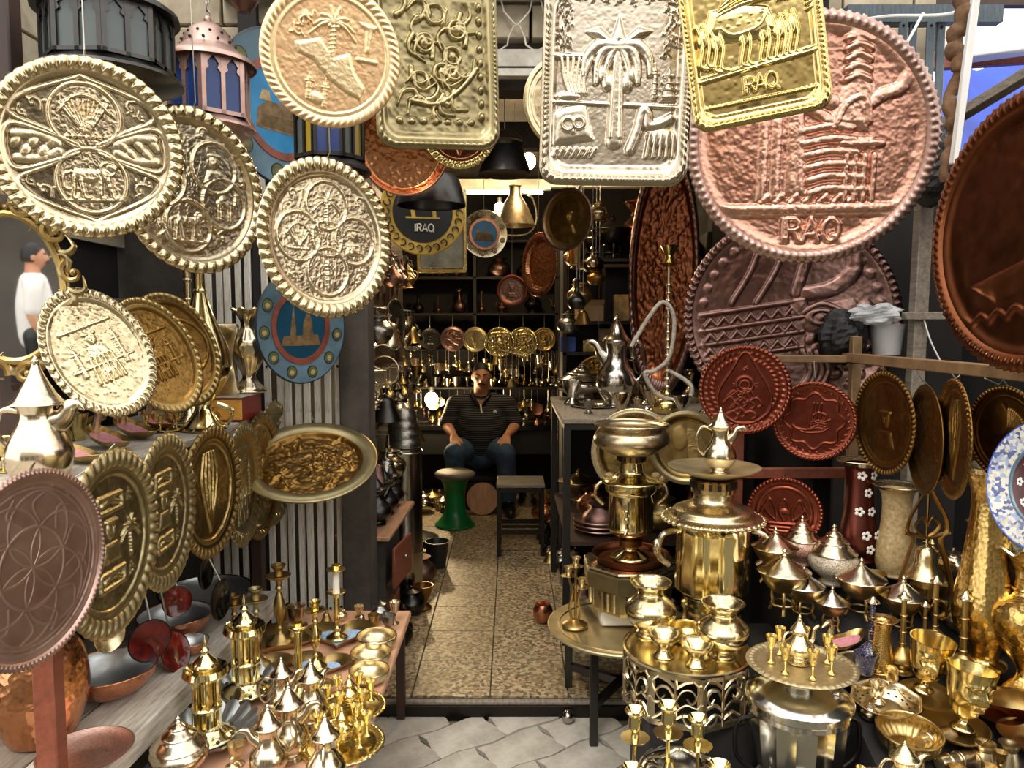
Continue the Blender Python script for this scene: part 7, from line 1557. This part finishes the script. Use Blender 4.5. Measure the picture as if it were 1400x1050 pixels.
clutter(10, 'on the middle shelf behind the counter', sm, .62, 1.15, 4.84, 5.02, 1.431, .06, .14)
dc = thing('dark_case', 'open fronted dark wooden case on the shelf behind the counter', 'case', (.76, 4.9, 1.632)); MB().box(.34, .02, .34).obj('back_panel', 'black', dc, (0, .10, .172))
for x in (-.17, .17): MB().box(.02, .22, .34).obj('side_panel', 'wood_dark', dc, (x, 0, .172))
MB().box(.36, .23, .02).obj('top', 'wood_dark', dc, (0, 0, .353)); PLACED.append((.76, 4.9, 1.632, .2))
make('samovar_small' if False else 'lidded_bowl', 'dark samovar shaped urn on the shelf top', 'urn', (.66, 4.90, 2.032), 0, .30, mat='dark_pewter', sx=.8); make('lota_pot', 'big dark copper pot high on the shelf top', 'pot', (.86, 4.94, 2.032), 0, .38, mat='copper_brown', sx=.66); make('bulb_vase', 'dark ribbed urn on the shelf top', 'vase', (.53, 4.92, 2.032), 0, .24, mat='dark_pewter'); make('flared_vase', 'dark twisted vase at the shelf top end', 'vase', (1.08, 4.9, 2.032), 0, .42, mat='iron')
clutter(18, 'hung in the cluttered corner beside the shelf unit', ['flask', 'small_bell', 'cup', 'little_pot'], .36, .50, 4.82, 5.06, 2.032, .06, .12, ['silver_warm', 'brass_old', 'pewter'])
g_ = random.Random(8)
rl = thing('hook_rail', 'iron rail below the ceiling hung with small metalware near the passage', 'rail', (.42, 4.7, 2.46)); MB().beam((0, -.7, 0), (0, .7, 0), .02).obj('bar', 'iron', rl)
for s in (-.65, .65): MB().beam((0, s, 0), (0, s, .55), .012).obj('hanger', 'iron', rl)
for k in range(15):
    kd = g_.choice(['small_bell', 'flask', 'small_ewer', 'little_pot', 'cup']); m = g_.choice(['brass_old', 'pewter', 'dark_pewter', 'silver_warm', 'brass_pale', 'brass_brown']); h = g_.uniform(.09, .17); y = 4.04 + .046 * k
    o = make(kd, '%s %s dangling on a chain near the oval copper plate' % (WD[m], KN[kd]), KN[kd], (.40 + g_.uniform(-.07, .1), y, 2.4 - h - g_.uniform(.05, .75)), g_.uniform(0, 6), h, group='metalware dangling by the passage', mat=m, name={'little_pot': 'small_pot'}.get(kd, kd))
    top = (2.455 - o.location.z) / h; MB().tube([(0, 0, .97), ((.42 - o.location.x) / h * .0, 0, top)], .002 / h, 5).obj('chain', 'wire', o)
px_tray('dark round pan hung in the clutter beside the copper pot', 775, 300, 3.82, 42, 34, -1, rel=d_old, dish='brass_brown', rim='copper_dark', kind='plain', nr=20, nt=80, rim_w=.1, wire=2.95, name='wall_plate', cat='plate')
px_tray('carved brown disc standing behind the silver dallah', 818, 520, 4.62, 34, 34, yaw=rad(-5), rel=d_scene, dish='brass_brown', rim='brass_brown', kind='plain', nr=40, nt=120, rim_w=.12, name='wall_plate', cat='plate', relh=.08)

# ============================================================ PEOPLE
def fuse(mb, name, mat, parent, vox=.009, smooth=4):
    o = mb.obj(name, mat, parent, sharp=None)
    m = o.modifiers.new('r', 'REMESH'); m.mode = 'VOXEL'; m.voxel_size = vox; m.use_smooth_shade = True
    s = o.modifiers.new('s', 'SMOOTH'); s.iterations = smooth; s.factor = .5
    bpy.context.view_layer.update(); dg = bpy.context.evaluated_depsgraph_get(); me = bpy.data.meshes.new_from_object(o.evaluated_get(dg)); o.modifiers.clear(); old = o.data; o.data = me; bpy.data.meshes.remove(old); me.name = name
    if not me.materials: me.materials.append(MATS[mat])
    return o
def limb(mb, pts, radii, seg=14):
    P = cm(pts, 4); R_ = [v[0] for v in cm([(r, 0) for r in radii], 4)]; mb.tube(P, R_, seg)
    mb.ball(P[0], R_[0] * .98, 14, 10); mb.ball(P[-1], R_[-1] * .98, 14, 10)
def head_mesh(mb, c, s, yaw, tilt=0):
    """ball bent into a skull: brow, eye hollows, nose, lips, chin, ears; faces -Y before turning"""
    M = Matrix.Translation(c) @ Matrix.Rotation(yaw, 4, 'Z') @ Matrix.Rotation(tilt, 4, 'X'); n, m = 40, 30; vs, fs = [], []
    for j in range(m + 1):
        ph = PI * j / m
        for i in range(n):
            t = 2 * PI * i / n; x, y, z = sin(ph) * cos(t), sin(ph) * sin(t), cos(ph)
            X, Y, Z = x * .076, y * .094, z * .118
            if z < -.1: X *= 1 - .28 * (-z - .1); Y = Y * (1 - .12 * (-z)) + (-.008 * -z)
            f = max(0, -y)
            g = lambda a, b, p, q: math.exp(-((X - a) / p) ** 2 - ((Z - b) / q) ** 2) * (f > 0)
            Y -= .024 * g(0, -.022, .013, .026) + .010 * g(0, .004, .010, .03) + .009 * g(0, -.062, .024, .010) + .008 * g(0, -.098, .022, .014)
            Y -= .006 * (g(.03, .026, .022, .008) + g(-.03, .026, .022, .008)); Y += .011 * (g(.032, .008, .014, .011) + g(-.032, .008, .014, .011))
            vs.append((X, Y, Z))
    for j in range(m):
        for i in range(n): k = (i + 1) % n; fs.append((j * n + i, j * n + k, (j + 1) * n + k, (j + 1) * n + i)[::-1])
    mb.add([Vector(v) * s for v in vs], fs, M)
    for q in (-1, 1): mb.ball(M @ Vector((q * .077 * s, .008 * s, -.008 * s)), .026 * s, 10, 8, (.45, .7, 1.15))
    return M
def face(e, M, s, grey=False):
    for q in (-1, 1):
        ey = MB().ball((0, 0, 0), .0105 * s, 12, 8, (1, 1, .7)).obj('eye', 'foam_white', e, M @ Vector((q * .031 * s, -.072 * s, .008 * s))); MB().ball((0, -.0075 * s, 0), .0055 * s, 8, 6).obj('iris', 'black', ey)
        MB().tube([M @ Vector((q * a * s, b * s, c * s)) for a, b, c in ((.013, -.092, .027), (.03, -.089, .034), (.05, -.074, .028))], [.0045 * s, .0055 * s, .003 * s], 7).obj('eyebrow', 'hair', e)
    MB().tube([M @ Vector((a * s, b * s, c * s)) for a, b, c in ((-.032, -.083, -.054), (-.014, -.096, -.046), (0, -.1, -.045), (.014, -.096, -.046), (.032, -.083, -.054))], [.004 * s, .008 * s, .008 * s, .008 * s, .004 * s], 8).obj('moustache', 'hair', e)
    MB().tube([M @ Vector((a * s, b * s, c * s)) for a, b, c in ((-.022, -.088, -.066), (0, -.096, -.067), (.022, -.088, -.066))], .004 * s, 7).obj('lips', 'enamel_red', e)
    hm = MB(); n, m = 36, 16; vs, fs = [], []
    for j in range(m + 1):
        for i in range(n):
            t = 2 * PI * i / n; fr = max(0, -sin(t)); lim = PI * (.62 - .345 * fr ** .5); ph = lim * j / m
            x, y, z = sin(ph) * cos(t), sin(ph) * sin(t), cos(ph); w = 1.045 + .012 * sin(9 * t + 5 * ph)
            vs.append((x * .077 * s * w, (y * .096 * w + .004) * s, z * .120 * s * w))
    for j in range(m):
        for i in range(n): k = (i + 1) % n; fs.append((j * n + i, (j + 1) * n + i, (j + 1) * n + k, j * n + k))
    hm.add(vs, fs, M); hm.obj('hair', 'hair', e)
def hand(mb, wrist, fwd, out, side, down=.0, s=1.0):
    """flat curled hand: fwd finger direction, out = back of the hand normal, side = towards the thumb"""
    w, f, o, d = Vector(wrist), Vector(fwd).normalized(), Vector(out).normalized(), Vector(side).normalized()
    pc = w + f * .05 * s
    for k in range(4): mb.tube([w + d * (.012 - .008 * k) * s, w + f * .045 * s + d * (.027 - .018 * k) * s, w + f * .088 * s + d * (.033 - .021 * k) * s], [.020 * s, .015 * s, .0125 * s], 10)
    for k, L in enumerate((.068, .077, .071, .054)):
        b = w + f * .086 * s + d * (.034 - .0215 * k) * s; sp = d * (.010 - .006 * k) * s
        mb.tube(cm([b, b + f * L * .45 * s + sp * .6 + o * .004, b + f * L * .8 * s + sp - o * (.012 + down), b + f * L * s + sp * 1.1 - o * (.028 + down * 2)], 3), [.0105 * s, .0105 * s, .010 * s, .0098 * s, .0095 * s, .009 * s, .0088 * s, .0085 * s, .008 * s, .0065 * s], 9)
    mb.tube(cm([w + f * .018 * s + d * .018 * s, w + f * .045 * s + d * .050 * s - o * .006, w + f * .075 * s + d * .062 * s - o * .014, w + f * .092 * s + d * .064 * s - o * .02], 3), [.017 * s, .015 * s, .013 * s, .012 * s, .012 * s, .0115 * s, .011 * s, .0105 * s, .0095 * s, .0075 * s], 9)
def seated_man():
    x0 = -.27; e = thing('person', 'heavy-set seated man in a dark striped polo shirt and jeans, hands on knees', 'person', (x0, 6.4, .006)); O = Vector(e.location)
    L = lambda x, y, z: Vector((x0 + x, y, z)) - O
    b = MB(); hc = L(0.005, 6.37, 1.165); M = head_mesh(b, hc, 1.0, rad(3), rad(8)); limb(b, [L(0, 6.46, .93), L(0, 6.43, 1.02), L(0, 6.39, 1.09)], [.085, .066, .062])
    limb(b, [L(0, 6.50, .56), L(0, 6.48, .75), L(0, 6.48, .9)], [.15, .17, .14])
    for s in (-1, 1):
        sh_, el, wr = L(s * .225, 6.47, .915), L(s * .305, 6.42, .735), L(s * .222, 6.235, .665)
        limb(b, [sh_, sh_.lerp(el, .5), el], [.068, .058, .047]); limb(b, [el, el.lerp(wr, .4), wr], [.047, .045, .029])
        hand(b, wr, (-s * .05 if s > 0 else .12, -.82, -.42), (0, -.42, .82), (-s, -.1, 0), .004)
        limb(b, [L(s * .1, 6.5, .50), L(s * .17, 6.32, .545), L(s * .215, 6.14, .535)], [.09, .08, .06]); 
    bo = fuse(b, 'body', 'skin', e, .0075, 3)
    t = MB(); limb(t, [L(0, 6.50, .50), L(0, 6.45, .62), L(0, 6.44, .74), L(0, 6.47, .87), L(0, 6.465, .945)], [.175, .205, .21, .185, .11], 22)
    for s in (-1, 1):
        sh_, el = L(s * .225, 6.47, .905), L(s * .295, 6.43, .755); limb(t, [L(s * .08, 6.47, .90), L(s * .16, 6.47, .905), sh_], [.12, .105, .09]); limb(t, [sh_, sh_.lerp(el, .5), el], [.088, .078, .072]); limb(t, [L(s * .1, 6.46, .72), L(s * .11, 6.48, .84)], [.14, .13])
    so = fuse(t, 'polo_shirt', 'shirt', e, .010, 6)
    cl = MB()
    for s in (-1, 1): cl.tube(cm([L(s * .012, 6.335, .90), L(s * .045, 6.345, .955), L(s * .078, 6.40, 1.0), L(s * .06, 6.49, 1.025), L(0, 6.52, 1.03)], 4), .017, 8, flat=.6)
    cl.obj('collar', 'black', so); MB().tube([L(.012, 6.26, .86), L(.0, 6.30, .93)], .008, 6).obj('undershirt', 'foam_white', so); MB().ball(L(.125, 6.30, .865), .014, 10, 6, (1.3, .35, .8)).obj('chest_badge', 'foam_white', so)
    j = MB(); limb(j, [L(0, 6.55, .47), L(0, 6.45, .50)], [.16, .16], 18)
    for s in (-1, 1):
        hip, kn = L(s * .1, 6.48, .50), L(s * .215, 6.13, .535); an = L(.245 if s > 0 else -.2, 6.24 if s > 0 else 6.3, .11); limb(j, [hip, hip.lerp(kn, .5) + Vector((0, 0, .015)), kn], [.125, .112, .09]); limb(j, [kn, kn.lerp(an, .45), an], [.09, .078, .065])
    fuse(j, 'jeans', 'denim', e, .010, 5)
    for s in (-1, 1):
        sh2 = MB(); ax, ay = (.245, 6.22) if s > 0 else (-.2, 6.28); limb(sh2, [L(ax, ay + .02, .06), L(ax + .01, ay - .10, .05), L(ax + .015, ay - .19, .040)], [.054, .048, .036]); limb(sh2, [L(ax, ay, .12), L(ax, ay, .06)], [.05, .052]); fuse(sh2, 'shoe', 'shoe', e, .008, 3)
    face(e, M, 1.0)
seated_man()
def passer_by():
    """the man whose head shows in the mirror, standing in the street"""
    bx_, by_ = -.33, -3.65; e = thing('person', 'man in a white shirt walking in the street, seen in the oval mirror', 'person', (bx_, by_, STREET + .001), (0, 0, rad(100))); b = MB(); V = Vector
    M = head_mesh(b, V((0, -.02, 1.60)), 1.0, 0); limb(b, [V((0, 0, 1.38)), V((0, 0, 1.52))], [.07, .058])
    for s in (-1, 1): limb(b, [V((s * .19, 0, 1.36)), V((s * .25, .03, 1.1)), V((s * .24, -.08, .86))], [.055, .043, .03]); hand(b, (s * .24, -.08, .86), (0, -.1, -1), (s, 0, 0), (0, -1, 0)); limb(b, [V((s * .09, 0, .85)), V((s * .1, 0, .45)), V((s * .1, .02, .1))], [.08, .058, .045])
    fuse(b, 'body', 'skin', e, .009, 3); t = MB(); limb(t, [V((0, 0, .88)), V((0, 0, 1.15)), V((0, 0, 1.36))], [.15, .155, .12], 18)
    for s in (-1, 1): limb(t, [V((s * .06, 0, 1.37)), V((s * .19, 0, 1.36)), V((s * .235, .02, 1.14))], [.09, .08, .068])
    fuse(t, 'white_shirt', 'foam_white', e, .012, 5); j = MB()
    for s in (-1, 1): limb(j, [V((s * .075, 0, .90)), V((s * .1, -.01, .48)), V((s * .1, .02, .08))], [.12, .085, .07])
    fuse(j, 'trousers', 'black', e, .012, 4)
    for s in (-1, 1):
        q = MB(); limb(q, [V((s * .1, .03, .05)), V((s * .1, -.08, .045)), V((s * .1, -.16, .035))], [.045, .045, .034]); fuse(q, 'shoe', 'shoe', e, .009, 2)
    face(e, M, 1.0)
passer_by()
# ============================================================ STREET CORNER, TOP
struct('wall_street', MB().box(8, .2, 9, (5.9, 8.2, 4.2)), 'facade'); struct('ground_lane', MB().box(5, 5.4, .06, (4.5, 5.8, STREET - .05)), 'paving')
tp_ = thing('blue_tarp', 'bright blue tarp awning across the lane beyond the rack', 'awning', at(1330, 150, 4.6))
def tarp():
    n, m = 16, 8; mb = MB(); O = Vector(tp_.location); A, B, C_, D = at(1262, 84, 5.3), at(1480, 78, 5.3), at(1250, 262, 4.0), at(1500, 250, 4.0); vs = []
    for j in range(m + 1):
        for i in range(n + 1):
            u, v = i / n, j / m; p = A.lerp(B, u).lerp(C_.lerp(D, u), v); p.z += -.05 * abs(sin(PI * u * 4)) * sin(PI * v) + .02 * sin(9 * v + 5 * u); vs.append(p - O)
    fs = [(j * (n + 1) + i, j * (n + 1) + i + 1, (j + 1) * (n + 1) + i + 1, (j + 1) * (n + 1) + i) for j in range(m) for i in range(n)]
    o = mb.add(vs, fs).obj('sheet', 'tarp_blue', tp_); md = o.modifiers.new('t', 'SOLIDIFY'); md.thickness = .006
    for a, b in ((A, B), (C_, D)): MB().tube([a - O, b - O], .02, 8).obj('cross_pole', 'wood_grey', tp_)
    for p in (A, B, D): MB().tube([p - O, Vector((p.x, p.y, STREET)) - O], .022, 8).obj('post', 'wood_grey', tp_)
tarp()
sg = thing('light_box', 'glowing white light box sign over the blue tarp', 'sign', at(1385, 32, 4.2), (0, 0, rad(-25))); MB().box(.5, .10, .34, bev=.01).obj('housing', 'white_plastic', sg); MB().box(.46, .01, .30).obj('lit_face', 'screen_glow', sg, (0, -.055, 0)); MB().beam((0, .02, .17), (0, .02, .9), .03).obj('hanger', 'iron', sg)
MB().box(1.5, .05, .10, bev=.004).obj('trim_5', 'wood_red', None, at(1385, 76, 4.3), (0, rad(2), rad(-20)))['kind'] = 'structure'
for px, py, r, lab in ((1276, 110, .05, 'round white lamp glowing near the blue gate end'), (1338, 84, .05, 'white lamp glowing under the reddish lane beam')):
    c = at(px, py, 4.6); t = thing('lane_lamp', lab, 'lamp', c); MB().ball((0, 0, 0), r, 14, 10).obj('globe', 'screen_glow', t); MB().lathe([(0, r * .9), (r * .5, r * .9), (r * .5, r * 1.4), (0, r * 1.4)], 12).tube([(0, 0, r * 1.4), (0, 0, 1.2)], .006, 6).obj('hanger', 'iron', t)
# rope bundle and pale pole
a_, b_ = at(1318, -12, 2.3), at(1292, 248, 2.3)
pts = [a_.lerp(b_, k / 60) + Vector((.010 * sin(k * .31) + .003 * sin(k * 1.3), .008 * cos(k * .4), 0)) for k in range(61)]
tag(MB().tube([p - b_ for p in pts], [.030 * (1 - .62 * k / 60) * (1 + .14 * sin(k * 1.1) + .1 * sin(k * .37)) for k in range(61)], 12).obj('rope_bundle', 'rope', None, b_), 'brown knotted rope bundle hanging beside the pale pole', 'rope')
a_, b_ = at(1335, -14, 2.26), at(1304, 225, 2.26); tag(MB().beam(a_ - b_, (0, 0, 0), .022, .02, up=(0, 1, 0), bev=.003).obj('pale_pole', 'white_plastic', None, b_), 'pale plastic pole hanging before the blue tarp', 'pole')
for k, (pp, lab) in enumerate((([(1180, 20, 3.0), (1210, 45, 2.95), (1230, 70, 2.95), (1262, 18, 3.0)], 'loose white cable looped over the blue gate top'), ([(1165, 30, 3.05), (1215, 22, 3.0), (1290, 20, 3.1), (1330, 8, 3.1)], 'pale conduit running along the gate top'))):
    P = [at(x, y, Y) for x, y, Y in pp]; tag(MB().tube([Vector(p) - P[0] for p in cm(P, 6)], .006, 6).obj('cable', 'white_plastic', None, P[0]), lab, 'cable')
# black bags and tub on the rack
def blob(label, nm, cat, c, sc, mat, seed, amp=.25, f=2.2, parts=None):
    g = np.random.default_rng(seed); ph = g.uniform(0, 6, 9); mb = MB().ball((0, 0, 0), 1, 36, 24); vs = []
    for v in mb.v:
        v = Vector(v); k = 1 + amp * (.5 * sin(f * 2 * v.x + ph[0]) * sin(f * 2 * v.z + ph[1]) + .35 * sin(f * 4 * v.y + ph[2] + 3 * v.x) + .25 * abs(sin(f * 5 * v.z + ph[3] + 4 * v.x)))
        vs.append((v.x * k * sc[0], v.y * k * sc[1], v.z * k * sc[2]))
    mb.v = vs; return tag(mb.obj(nm, mat, None, c, sharp=None), label, cat)
blob('black plastic bag slumped beside the bull tray on the rack', 'black_bag', 'bag', at(1160, 460, 2.86) + Vector((0, .04, 0)), (.085, .07, .10), 'black', 3)
blob('black sheeting bundle hung at the top of the grey frame post', 'black_sheeting', 'bag', at(1262, 225, 2.7), (.11, .07, .13), 'plastic_black', 6)
blob('crumpled white plastic bag on top of the tub', 'white_bag', 'bag', at(1195, 430, 2.86), (.085, .06, .035), 'bag_plastic', 9, .5, 3)
tb2 = thing('plastic_tub', 'pale plastic tub with beige contents below the white bag', 'tub', at(1212, 478, 2.9)); MB().lathe(hollow([(.05, -.02), (.062, .09), (.066, .10)], .003), 28).obj('body', 'bag_plastic', tb2); MB().lathe([(0, -.015), (.048, -.015), (.054, .04), (0, .045)], 24).obj('contents', 'carton', tb2)
tag(MB().tube(cm([tuple(v) for v in (Vector((0, 0, 0)), at(1272, 465, 2.74) - at(1262, 432, 2.765), at(1288, 498, 2.72) - at(1262, 432, 2.765))], 5), .003, 6).obj('white_wire', 'white_plastic', None, at(1262, 432, 2.765)), 'white wire dangling from the grey cross bar', 'wire')

struct('wall_stall_end', MB().box(.04, 2.1, 2.4, (1.97, 2.4, 1.14)), 'shop_dark')
MB().box(.52, .02, 2.2).obj('wall_stall_rear', 'shop_dark', None, (1.62, 3.1, 1.04))['kind'] = 'structure'
kk = ['cup', 'goblet', 'small_bell', 'small_ewer', 'little_pot', 'pestle_cup', 'flask']
clutter(16, 'packed at the rear of the dark bank around the tall vases', kk + ['lidded_bowl'], 1.02, 1.80, 2.5, 2.68, None, .08, .16, ['brass_old', 'silver_warm', 'brass_pale', 'brass_hammered'])
clutter(26, 'packed in the middle of the dark bank below the lidded bowls', kk, 1.02, 1.75, 2.2, 2.5, None, .07, .14, ['brass_old', 'silver_warm', 'brass_pale', 'brass_hammered'])
clutter(26, 'packed at the front of the dark bank among the bowls', kk, 1.02, 1.6, 1.78, 2.2, None, .05, .12, ['brass_old', 'silver_warm', 'brass_pale', 'brass_hammered'])
clutter(16, 'packed on the low table among the candlesticks', ['cup', 'goblet', 'small_bell', 'little_pot', 'pestle_cup'], -.95, -.46, 1.80, 3.0, ZT, .05, .10, ['brass_old', 'silver_warm', 'brass_pale', 'pewter'])
clutter(12, 'packed on the shelf behind the bird dishes', ['cup', 'goblet', 'little_pot', 'small_bell', 'flask'], -1.55, -1.10, 1.75, 2.9, ZS, .06, .13, ['brass_old', 'silver_warm', 'brass_pale', 'brass_gold'])

# things of one look in one place: say which, counting along the row they stand in
ORD = ['first', 'second', 'third', 'fourth', 'fifth', 'sixth', 'seventh', 'eighth', 'ninth', 'tenth', 'eleventh', 'twelfth']
same = {}
for o in list(COL.objects):
    if not o.parent and o.get('label'): same.setdefault(o['label'], []).append(o)
for lab, os_ in same.items():
    if len(os_) < 2: continue
    along_y = 'dark board' in lab or 'dangling' in lab or 'counter' in lab
    os_.sort(key=lambda o: o.location.y if along_y else (o.location.x if o.location.y > 2.75 or o.location.x > 0 else -o.location.x))
    tail = 'such from the street' if along_y else ('such from the dark pillar side' if os_[0].location.y > 2.75 else 'such from the passage')
    for k, o in enumerate(os_):
        a = lab.split(); t = tail.split()
        if len(a) + 1 + len(t) > 16: t = ['from', 'street' if along_y else ('pillar' if 'pillar' in tail else 'passage')]
        if len(a) + 1 + len(t) > 16 and a[0] in ('small', 'tiny', 'taller'): a = a[1:]
        while len(a) + 1 + len(t) > 16 and 'the' in a: a.remove('the')
        o['label'] = ' '.join(a) + ', ' + ' '.join([ORD[min(k, 11)]] + t)
